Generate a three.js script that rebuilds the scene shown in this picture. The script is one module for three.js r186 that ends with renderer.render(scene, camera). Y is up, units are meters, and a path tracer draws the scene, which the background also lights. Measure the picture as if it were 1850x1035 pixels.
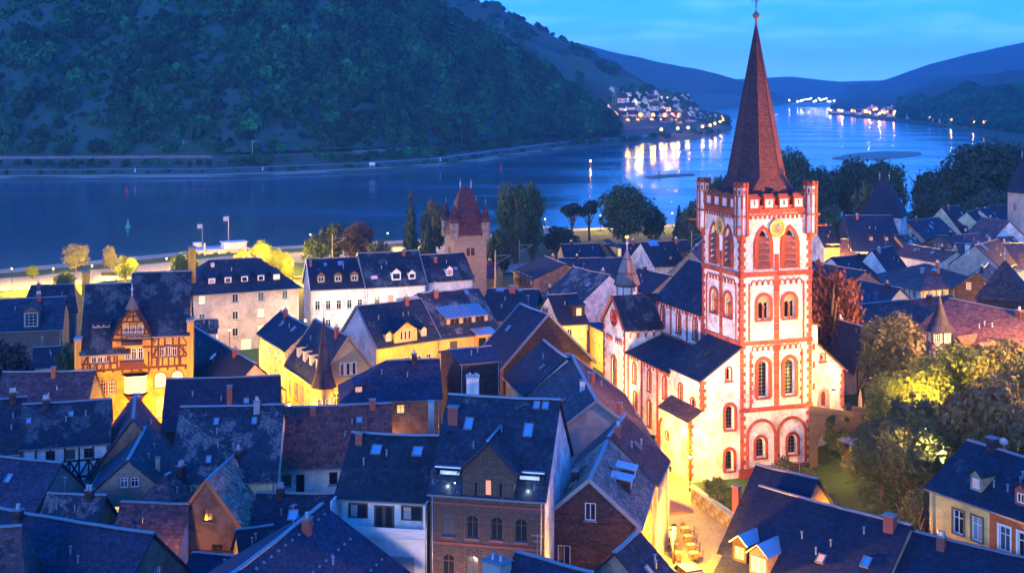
import * as THREE from 'three';
import { mergeGeometries } from 'three/addons/utils/BufferGeometryUtils.js';
import { createNoise2D, createNoise3D } from 'simplex-noise';

// ---------------------------------------------------------------- camera, sky, dusk light, exposure
const scene = new THREE.Scene();
const EYE = 41, F = 2300, HORIZON = 165;           // level camera 41 m above the old town, lens shifted down
const camera = new THREE.PerspectiveCamera(2 * Math.atan(870 / F) * 180 / Math.PI, 1850 / 1740, 1, 14000);
camera.position.set(0, EYE, 0);
camera.lookAt(0, EYE, -100);
camera.setViewOffset(1850, 1740, 0, 705, 1850, 1035);
const renderer = new THREE.WebGLRenderer();
renderer.toneMapping = THREE.LinearToneMapping;
renderer.toneMappingExposure = 3.0;
renderer.shadowMap.enabled = true;

function rng(seed) { let a = seed >>> 0; return () => { a = (a + 0x6D2B79F5) >>> 0; let t = a; t = Math.imul(t ^ (t >>> 15), t | 1); t ^= t + Math.imul(t ^ (t >>> 7), t | 61); return ((t ^ (t >>> 14)) >>> 0) / 4294967296; }; }
const noise2 = createNoise2D(rng(11)), noise3 = createNoise3D(rng(12));
const fbm = (x, y, o = 4) => { let s = 0, a = 0.5; for (let i = 0; i < o; i++) { s += a * noise2(x, y); x = x * 2.03 + 7; y = y * 2.03 + 3; a *= 0.5; } return s; };
const clamp = (x, a = 0, b = 1) => Math.min(b, Math.max(a, x));
const smooth = (a, b, x) => { const t = clamp((x - a) / (b - a)); return t * t * (3 - 2 * t); };
const lerp = (a, b, t) => a + (b - a) * t;

const SKYROWS = [[0, .15, .44, 1.05], [1.5, .085, .35, 1.03], [3, .038, .27, 1.0], [5, .02, .23, .95], [12, .012, .19, .86], [30, .006, .13, .68], [60, .004, .095, .55], [90, .004, .085, .50]];
function skyTexture() {
  const w = 2048, h = 1024, data = new Float32Array(w * h * 4);
  for (let j = 0; j < h; j++) {
    const e = ((j + 0.5) / h - 0.5) * 180, el = Math.max(0, e);
    let k = 0; while (k < SKYROWS.length - 2 && SKYROWS[k + 1][0] < el) k++;
    const A = SKYROWS[k], B = SKYROWS[k + 1], t = clamp((el - A[0]) / (B[0] - A[0]));
    for (let i = 0; i < w; i++) {
      const az = (i / w) * Math.PI * 2, cx = Math.cos(az) * 9, cz = Math.sin(az) * 9;
      const streak = clamp(noise3(cx * .8, cz * .8, el * 1.3) * .5 + noise3(cx * 2.2, cz * 2.2, el * 3.1) * .35 + .05) * smooth(.8, 2.2, el) * (1 - smooth(14, 40, el)) * .75;
      const o = (j * w + i) * 4;
      data[o] = lerp(A[1], B[1], t) * (1 + streak * 1.4) + streak * .06; data[o + 1] = lerp(A[2], B[2], t) * (1 + streak * .5); data[o + 2] = lerp(A[3], B[3], t) * (1 + streak * .1); data[o + 3] = 1;
    }
  }
  const t = new THREE.DataTexture(data, w, h, THREE.RGBAFormat, THREE.FloatType);
  t.mapping = THREE.EquirectangularReflectionMapping; t.magFilter = THREE.LinearFilter; t.minFilter = THREE.LinearFilter; t.needsUpdate = true;
  return t;
}
scene.background = scene.environment = skyTexture();
scene.backgroundIntensity = scene.environmentIntensity = 1;
// the afterglow low behind the viewer: very soft
const sun = new THREE.DirectionalLight(new THREE.Color(.58, .70, 1.0), 0.50);
sun.position.set(-70, 44, 100); sun.target.position.set(0, 0, -120); sun.shadow.radius = 45; sun.castShadow = true;
sun.shadow.camera.left = -200; sun.shadow.camera.right = 200; sun.shadow.camera.top = 200; sun.shadow.camera.bottom = -200; sun.shadow.camera.far = 700; sun.shadow.mapSize.set(2048, 2048);
scene.add(sun, sun.target);
scene.fog = new THREE.FogExp2(new THREE.Color(.26, .70, 1.0), 0.00012);

// ---------------------------------------------------------------- surveying: bearings turned into places
const at = (px, py, d) => new THREE.Vector3((px - 925) / F * d, EYE - (py - HORIZON) / F * d, -d);
const onLevel = (px, py, y) => at(px, py, F * (EYE - y) / (py - HORIZON));
const SHEET = { 1: [0, 400, 3.044], 2: [0, 660, 2.76], 3: [420, 400, 3.044], 4: [440, 660, 2.76], 5: [840, 400, 3.044], 6: [880, 660, 2.76], 7: [1370, 380, 3.044], 8: [1370, 680, 2.915], 9: [1080, 300, 3.45], 10: [1080, 560, 3.45], 11: [1370, 360, 6.4667], 12: [1610, 360, 6.4667], 13: [860, 480, 5.75], 14: [1500, 560, 4.311] };
const C = (k, x, y) => [SHEET[k][0] + x / SHEET[k][2], SHEET[k][1] + y / SHEET[k][2]];

// near and far river banks, as polylines of (x, z)
const RIVER = -9;
const NEAR = [[-900, -40], [-420, -215], [-138, -343], [-97, -383], [-35, -410], [14, -442], [63, -462], [130, -490], [200, -545], [275, -690], [345, -860], [450, -1180], [572, -1575], [640, -2200], [694, -2800], [930, -3600], [1500, -5000]];
const FAR = [[-1500, -700], [-700, -705], [-289, -719], [-167, -732], [-81, -793], [-35, -852], [53, -1105], [100, -1190], [160, -1300], [235, -1440], [300, -1720], [352, -2050], [400, -2330], [360, -2500], [420, -3000], [640, -3700], [1100, -5000]];
function alongLine(pts, x) { for (let i = 0; i < pts.length - 1; i++) if (x >= pts[i][0] && x <= pts[i + 1][0]) return lerp(pts[i][1], pts[i + 1][1], (x - pts[i][0]) / (pts[i + 1][0] - pts[i][0])); return x < pts[0][0] ? pts[0][1] : pts[pts.length - 1][1]; }
function distTo(pts, x, z) { let m = 1e9; for (let i = 0; i < pts.length - 1; i++) { const [ax, az] = pts[i], [bx, bz] = pts[i + 1], dx = bx - ax, dz = bz - az, t = clamp(((x - ax) * dx + (z - az) * dz) / (dx * dx + dz * dz)); m = Math.min(m, Math.hypot(x - ax - dx * t, z - az - dz * t)); } return m; }
// ground level of the near bank
function ground(x, z) {
  const s = distTo(NEAR, x, z), d = -z;
  let y = s < 5 ? lerp(RIVER, -6.6, s / 5) : lerp(-6.6, -6, smooth(5, 30, s));
  y += 6 * smooth(70, 190, s);
  y += 6.2 * smooth(33.5, 42, x) * smooth(98, 122, d) * (1 - smooth(165, 205, d));     // the slope right of the church
  return y;
}

// ---------------------------------------------------------------- textures
function tileNoise(n, cells, seed) {
  const r = rng(seed), g = []; for (let i = 0; i < cells * cells; i++) g.push(r());
  const out = new Float32Array(n * n);
  for (let y = 0; y < n; y++) for (let x = 0; x < n; x++) {
    const fx = x / n * cells, fy = y / n * cells, x0 = Math.floor(fx), y0 = Math.floor(fy), u = fx - x0, v = fy - y0, su = u * u * (3 - 2 * u), sv = v * v * (3 - 2 * v);
    const a = g[(y0 % cells) * cells + x0 % cells], b = g[(y0 % cells) * cells + (x0 + 1) % cells], c = g[((y0 + 1) % cells) * cells + x0 % cells], d = g[((y0 + 1) % cells) * cells + (x0 + 1) % cells];
    out[y * n + x] = lerp(lerp(a, b, su), lerp(c, d, su), sv);
  }
  return out;
}
function layered(n, list, seed) { const o = new Float32Array(n * n); let tot = 0; list.forEach(([c, w], i) => { const t = tileNoise(n, c, seed + i * 7); tot += w; for (let k = 0; k < o.length; k++) o[k] += t[k] * w; }); return o.map((v) => v / tot); }
function tex(n, fn, srgb) {
  const d = new Uint8Array(n * n * 4);
  for (let y = 0; y < n; y++) for (let x = 0; x < n; x++) { const c = fn(x, y), o = (y * n + x) * 4; for (let k = 0; k < 3; k++) d[o + k] = clamp(c[k]) * 255; d[o + 3] = 255; }
  const t = new THREE.DataTexture(d, n, n); t.wrapS = t.wrapT = THREE.RepeatWrapping; t.magFilter = THREE.LinearFilter; t.minFilter = THREE.LinearMipmapLinearFilter; t.generateMipmaps = true;
  if (srgb) t.colorSpace = THREE.SRGBColorSpace; t.needsUpdate = true; return t;
}
const sized = (t, m) => { t.repeat.set(1 / m, 1 / m); return t; };
const enc = (v) => v <= .0031308 ? v * 12.92 : 1.055 * Math.pow(v, 1 / 2.4) - .055;   // linear base colour to stored value
function courses(n, rows, cols, seed, joint) {          // staggered courses: tone per piece and joint profile
  const r = rng(seed), tone = []; for (let i = 0; i < rows * cols; i++) tone.push(r());
  return (x, y) => { const fy = y / n * rows, j = Math.floor(fy), fx = (x / n * cols + (j % 2) * .5) % cols, i = Math.floor(fx), v = fy - j, u = fx - i; return [.72 * tone[j * cols + i] + .28 * tone[(j * 37 + 5) % (rows * cols)], Math.min(1, Math.min(v, 1 - v) / joint) * Math.min(1, Math.min(u, 1 - u) / (joint * 1.0)), v]; };
}
const N = 1024;
const bigNoise = layered(N, [[4, 3], [9, 2], [24, 2], [64, 1.2], [200, .8]], 5), patchNoise = layered(N, [[5, 3], [13, 2], [40, 1.5], [160, 1]], 90), fineNoise = layered(N, [[64, 1], [256, 1]], 31);
function roofMaterial(base, alt, lichen, seed, rows = 28, cols = 22, metres = 8, rough = .8) {
  const cs = courses(N, rows, cols, seed, .09);
  const map = sized(tex(N, (x, y) => { const [t, j] = cs(x, y), k = y * N + x, q = clamp((bigNoise[k] - .42) * 4), li = clamp((patchNoise[k] - (1 - lichen)) * 9) * clamp(fineNoise[k] * 3 - .9); const m = (.30 + 1.4 * t) * (.38 + .62 * j); return base.map((b, c) => enc(lerp(lerp(b, alt[c], q) * m, .22, li * .45))); }, true), metres);
  const bump = sized(tex(N, (x, y) => { const [t, j, v] = cs(x, y); const h = (.25 + .55 * (1 - v) + t * .2) * (.4 + .6 * j); return [h, h, h]; }), metres);
  return new THREE.MeshStandardMaterial({ map, bumpMap: bump, bumpScale: .04, roughness: rough });
}
function plaster(color, seed = 0, dirt = .16) {
  const off = seed * 137 % N, key = 'p' + off;
  if (!plaster.maps) plaster.maps = {};
  if (!plaster.maps[key]) plaster.maps[key] = sized(tex(512, (x, y) => { const k = ((y * 2 + off) % N) * N + (x * 2 + off) % N, v = 1 - dirt * clamp((bigNoise[k] - .38) * 3.2) - .10 * (fineNoise[k] - .5); return [v, v * .99, v * .975]; }, true), 7);
  return new THREE.MeshStandardMaterial({ map: plaster.maps[key], color: new THREE.Color(...color), roughness: .9, bumpMap: plaster.maps[key], bumpScale: .01 });
}
const plain = (color, roughness = .7, metalness = 0) => new THREE.MeshStandardMaterial({ color: new THREE.Color(...color), roughness, metalness });
const glow = (color, k) => new THREE.MeshStandardMaterial({ color: new THREE.Color(.2, .2, .2), emissive: new THREE.Color(...color), emissiveIntensity: k, roughness: .5 });
function brickMaterial(a, b, mortar, metres = 3, rows = 40, cols = 12) {
  const cs = courses(N, rows, cols, 77, .1);
  const map = sized(tex(N, (x, y) => { const [t, j] = cs(x, y), k = y * N + x, m = .6 + .7 * fineNoise[k]; return a.map((v, c) => enc(lerp(mortar[c], lerp(v, b[c], t * t) * m, j > .6 ? 1 : 0))); }, true), metres);
  const bump = sized(tex(512, (x, y) => { const [t, j] = cs(x * 2, y * 2); const h = j * (.7 + .3 * t); return [h, h, h]; }), metres);
  return new THREE.MeshStandardMaterial({ map, bumpMap: bump, bumpScale: .02, roughness: .85 });
}
const M = {
  slate: roofMaterial([.004, .011, .028], [.010, .019, .040], .30, 3),
  slateLichen: roofMaterial([.004, .011, .025], [.010, .018, .035], .47, 4),
  slateWarm: roofMaterial([.050, .028, .038], [.070, .040, .048], .30, 5),
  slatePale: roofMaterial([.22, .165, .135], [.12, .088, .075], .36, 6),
  tile: roofMaterial([.055, .024, .026], [.075, .036, .036], .25, 7, 20, 24, 7),
  tileDark: roofMaterial([.004, .008, .019], [.008, .013, .027], .25, 8, 18, 20, 7),
  slateFine: roofMaterial([.006, .011, .034], [.012, .017, .046], .2, 9, 40, 30, 8),
  redSlate: roofMaterial([.12, .026, .022], [.08, .024, .022], .2, 10, 34, 28, 8),
  cladding: roofMaterial([.040, .017, .021], [.052, .024, .028], .1, 13, 40, 32, 8),
  white: plaster([.78, .77, .74], 1), whiteB: plaster([.74, .74, .73], 2, .28), cream: plaster([.76, .66, .42], 3), yellow: plaster([.74, .54, .18], 4), ochre: plaster([.66, .40, .11], 5, .25),
  beige: plaster([.55, .43, .34], 1, .3), brown: plaster([.26, .15, .10], 2, .3), orangeP: plaster([.52, .12, .03], 3, .3), amber: plaster([.72, .38, .055], 2, .25), spireSlate: roofMaterial([.060, .026, .030], [.078, .034, .036], .08, 15, 64, 48, 8), darkRubble: brickMaterial([.075, .050, .035], [.12, .085, .06], [.10, .08, .06], 6, 20, 14), stoneBrown: plain([.2, .06, .03], .8), grey: plaster([.30, .31, .31], 4, .35), tan: plaster([.46, .33, .20], 5, .25),
  churchWhite: plaster([.80, .75, .71], 2, .38), darkwall: plaster([.12, .10, .09], 3),
  brick: brickMaterial([.070, .030, .018], [.17, .085, .05], [.17, .125, .095], 4.6), yellowBrick: brickMaterial([.48, .33, .13], [.58, .42, .2], [.5, .4, .25]), rubble: brickMaterial([.22, .15, .12], [.34, .25, .2], [.3, .25, .21], 6, 20, 14),
  redStone: plaster([.36, .062, .026], 4, .4), redStone2: plaster([.44, .095, .04], 2, .4), redStone3: plaster([.29, .045, .024], 1, .4),
  timber: plain([.10, .022, .012], .8), timberDark: plain([.045, .025, .02], .8), board: plain([.16, .07, .04], .8),
  frameWhite: plain([.75, .75, .73], .5), frameBrown: plain([.12, .055, .03], .6), frameRed: plain([.30, .05, .035], .6),
  glass: new THREE.MeshStandardMaterial({ color: new THREE.Color(.018, .022, .03), roughness: .07 }), louvre: plain([.26, .10, .065], .8), leaded: new THREE.MeshPhysicalMaterial({ color: new THREE.Color(.016, .016, .02), roughness: .6, specularIntensity: .2 }), leadedRed: plain([.075, .018, .016], .4), curtain: plain([.34, .33, .31], .25), netCurtain: plain([.10, .10, .10], .12),
  litWindow: glow([1.0, .60, .12], .42), litPale: glow([1.0, .72, .28], .5), litOrange: glow([1.0, .34, .05], .32), litPink: glow([1, .30, .75], .3), litDim: glow([.9, .42, .10], .13),
  skyGlass: new THREE.MeshStandardMaterial({ color: new THREE.Color(.55, .60, .66), roughness: .06, metalness: .9 }),
  zinc: plain([.42, .45, .50], .35, .7), lead: plain([.25, .27, .30], .45, .5), gutter: plain([.20, .20, .21], .5, .4), ridge: plain([.16, .17, .19], .5),
  redBrick: plain([.30, .075, .05], .85), copper: plain([.35, .16, .08], .5, .4), dark: plain([.02, .02, .022], .7), iron: plain([.03, .03, .032], .5, .5),
  bulb: glow([1.0, .66, .16], 8), bulbWhite: glow([1, .86, .55], 8),
};

// ---------------------------------------------------------------- object helpers
const taken = {};
const numbered = (n) => { const k = taken[n] = (taken[n] ?? -1) + 1; return k ? n + '_' + String(k).padStart(3, '0') : n; };
function tagged(o, label, category, group, kind) { if (label) o.userData.label = label; if (category) o.userData.category = category; if (group) o.userData.group = group; if (kind) o.userData.kind = kind; return o; }
function thing(name, label, category, [x, y, z], turn = 0, group) { const o = new THREE.Group(); o.name = numbered(name); o.position.set(x, y, z); o.rotation.y = turn; scene.add(o); return tagged(o, label, category, group); }
function part(name, geo, mat, parent, pos, label) { const m = new THREE.Mesh(geo, mat); m.name = name; m.castShadow = m.receiveShadow = true; if (pos) m.position.set(...pos); parent.add(m); if (label) m.userData.label = label; return m; }
function single(name, geo, mat, label, category, group) { return tagged(part(numbered(name), geo, mat, scene), label, category, group); }
function structure(name, geo, mat, kind = 'structure') { const m = part(numbered(name), geo, mat, scene); m.userData.kind = kind; return m; }

class Poly {                                            // collects flat polygons with uv in metres
  constructor() { this.p = []; this.u = []; }
  add(pts, uAxis) {
    const [a, b] = pts, n = new THREE.Vector3(); for (let i = 0; i < pts.length; i++) { const q = pts[i], r = pts[(i + 1) % pts.length]; n.x += (q.y - r.y) * (q.z + r.z); n.y += (q.z - r.z) * (q.x + r.x); n.z += (q.x - r.x) * (q.y + r.y); }
    if (n.lengthSq() < 1e-12) return this; n.normalize();
    const u = uAxis ? uAxis.clone() : Math.abs(n.y) > .999 ? new THREE.Vector3(1, 0, 0) : new THREE.Vector3(n.z, 0, -n.x); u.normalize();
    const v = n.clone().cross(u).normalize();
    for (let i = 1; i < pts.length - 1; i++) for (const q of [a, pts[i], pts[i + 1]]) { this.p.push(q.x, q.y, q.z); this.u.push(q.dot(u), q.dot(v)); }
    return this;
  }
  sheet(q, nu, nv, t, dy) {                             // a bent plate on the quad q (a-b along the eave, c-d along the ridge)
    const P = (i, j, o) => { const a = q[0].clone().lerp(q[1], i / nu), b = q[3].clone().lerp(q[2], i / nu), p = a.lerp(b, j / nv); p.y += dy(p, j / nv) - o; return p; };
    for (let j = 0; j < nv; j++) for (let i = 0; i < nu; i++) { this.add([P(i, j, 0), P(i + 1, j, 0), P(i + 1, j + 1, 0), P(i, j + 1, 0)]); }
    this.add([P(0, 0, t), P(0, nv, t), P(nu, nv, t), P(nu, 0, t)]);
    for (let i = 0; i < nu; i++) this.add([P(i + 1, 0, 0), P(i, 0, 0), P(i, 0, t), P(i + 1, 0, t)]);
    for (let j = 0; j < nv; j++) { this.add([P(0, j, 0), P(0, j + 1, 0), P(0, j + 1, t), P(0, j, t)]); this.add([P(nu, j + 1, 0), P(nu, j, 0), P(nu, j, t), P(nu, j + 1, t)]); }
    return this;
  }
  slab(pts, t) {                                        // a plate of thickness t below the given outline
    const n = new THREE.Vector3().subVectors(pts[1], pts[0]).cross(new THREE.Vector3().subVectors(pts[2], pts[0])).normalize();
    const low = pts.map((q) => q.clone().addScaledVector(n, -t));
    this.add(pts); this.add([...low].reverse());
    for (let i = 0; i < pts.length; i++) { const j = (i + 1) % pts.length; this.add([pts[j], pts[i], low[i], low[j]]); }
    return this;
  }
  geo() { const g = new THREE.BufferGeometry(); g.setAttribute('position', new THREE.Float32BufferAttribute(this.p, 3)); g.setAttribute('uv', new THREE.Float32BufferAttribute(this.u, 2)); g.computeVertexNormals(); return g; }
}
const V = (x, y, z) => new THREE.Vector3(x, y, z);
const UNIT = new THREE.BoxGeometry(1, 1, 1);
function box(name, w, h, d, x, y, z, mat, parent, rot) { const m = part(name, UNIT, mat, parent, [x, y, z]); m.scale.set(w, h, d); if (rot) m.rotation.set(...rot); return m; }
const bg = (w, h, d, x = 0, y = 0, z = 0) => new THREE.BoxGeometry(w, h, d).translate(x, y, z);
const merge = (list) => mergeGeometries(list.map((g) => { g = g.index ? g.toNonIndexed() : g; for (const k of Object.keys(g.attributes)) if (!['position', 'normal', 'uv'].includes(k)) g.deleteAttribute(k); return g; }));
const cache = new Map();
const memo = (key, fn) => { if (!cache.has(key)) cache.set(key, fn()); return cache.get(key); };

// ---------------------------------------------------------------- windows
// outline of an opening, anticlockwise, with its sill centre at the origin
function opening(w, h, kind) {
  const s = [], a = w / 2;
  s.push([-a, 0], [a, 0]);
  if (kind === 'arch') for (let i = 0; i <= 10; i++) { const t = Math.PI * i / 10; s.push([a * Math.cos(t), h - a + a * Math.sin(t)]); }
  else if (kind === 'point') { const R = w * 1.05, cx = a - R, top = Math.acos(-cx / R); for (let i = 0; i <= 6; i++) { const t = top * i / 6; s.push([cx + R * Math.cos(t), h - R * Math.sin(top) + R * Math.sin(t)]); } for (let i = 5; i >= 0; i--) { const t = top * i / 6; s.push([-cx - R * Math.cos(t), h - R * Math.sin(top) + R * Math.sin(t)]); } }
  else if (kind === 'segment') for (let i = 0; i <= 6; i++) { const t = i / 6; s.push([a - w * t, h - .22 + .22 * Math.sin(Math.PI * t)]); }
  else if (kind === 'round') { s.length = 0; for (let i = 0; i < 20; i++) { const t = Math.PI * 2 * i / 20; s.push([a * Math.cos(t), a + a * Math.sin(t)]); } }
  else s.push([a, h], [-a, h]);
  return s;
}
const path = (pts, dx = 0, dy = 0) => { const p = new THREE.Path(); pts.forEach(([x, y], i) => i ? p.lineTo(x + dx, y + dy) : p.moveTo(x + dx, y + dy)); p.closePath(); return p; };
const outline = (pts, dx = 0, dy = 0) => { const p = new THREE.Shape(); pts.forEach(([x, y], i) => i ? p.lineTo(x + dx, y + dy) : p.moveTo(x + dx, y + dy)); p.closePath(); return p; };
const grow = (pts, k, cy) => pts.map(([x, y]) => { const l = Math.hypot(x, y - cy) || 1; return [x * (1 + k / l), cy + (y - cy) * (1 + k / l)]; });
function ring(w, h, kind, inner, depth) {              // a frame that fills the opening, 'inner' wide
  return memo(['ring', w, h, kind, inner, depth].join(), () => { const s = outline(opening(w, h, kind)); s.holes.push(path(opening(w - 2 * inner, kind === 'arch' || kind === 'round' || kind === 'point' ? h - 2 * inner : h - 2 * inner, kind), 0, inner)); return new THREE.ExtrudeGeometry(s, { depth, bevelEnabled: false, curveSegments: 4 }); });
}
function surround(w, h, kind, wide, depth) {           // a border outside the opening
  return memo(['sur', w, h, kind, wide, depth].join(), () => { const s = outline(opening(w + 2 * wide, h + (kind === 'round' ? 2 * wide : wide), kind), 0, kind === 'round' ? -wide : 0); s.holes.push(path(opening(w - .004, h - .004, kind), 0, .002)); return new THREE.ExtrudeGeometry(s, { depth, bevelEnabled: false }); });
}
// frame with bars; style: 'cross' | 'two' | 'grid' | 'plain'
function sash(w, h, kind, style) {
  return memo(['sash', w, h, kind, style].join(), () => {
    const l = [ring(w, h, kind, .07, .07)], b = .05;
    if (style === 'cross' || style === 'two') l.push(bg(b, h - .1, .06, 0, h / 2, .035));
    if (style === 'cross') l.push(bg(w - .1, b, .06, 0, h * .68, .036));
    if (style === 'grid') { for (let i = 1; i < 3; i++) l.push(bg(.035, h - .1, .05, -w / 2 + w * i / 3, h / 2, .035)); for (let i = 1; i < 4; i++) l.push(bg(w - .1, .035, .05, 0, h * i / 4, .036)); }
    return merge(l);
  });
}
const paneGeo = (w, h, kind) => memo(['pane', w, h, kind].join(), () => new THREE.ShapeGeometry(outline(opening(w - .06, h - .06, kind), 0, .03)));
// window {x, y, w, h, kind, style, lit, frame, trim, sill}: placed in a wall plane whose outside is +z at z = 0
function addWindow(parent, win, toFace, deep = .14) {
  const { x, y, w, h, kind = 'rect', style = 'cross', frame = M.frameWhite } = win;
  const f = part('window', sash(w, h, kind, style), frame, parent);
  f.applyMatrix4(new THREE.Matrix4().copy(toFace).multiply(new THREE.Matrix4().makeTranslation(x, y, -deep)));
  part('pane', paneGeo(w, h, kind), win.glass ?? (Math.abs(Math.round((x * 13.7 + y * 7.1 + w * 31) * 3)) % 4 === 1 ? M.netCurtain : M.glass), f, [0, 0, .02]);
  if (win.sill !== false) box('sill', w + .2, .07, .26, 0, -.05, .08 + deep - .06, win.sillMat ?? M.ridge, f);
  if (win.trim) part('surround', surround(w, h, kind, win.wide ?? .14, .05), win.trim, f, [0, 0, deep]);
  if (win.shut) for (const s of [-1, 1]) box('shutter', w * .5, h, .05, s * (w * .76), h / 2, deep + .03, win.shut, f);
  return f;
}
// a wall plate with real openings; outline pts in the wall plane, outside at z = 0, body behind it
function wallPlate(pts, wins, thick = .28) {
  const s = outline(pts);
  for (const w of wins) s.holes.push(path(opening(w.w, w.h, w.kind ?? 'rect'), w.x, w.y));
  return new THREE.ExtrudeGeometry(s, { depth: thick, bevelEnabled: false }).translate(0, 0, -thick);
}

// ---------------------------------------------------------------- houses
const RT = .16;                                        // roof thickness
function fromRidge(p, q, hr, W, hw) {                  // ridge seen from bearing p to bearing q at level hr
  const a = onLevel(...p, hr), b = onLevel(...q, hr), dx = b.x - a.x, dz = b.z - a.z, yaw = Math.atan2(-dz, dx);
  return { x: (a.x + b.x) / 2, z: (a.z + b.z) / 2, yaw, L: Math.hypot(dx, dz), W, hw, hr };
}
function fromEave(p, q, he, W, rp) {                   // front eave from p to q at level he; ridge seen at bearing rp
  const a = onLevel(...p, he), b = onLevel(...q, he), dx = b.x - a.x, dz = b.z - a.z, L = Math.hypot(dx, dz), yaw = Math.atan2(-dz, dx);
  const x = (a.x + b.x) / 2 - Math.sin(yaw) * W / 2, z = (a.z + b.z) / 2 - Math.cos(yaw) * W / 2;
  let hr = rp;
  if (Array.isArray(rp)) { const k = (rp[0] - 925) / F, ux = Math.cos(yaw), uz = -Math.sin(yaw), t = (-k * z - x) / (ux + k * uz), d = -(z + uz * t); hr = EYE - (rp[1] - HORIZON) / F * d; }
  return { x, z, yaw, L, W, hw: he, hr };
}
function fromGable(p, q, he, apex, L) {                // gable wall from p to q at level he facing us, ridge running back; 'l' is that gable
  const a = onLevel(...p, he), b = onLevel(...q, he), W = Math.hypot(b.x - a.x, b.z - a.z), mx = (a.x + b.x) / 2, mz = (a.z + b.z) / 2;
  let nx = b.z - a.z, nz = -(b.x - a.x); const l = Math.hypot(nx, nz); nx /= l; nz /= l; if (nz > 0) { nx = -nx; nz = -nz; }
  const hr = Array.isArray(apex) ? EYE - (apex[1] - HORIZON) / F * -mz : apex;
  return { x: mx + nx * L / 2, z: mz + nz * L / 2, yaw: Math.atan2(-nz, nx), L, W, hw: he, hr };
}
const row = (n, y, w, h, span, o = {}) => Array.from({ length: n }, (_, i) => ({ x: n > 1 ? -span / 2 + span * i / (n - 1) : (o.x ?? 0), y, w, h, ...o, x: (o.x ?? 0) + (n > 1 ? -span / 2 + span * i / (n - 1) : 0), glass: o.lit?.includes(i) ? (o.litMat ?? M.litWindow) : o.glass }));
function beams(x0, x1, y0, y1, posts, brace = '') {    // a bay of framing: plates, posts and braces
  const o = [[x0, y0, x1, y0], [x0, y1, x1, y1]], n = posts;
  for (let i = 0; i <= n; i++) { const x = lerp(x0, x1, i / n); o.push([x, y0, x, y1]); }
  for (let i = 0; i < n; i++) { const a = lerp(x0, x1, i / n), b = lerp(x0, x1, (i + 1) / n), c = brace[i % (brace.length || 1)]; if (c === 'x') o.push([a, y0, b, y1], [b, y0, a, y1]); if (c === '/') o.push([a, y0, b, y1]); if (c === '\\') o.push([a, y1, b, y0]); if (c === '-') o.push([a, (y0 + y1) / 2, b, (y0 + y1) / 2]); }
  return o;
}
function addBeams(parent, list, face, mat = M.timber, wide = .17) {
  list.forEach(([x0, y0, x1, y1, w]) => {
    const l = Math.hypot(x1 - x0, y1 - y0), a = Math.atan2(y1 - y0, x1 - x0), flat = Math.abs(Math.sin(a)) < .02, up = Math.abs(Math.cos(a)) < .02;
    const m = part('beam', UNIT, mat, parent); m.matrixAutoUpdate = true;
    m.applyMatrix4(new THREE.Matrix4().copy(face).multiply(new THREE.Matrix4().makeTranslation((x0 + x1) / 2, (y0 + y1) / 2, 0)).multiply(new THREE.Matrix4().makeRotationZ(a)).multiply(new THREE.Matrix4().makeScale(l + (flat ? (w ?? wide) : 0), w ?? wide, flat ? .12 : up ? .10 : .08)));
  });
}
function chimney(parent, x, y, z, w = .7, h = 1.6, d = .6, mat = M.redBrick, pots = 0) {
  const c = box('chimney', w, h, d, x, y + h / 2 - .8, z, mat, parent);
  const cap = part('chimney_cap', UNIT, M.ridge, c, [0, .5, 0]); cap.scale.set(1.18, .1 / h, 1.18);
  for (let i = 0; i < pots; i++) { const p = part('chimney_pot', memo('pot', () => new THREE.CylinderGeometry(.16, .18, .4, 10)), M.zinc, c, [(i - (pots - 1) / 2) * .45, .5 + .22 / h, 0]); p.scale.set(1 / w, 1 / h, 1 / d); }
  return c;
}
function shade(m, seed) { const k = Math.floor(Math.abs(noise2(seed, 4.4)) * 4.99); return memo('rm' + m.uuid + k, () => { const c = m.clone(), v = [.85, 1.1, 1.4, 1.75, 1.2][k]; c.color.setRGB(v * [1, 1, 1.25, 1.3, 1.5][k], v * [1, 1, 1.1, 1.1, 1.1][k], v * [1.05, 1, .95, .92, .85][k]); return c; }); }   // slate from different quarries
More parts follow.
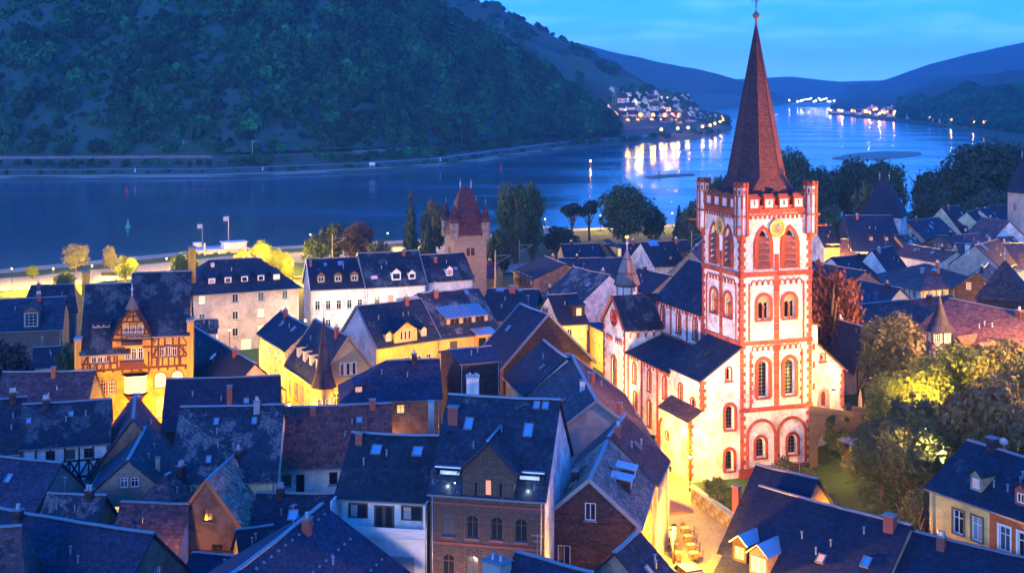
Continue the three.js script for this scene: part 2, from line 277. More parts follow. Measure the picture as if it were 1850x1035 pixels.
function house(s) {
  const { fit: f } = s, base = s.base ?? (Math.min(ground(f.x, f.z), 0) - .3), L = f.L + (s.longer ?? 0), W = f.W, e = f.hw - base, r = f.hr - base;
  const shift = s.shift ?? 0, cx = f.x + Math.cos(f.yaw) * shift, cz = f.z - Math.sin(f.yaw) * shift;
  const g = thing(s.name ?? 'house', s.label, s.cat ?? 'house', [cx, base, cz], f.yaw, s.group);
  const T = .28, a = L / 2, w = W / 2, win = s.win ?? {}, wallM = s.wall ?? M.white, roofM = shade(s.roof ?? M.slate, f.x * 1.7 + f.z);
  const face = { f: new THREE.Matrix4().makeTranslation(0, 0, w), b: new THREE.Matrix4().makeRotationY(Math.PI).setPosition(0, 0, -w), r: new THREE.Matrix4().makeRotationY(Math.PI / 2).setPosition(a, 0, 0), l: new THREE.Matrix4().makeRotationY(-Math.PI / 2).setPosition(-a, 0, 0) };
  const [hl, hr] = s.hip ?? [0, 0], mans = s.mansard, slope = (r - e) / w, top = .02;
  const gable = (hip) => { const i = w - T, ei = e + (mans ? 0 : T * slope); if (hip) return [[-i, 0], [i, 0], [i, e - top], [-i, e - top]]; if (mans) return [[-i, 0], [i, 0], [i, e - top], [w - mans[0], e + mans[1] - top], [0, r - top], [-(w - mans[0]), e + mans[1] - top], [-i, e - top]]; return [[-i, 0], [i, 0], [i, ei - top], [0, r - top], [-i, ei - top]]; };
  const rect = [[-a, 0], [a, 0], [a, e - top], [-a, e - top]];
  const plates = { f: rect, b: rect, l: gable(hl), r: gable(hr) };
  for (const k of 'fblr') { const mat = s.walls?.[k] ?? wallM; part('wall', wallPlate(plates[k], win[k] ?? [], T).applyMatrix4(face[k]), mat, g); (win[k] ?? []).forEach((q) => addWindow(g, q, face[k])); if (s.timber?.[k]) addBeams(g, s.timber[k], face[k], s.timberMat); }
  // roof
  const ov = s.over ?? .35, og = s.overGable ?? .22, P = new Poly(), up = RT / Math.cos(Math.atan(slope));
  const X0 = -a - (hl ? ov : og), X1 = a + (hr ? ov : og), Y0 = e - ov * slope + up, Yr = r + up, R0 = hl ? -a + hl : X0, R1 = hr ? a - hr : X1;
  const seed = f.x * 3.1 + f.z, dip = clamp(L * .012, .04, .2) * (.4 + .6 * Math.abs(noise2(seed, 1))), sag = (p) => -dip * Math.max(0, 1 - (p.x / a) ** 2) * (hl || hr ? .4 : 1) + noise2(p.x * .33 + seed, p.z * .5) * .035;
  if (mans) {
    const [mi, mu] = mans, ym = e + mu + RT, zm = w - mi, ls = mu / mi, y0 = e - .1 * ls + RT;
    for (const k of [1, -1]) { const lo = [V(X0, y0, k * (w + .1)), V(X1, y0, k * (w + .1)), V(X1, ym, k * zm), V(X0, ym, k * zm)], hi = [V(X0, ym, k * zm), V(X1, ym, k * zm), V(R1, Yr, 0), V(R0, Yr, 0)]; if (k < 0) { lo.reverse(); hi.reverse(); } P.slab(lo, RT); P.slab(hi, RT); }
  } else {
    const ze = w + ov;
    P.sheet([V(X0, Y0, ze), V(X1, Y0, ze), V(R1, Yr, 0), V(R0, Yr, 0)], 10, 4, RT, sag);
    P.sheet([V(X1, Y0, -ze), V(X0, Y0, -ze), V(R0, Yr, 0), V(R1, Yr, 0)], 10, 4, RT, sag);
    if (hl) P.slab([V(X0, Y0, -ze), V(X0, Y0, ze), V(R0, Yr, 0)], RT);
    if (hr) P.slab([V(X1, Y0, ze), V(X1, Y0, -ze), V(R1, Yr, 0)], RT);
  }
  const roof = part('roof', P.geo(), roofM, g);
  if (R1 - R0 > .6) { const n = 10, l = []; for (let i = 0; i < n; i++) { const x0 = lerp(R0, R1, i / n), x1 = lerp(R0, R1, (i + 1) / n), y0 = Yr + sag(V(x0, 0, 0)), y1 = Yr + sag(V(x1, 0, 0)), g2 = bg(Math.hypot(x1 - x0, y1 - y0) + .02, .1, .32); g2.rotateZ(Math.atan2(y1 - y0, x1 - x0)); g2.translate((x0 + x1) / 2, (y0 + y1) / 2 + .02, 0); l.push(g2); } part('ridge_cap', merge(l), s.cap ?? M.lead, roof); }
  if (!mans && s.gutter !== false) for (const k of [1, -1]) box('gutter', X1 - X0 - .1, .12, .13, (X0 + X1) / 2, Y0 - RT - .0, k * (w + ov + .05), M.gutter, roof);
  if (s.verge) for (const [q, x] of [[hl, X0], [hr, X1]]) if (!q) for (const k of [1, -1]) { const l = Math.hypot(w + ov, Yr - Y0); const m = box('verge_board', .12, .28, l, x + Math.sign(x) * .05, (Y0 + Yr) / 2 - .02, k * (w + ov) / 2, s.verge, roof); m.rotation.x = k * Math.atan(slope); }
  const onSlope = (x, t, k = 1) => { const y = e + (r - e) * t + up, z = k * w * (1 - t), n = Math.atan(slope); return new THREE.Matrix4().makeTranslation(x, y, z).multiply(new THREE.Matrix4().makeRotationY(k > 0 ? 0 : Math.PI)).multiply(new THREE.Matrix4().makeRotationX(-(Math.PI / 2 - n))); };
  (s.sky ?? []).forEach(([x, t, sw = .8, sh = 1.1, mat, k]) => { const m = part('skylight', memo(['sl', sw, sh].join(), () => ring(sw, sh, 'rect', .09, .14)), M.ridge, g); m.applyMatrix4(onSlope(x, t, k)); part('pane', paneGeo(sw - .1, sh - .06, 'rect'), mat ?? M.skyGlass, m, [0, .03, .09]); });
  const autoChim = s.chim ?? (L > 5 ? [[a * .5 * Math.sign(noise2(seed, 5)), .9, .55 + .2 * Math.abs(noise2(seed, 6)), .9 + .5 * Math.abs(noise2(seed, 8)), [M.redBrick, M.cladding, M.grey][Math.floor(Math.abs(noise2(seed, 9)) * 2.99)], 1 + (Math.abs(Math.round(seed)) % 2)]] : []);
  const autoVents = [...(s.vents ?? []), [a * .7 * noise2(seed, 11), .35 + .3 * Math.abs(noise2(seed, 12))], [a * .7 * noise2(seed, 13), .6]];
  autoChim.forEach(([x, t, cw = .7, ch = 1.6, mat, pots, k = 1]) => chimney(g, x, e + (r - e) * t, k * w * (1 - t), cw, ch + .8, cw * .8, mat, pots));
  if (s.gutter !== false && !mans) for (const q of [-1, 1]) part('downpipe', memo('dp', () => new THREE.CylinderGeometry(.055, .055, 1, 7)), M.zinc, g, [q * (a - .2), e / 2, w + .09]).scale.y = e;
  if (Math.abs(noise2(seed, 7)) > .55) { const an = part('aerial', memo('aer', () => merge([bg(.04, 2.2, .04, 0, 1.1, 0), bg(1.1, .03, .03, 0, 2.0, 0), ...[-.45, -.25, -.05, .15, .35].map((x) => bg(.02, .02, .5, x, 2.02, 0)), bg(.7, .03, .03, 0, 1.5, 0)])), M.zinc, g, [a * .45 * Math.sign(noise2(seed, 3)), Yr - .1, 0]); an.rotation.y = seed; an.scale.setScalar(.75); }
  autoVents.forEach(([x, t, k = 1]) => { const m = part('roof_vent', memo('vent', () => merge([new THREE.CylinderGeometry(.07, .07, .5, 8).translate(0, .25, 0), new THREE.CylinderGeometry(.13, .1, .1, 8).translate(0, .52, 0)])), M.zinc, g, [x, e + (r - e) * t + up, k * w * (1 - t)]); m.rotation.y = 0; });
  if (s.snow) for (let j = 0; j < s.snow; j++) for (let i = 0; i < Math.floor(L / 1.1); i++) { const m = part('snow_guard', memo('sg', () => bg(.1, .14, .16, 0, .07, 0)), M.lead, g); m.applyMatrix4(onSlope(-a + .6 + i * 1.1 + (j % 2) * .5, .12 + .8 * j / Math.max(1, s.snow - 1))); m.rotateX(Math.PI / 2); }
  (s.dorm ?? []).forEach((d) => dormer(g, d, { e, r, w, slope, up, roofM, wallM }));
  g.userData.dims = undefined; delete g.userData.dims;
  return { g, face, a, w, e, r, slope, base };
}
// dormer {x, t, w, h, kind, glass, wall, roof, k, style}
function dormer(g, d, o) {
  const { x, t, w = 1.3, h = 1.3, kind = 'gable', k = 1, wall = M.cladding, frame = M.frameWhite } = d, z = o.w * (1 - t), y = o.e + (o.r - o.e) * t + o.up - .05, rise = kind === 'gable' ? (d.rise ?? w * .42) : 0, deep = h / o.slope, ww = d.ww ?? w - .36, wh = d.wh ?? h - .4;
  const holder = part('dormer', merge([wallPlate([[-w / 2, -.25], [w / 2, -.25], [w / 2, h], ...(rise ? [[0, h + rise]] : []), [-w / 2, h]], [{ x: 0, y: .18, w: ww, h: wh, kind: d.shape }], .12), bg(.1, h + .2, deep, -w / 2 + .05, (h - .2) / 2, -deep / 2 - .12), bg(.1, h + .2, deep, w / 2 - .05, (h - .2) / 2, -deep / 2 - .12)]), wall, g);
  holder.rotation.y = k > 0 ? 0 : Math.PI; holder.position.set(x, y, k * z);
  part('window', sash(ww, wh, d.shape ?? 'rect', d.style ?? 'two'), frame, holder, [0, .18, -.08]);
  part('pane', paneGeo(ww, wh, d.shape ?? 'rect'), d.glass ?? M.glass, holder, [0, .18, -.055]);
  if (d.trim) part('surround', surround(ww, wh, d.shape ?? 'rect', .1, .04), d.trim, holder, [0, .18, 0]);
  const P = new Poly(), hw = w / 2 + .16;
  if (rise) { const dr = (h + rise) / o.slope + .1, de = (h - .16 * rise / (w / 2)) / o.slope, yl = h - .16 * rise / (w / 2) * 1 + .08; P.slab([V(-hw, yl, .2), V(0, h + rise + .08, .2), V(0, h + rise + .08, -dr), V(-hw, yl, -de)].reverse(), .08); P.slab([V(hw, yl, .2), V(0, h + rise + .08, .2), V(0, h + rise + .08, -dr), V(hw, yl, -de)], .08); }
  else { const back = (h + .35) / Math.max(.3, o.slope - .18); P.slab([V(-hw, h + .06, .22), V(hw, h + .06, .22), V(hw, h + .06 + back * .18, -back), V(-hw, h + .06 + back * .18, -back)], .08); }
  part('dormer_roof', P.geo(), d.roof ?? o.roofM, holder);
  return holder;
}

// ---------------------------------------------------------------- river, banks, hills
function resample(pts, step) { const o = []; for (let i = 0; i < pts.length - 1; i++) { const [ax, az] = pts[i], [bx, bz] = pts[i + 1], n = Math.max(1, Math.round(Math.hypot(bx - ax, bz - az) / step)); for (let k = 0; k < n; k++) o.push([lerp(ax, bx, k / n), lerp(az, bz, k / n)]); } o.push(pts[pts.length - 1]); return o; }
function grid(rows, uvScale = 1, colour) {             // rows of equal length of Vector3
  const g = new THREE.BufferGeometry(), p = [], u = [], idx = [], n = rows[0].length, col = [];
  rows.forEach((r, j) => r.forEach((q, i) => { p.push(q.x, q.y, q.z); u.push(q.x * uvScale, -q.z * uvScale); if (colour) col.push(...colour(q, i, j)); if (j && i) { const a = (j - 1) * n + i - 1, b = a + 1, c = j * n + i - 1, d = c + 1; idx.push(a, b, c, b, d, c); } }));
  g.setAttribute('position', new THREE.Float32BufferAttribute(p, 3)); g.setAttribute('uv', new THREE.Float32BufferAttribute(u, 2)); if (colour) g.setAttribute('color', new THREE.Float32BufferAttribute(col, 3));
  g.setIndex(idx); g.computeVertexNormals(); return g;
}
const mottled = (a, b, metres, seed = 0) => sized(tex(512, (x, y) => { const k = ((y * 2 + seed * 61) % N) * N + x * 2, t = clamp((bigNoise[k] - .3) * 2.4), f = .75 + .5 * fineNoise[k]; return a.map((v, c) => enc(lerp(v, b[c], t) * f)); }, true), metres);
const grassMat = new THREE.MeshStandardMaterial({ map: mottled([.008, .050, .005], [.022, .060, .008], 14), roughness: .95 });
const earthMat = new THREE.MeshStandardMaterial({ map: mottled([.060, .075, .040], [.10, .085, .060], 30, 3), roughness: .95 });
const pavingMat = (() => { const cs = courses(N, 48, 34, 21, .12); return new THREE.MeshStandardMaterial({ map: sized(tex(N, (x, y) => { const [t, j] = cs(x, y), k = y * N + x; const v = (.15 + .12 * t) * (.45 + .55 * j) * (.75 + .5 * bigNoise[k]); return [enc(v), enc(v * .88), enc(v * .66)]; }, true), 6), bumpMap: sized(tex(512, (x, y) => { const j = cs(x * 2, y * 2)[1]; return [j, j, j]; }), 6), bumpScale: .02, roughness: .75 }); })();
const asphalt = new THREE.MeshStandardMaterial({ map: mottled([.05, .05, .052], [.075, .074, .072], 9, 5), roughness: .85 });
const gravelMat = new THREE.MeshStandardMaterial({ map: mottled([.26, .23, .18], [.34, .30, .24], 8, 6), roughness: .95 });

// near bank: from under the water's edge back past the viewer
{
  const line = resample(NEAR, 8).map(([x, z], i) => [x + noise2(i * .31, 2) * 2.2, z + noise2(i * .37, 9) * 2.2]);
  const rows = [line.map(([x, z], i) => { const q = line[Math.min(i + 1, line.length - 1)], p = line[Math.max(i - 1, 0)], dx = q[0] - p[0], dz = q[1] - p[1], l = Math.hypot(dx, dz); return V(x + dz / l * 10, RIVER - 4, z - dx / l * 10); })];
  const steps = [0, .004, .01, .02, .03, ...Array.from({ length: 86 }, (_, i) => .04 + i * .01), .92, 1];
  for (const t of steps) rows.push(line.map(([x, z]) => { const tx = x > 350 ? x + 900 : x, tz = x > 350 ? z + 300 : 60, qx = lerp(x, tx, t), qz = lerp(z, tz, t); const y = t === 0 ? RIVER - .3 : ground(qx, qz); return V(qx, y - .06, qz); }));
  structure('ground', grid(rows), grassMat);
}
// water
const waterBump = sized(tex(N, (x, y) => { const a = bigNoise[y * N + ((x * 2) % N)], v = a * .7 + patchNoise[((y * 3) % N) * N + x] * .3; return [v, v, v]; }), 46);
const water = new THREE.MeshPhysicalMaterial({ color: new THREE.Color(.001, .085, .145), roughness: .34, roughnessMap: sized(tex(512, (x, y) => { const v = .18 + .62 * clamp((patchNoise[((y * 6) % N) * N + x] - .3) * 1.8); return [v, v, v]; }), 420), ior: 1.33, bumpMap: waterBump, bumpScale: .02 });
structure('river', new THREE.PlaneGeometry(9000, 9500, 1, 1).rotateX(-Math.PI / 2).translate(700, RIVER, -4300), water).geometry.attributes.uv.array.forEach((v, i, a) => { a[i] = v * 9000; });

// far bank: shore, road terrace, rail terrace
const farLine = resample(FAR, 16);
const inland = (line, i) => { const q = line[Math.min(i + 3, line.length - 1)], p = line[Math.max(i - 3, 0)], dx = q[0] - p[0], dz = q[1] - p[1], l = Math.hypot(dx, dz); return [dz / l, -dx / l]; };
const shoreProfile = [[-14, -13], [0, -9.4], [3, -8], [9, -7], [14, -5.0], [16, -4.6], [27, -4.6], [29, -3.6], [40, -2.5], [46, 1.2], [48, 1.4], [58, 1.4], [64, 4], [80, 9], [160, 30]];
const offsetRow = (off, y, wob = 0) => farLine.map(([x, z], i) => { const [nx, nz] = inland(farLine, i), w = wob * noise2(i * .22, off); return V(x + nx * (off + w) * (nx * 0 + 1), y + (wob ? noise2(i * .3, off + 5) * .25 : 0), z + nz * (off + w)); });
structure('far_bank', grid(shoreProfile.map(([o, y]) => offsetRow(o, y, o > 0 && o < 14 ? 2 : 0))), earthMat);
const roadMat = new THREE.MeshStandardMaterial({ map: mottled([.20, .20, .20], [.27, .27, .27], 12, 2), roughness: .6 });
const upTo = (rows, x1) => rows.map((r) => r.filter((q, i) => farLine[i][0] < x1));
structure('river_road', grid(upTo([offsetRow(17, -4.57), offsetRow(26, -4.57)], 175)), roadMat);
structure('gravel_shore', grid(upTo([offsetRow(1.5, -8.5), offsetRow(8, -6.95)], 60)), gravelMat);
// stone retaining wall of the railway, where it shows
const wallMat = new THREE.MeshStandardMaterial({ map: mottled([.22, .21, .20], [.14, .14, .14], 10, 4), roughness: .9 });
{
  const seg = (x0, x1) => { const r = [offsetRow(44.6, -2.2), offsetRow(45.2, 2.0), offsetRow(46.2, 2.0)].map((q) => q.filter((_, i) => farLine[i][0] > x0 && farLine[i][0] < x1)); return grid(r); };
  tagged(single('retaining_wall', seg(-700, -165), wallMat), 'long grey stone retaining wall of the railway below the wooded hillside at left', 'wall');
  tagged(single('retaining_wall', seg(-75, -20), wallMat), 'short grey retaining wall section at the foot of the hill beyond the river bend', 'wall');
}

// hills: a surface between a foot line and a crest line
function hill(name, foot, crest, o) {
  const nu = o.nu ?? 120, nv = o.nv ?? 40, pick = (l, t) => { const f = t * (l.length - 1), i = Math.min(l.length - 2, Math.floor(f)); return l[i].clone().lerp(l[i + 1], f - i); };
  const surf = (u, v) => {
    const B = pick(foot, u), Cc = pick(crest, u), p = B.clone().lerp(Cc, Math.min(v, 1)), pr = v <= 1 ? Math.pow(v, o.pow ?? .92) : 1 - (v - 1) * .9;
    p.y = lerp(B.y, Cc.y, pr);
    if (v > 1) { const dx = Cc.x - B.x, dz = Cc.z - B.z; p.x += dx * (v - 1); p.z += dz * (v - 1); }
    const n = fbm(p.x / o.scale, p.z / o.scale, 5), k = smooth(0, .18, v) * (1 - .75 * smooth(.7, 1, v));
    p.y += n * o.rough * k + (1 - Math.abs(noise2(p.x / o.scale / 1.3 + 9, p.z / o.scale / 4)) * 2) * o.rough * .5 * k; return p;
  };
  const rows = []; for (let j = 0; j <= nv; j++) { const r = []; for (let i = 0; i <= nu; i++) r.push(surf(i / nu, j / nv * 1.35)); rows.push(r); }
  structure(name, grid(rows), o.mat);
  return surf;
}
const P3 = (px, py, d) => at(px, py, d);
const hillMat = new THREE.MeshStandardMaterial({ map: mottled([.010, .075, .035], [.030, .085, .080], 40, 7), roughness: .95 });
const vineMat = new THREE.MeshStandardMaterial({ map: (() => { const t = tex(N, (x, y) => { const k = y * N + x, f = clamp((patchNoise[k] - .42) * 5), st = .75 + .35 * Math.sin(y / N * Math.PI * 2 * 90); return [enc(lerp(.040, .10, f) * st), enc(lerp(.065, .13, f) * st), enc(lerp(.03, .05, f) * st)]; }, true); return sized(t, 700); })(), roughness: .95 });
const footOf = (list, off, y) => list.map(([x, z]) => V(x, y, z)).map((q, i, a) => { const p = a[Math.max(0, i - 1)], r = a[Math.min(a.length - 1, i + 1)], dx = r.x - p.x, dz = r.z - p.z, l = Math.hypot(dx, dz); return V(q.x + dz / l * off, y, q.z - dx / l * off); });
const hillA = hill('hillside', [V(-900, 3, -770), V(-700, 3, -765), V(-500, 3, -768), V(-289, 3, -782), V(-167, 3, -795), V(-100, 3, -850), V(-60, 3, -920), V(-20, 3, -1010), V(20, 3, -1110), V(60, 2, -1180), V(104, 0, -1260)],
  [P3(-1900, -260, 1060), P3(-1300, -260, 1060), P3(-700, -255, 1060), P3(-100, -235, 1060), P3(330, -190, 1075), P3(600, -115, 1110), P3(725, -36, 1140), P3(830, 34, 1180), P3(930, 92, 1210), P3(1040, 165, 1240), P3(1112, 238, 1290)], { rough: 13, scale: 95, mat: hillMat, nu: 200, nv: 60 });
const hillB = hill('vineyard_hill', [V(-400, 0, -1650), V(-150, 0, -1480), V(90, 0, -1350), V(190, -3, -1500), V(260, -4, -1760), V(330, -5, -2050)],
  [P3(560, -90, 2100), P3(760, -12, 2050), P3(870, 3, 2000), P3(979, 52, 2050), P3(1064, 100, 2150), P3(1192, 178, 2350)], { rough: 16, scale: 160, mat: vineMat, nu: 110, nv: 40 });
const farHill = new THREE.MeshStandardMaterial({ map: mottled([.035, .055, .03], [.055, .07, .04], 500, 9), roughness: 1 });
hill('distant_hill', [V(100, -5, -3300), V(360, -6, -3300), V(470, -6, -3600), V(620, -6, -4100), V(780, -6, -4700)], [P3(820, 20, 4600), P3(1021, 72, 4500), P3(1176, 109, 4500), P3(1296, 131, 4700), P3(1410, 170, 5200)], { rough: 16, scale: 420, mat: farHill, nu: 70, nv: 24 });
hill('distant_hill', [V(200, -5, -5600), V(800, -6, -5200), V(1300, -6, -5200), V(1900, -6, -5200), V(2600, -6, -5200)], [P3(1180, 150, 7200), P3(1340, 142, 7000), P3(1430, 137, 6800), P3(1520, 147, 6800), P3(1720, 145, 6800)], { rough: 18, scale: 700, mat: farHill, nu: 60, nv: 20 });
hill('distant_hill', [V(980, -6, -3900), V(1050, -6, -3700), V(1200, -6, -3300), V(1420, -6, -2900), V(1900, -6, -2500)], [P3(1540, 155, 5000), P3(1600, 144, 4900), P3(1680, 115, 4800), P3(1750, 95, 4700), P3(1990, 50, 4600)], { rough: 22, scale: 420, mat: farHill, nu: 60, nv: 26 });
const hillR = hill('wooded_hill', [V(700, -7, -2820), V(700, -7, -2350), V(650, -7, -1950), V(600, -7, -1590), V(560, -7, -1330), V(640, -7, -900)], [P3(1530, 184, 3500), P3(1620, 172, 3200), P3(1700, 141, 2900), P3(1790, 130, 2600), P3(1900, 118, 2300), P3(2500, 60, 1900)], { rough: 18, scale: 260, mat: farHill, nu: 80, nv: 30 });
// sandbank and groynes in the river
{
  const bank = (pts, y) => { const s = outline(pts.map(([px, py]) => { const q = onLevel(px, py, RIVER); return [q.x, q.z]; })); const g = new THREE.ExtrudeGeometry(s, { depth: y, bevelEnabled: true, bevelThickness: .3, bevelSize: 1.5, bevelSegments: 1 }).rotateX(Math.PI / 2).translate(0, RIVER + y, 0); return g; };
  structure('sandbank', bank([[1508, 286], [1540, 279], [1600, 274.5], [1660, 276], [1664, 278.5], [1640, 283], [1580, 288], [1530, 289]], .5), gravelMat);
  structure('groyne', bank([[1170, 320], [1200, 317], [1250, 315], [1252, 316.4], [1210, 319], [1180, 322]], .4), wallMat);
}

// ---------------------------------------------------------------- trees
// many small leaf sprays spread through lobes of the crown
function crownGeo(seed, count, leaf, lobes, tint = .35) {
  const r = rng(seed), p = [], n = [], c = [], tot = lobes.reduce((s, l) => s + l[3] * l[3], 0), v = new THREE.Vector3(), a = new THREE.Vector3(), b = new THREE.Vector3(), t = new THREE.Vector3();
  for (const [lx, ly, lz, R, sq = 1] of lobes) {
    const m = Math.round(count * R * R / tot);
    for (let i = 0; i < m; i++) {
      v.set(r() * 2 - 1, r() * 2 - 1, r() * 2 - 1); if (v.lengthSq() > 1 || v.lengthSq() < .01) { i--; continue; } v.normalize();
      const rad = R * (.62 + .42 * Math.pow(r(), .6)) * (1 + .42 * noise3(lx + v.x * 2.1, ly + v.y * 2.1, lz + v.z * 2.1 + seed)), q = [lx + v.x * rad, ly + v.y * rad * sq, lz + v.z * rad];
      t.set(v.x + (r() - .5) * 1.7, v.y + .35 + (r() - .5) * 1.7, v.z + (r() - .5) * 1.7).normalize();
      a.set(r() - .5, r() - .5, r() - .5).cross(t).normalize(); b.crossVectors(t, a);
      if (noise3(q[0] * 3.3 + seed, q[1] * 3.3, q[2] * 3.3) > .5) continue;
      const s = leaf * (.45 + 1.3 * r() * r() + .2), e = .5 + .4 * r(), k = 1 - tint / 2 + tint * r(), hue = (r() - .5) * .25, bend = s * .25;
      const P = [[-s, 0, 0], [0, -s * e, bend], [s, 0, 0], [0, s * e, bend]];
      for (const j of [0, 1, 2, 0, 2, 3]) { const w = P[j]; p.push(q[0] + a.x * w[0] + b.x * w[1] + t.x * w[2], q[1] + a.y * w[0] + b.y * w[1] + t.y * w[2], q[2] + a.z * w[0] + b.z * w[1] + t.z * w[2]); c.push(k * (1 + hue), k, k * (1 - hue)); }
    }
  }
  const g = new THREE.BufferGeometry(); g.setAttribute('position', new THREE.Float32BufferAttribute(p, 3)); g.setAttribute('color', new THREE.Float32BufferAttribute(c, 3)); g.computeVertexNormals(); return g;
}
const leafMat = (color, tr = .25) => new THREE.MeshPhysicalMaterial({ color: new THREE.Color(...color), vertexColors: true, roughness: .85, transmission: tr, thickness: 0, side: THREE.DoubleSide });
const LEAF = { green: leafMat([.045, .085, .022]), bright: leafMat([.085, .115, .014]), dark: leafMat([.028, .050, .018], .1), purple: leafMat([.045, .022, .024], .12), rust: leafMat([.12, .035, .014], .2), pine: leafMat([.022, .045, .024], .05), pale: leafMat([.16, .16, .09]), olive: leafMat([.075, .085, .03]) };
const bark = plain([.075, .055, .04], .95);
function lobesRound(seed, n, R, H) { const r = rng(seed), o = [[0, H * .05, 0, R * .62, H / R * .5]]; for (let i = 0; i < n; i++) { const a = i * 2.4 + r(), y = (i + .5) / n * 2 - 1, q = Math.sqrt(Math.max(.08, 1 - y * y)); o.push([Math.cos(a) * q * R * .62, y * H * .36, Math.sin(a) * q * R * .62, R * (.32 + .2 * r()), .85]); } return o; }
function trunkGeo(h, r0, spread, seed) {
  const r = rng(seed), l = [], limb = (p, d, len, ra, rb) => { const g = new THREE.CylinderGeometry(rb, ra, len, 7).translate(0, len / 2, 0); g.applyQuaternion(new THREE.Quaternion().setFromUnitVectors(V(0, 1, 0), d.clone().normalize())); g.translate(p.x, p.y, p.z); l.push(g); };
  limb(V(0, -.5, 0), V(.03, 1, .02), h * .62 + .5, r0, r0 * .55);
  for (let i = 0; i < 6; i++) { const a = i * 1.9 + r(), y = h * (.3 + .3 * i / 6); limb(V(0, y, 0), V(Math.cos(a) * spread, 1 + r() * .5, Math.sin(a) * spread), h * (.38 + .15 * r()), r0 * .4, r0 * .12); }
  return merge(l);
}
const CROWNS = {
  big: [crownGeo(1, 9000, .055, lobesRound(3, 12, 1, 2)), crownGeo(2, 9000, .055, lobesRound(8, 15, 1, 1.9))],
  mid: [crownGeo(3, 2600, .10, lobesRound(4, 9, 1, 2)), crownGeo(5, 2600, .10, lobesRound(9, 11, 1, 2))],
  cone: [crownGeo(6, 3000, .085, Array.from({ length: 13 }, (_, i) => { const t = i / 12; return [Math.cos(i * 2.4) * .25 * (1 - t), -1 + 2 * t, Math.sin(i * 2.4) * .25 * (1 - t), .62 * (1 - t) + .10, .5]; }))],
  flat: [crownGeo(7, 2200, .10, [[0, .35, 0, .5, .8], [-.6, .1, .2, .42, .8], [.6, .2, -.1, .45, .8], [.1, -.1, .5, .4, .8], [-.2, .5, -.4, .35, .8], [-.9, -.15, 0, .28, .8]])],
};
const TRUNK = trunkGeo(1, .045, .8, 4);
function tree(name, label, [x, y, z], height, width, kind, mat, o = {}) {
  const t = thing(name, label, o.cat ?? 'tree', [x, y, z], o.turn ?? (x * 1.7 + z), o.group);
  const cl = o.clear ?? (kind === 'flat' ? .6 : kind === 'cone' ? .03 : .16), ch = height * (1 - cl), set = CROWNS[kind], idx = Math.abs(Math.round(x * 3 + z)) % set.length;
  const tr = part('trunk', kind === 'cone' ? memo('stem', () => new THREE.CylinderGeometry(.006, .03, 1, 8).translate(0, .47, 0)) : TRUNK, bark, t); tr.scale.set(height * (o.thick ?? 1), height * .98, height * (o.thick ?? 1));
  const c = part('crown', set[idx], mat, t, [0, height * cl + ch / 2, 0]); c.scale.set(width / 2, ch / 2, width / 2); c.userData.kind = 'stuff';
  return t;
}
// treeAt: bearing of the crown's middle column, pixel rows of top and width, distance
function treeAt(name, label, px, topPy, widthPx, d, kind, mat, o = {}) { const q = at(px, topPy, d), y = o.foot ?? ground(q.x, q.z) - .1; return tree(name, label, [q.x, y, q.z], q.y - y, widthPx / F * d, kind, mat, o); }

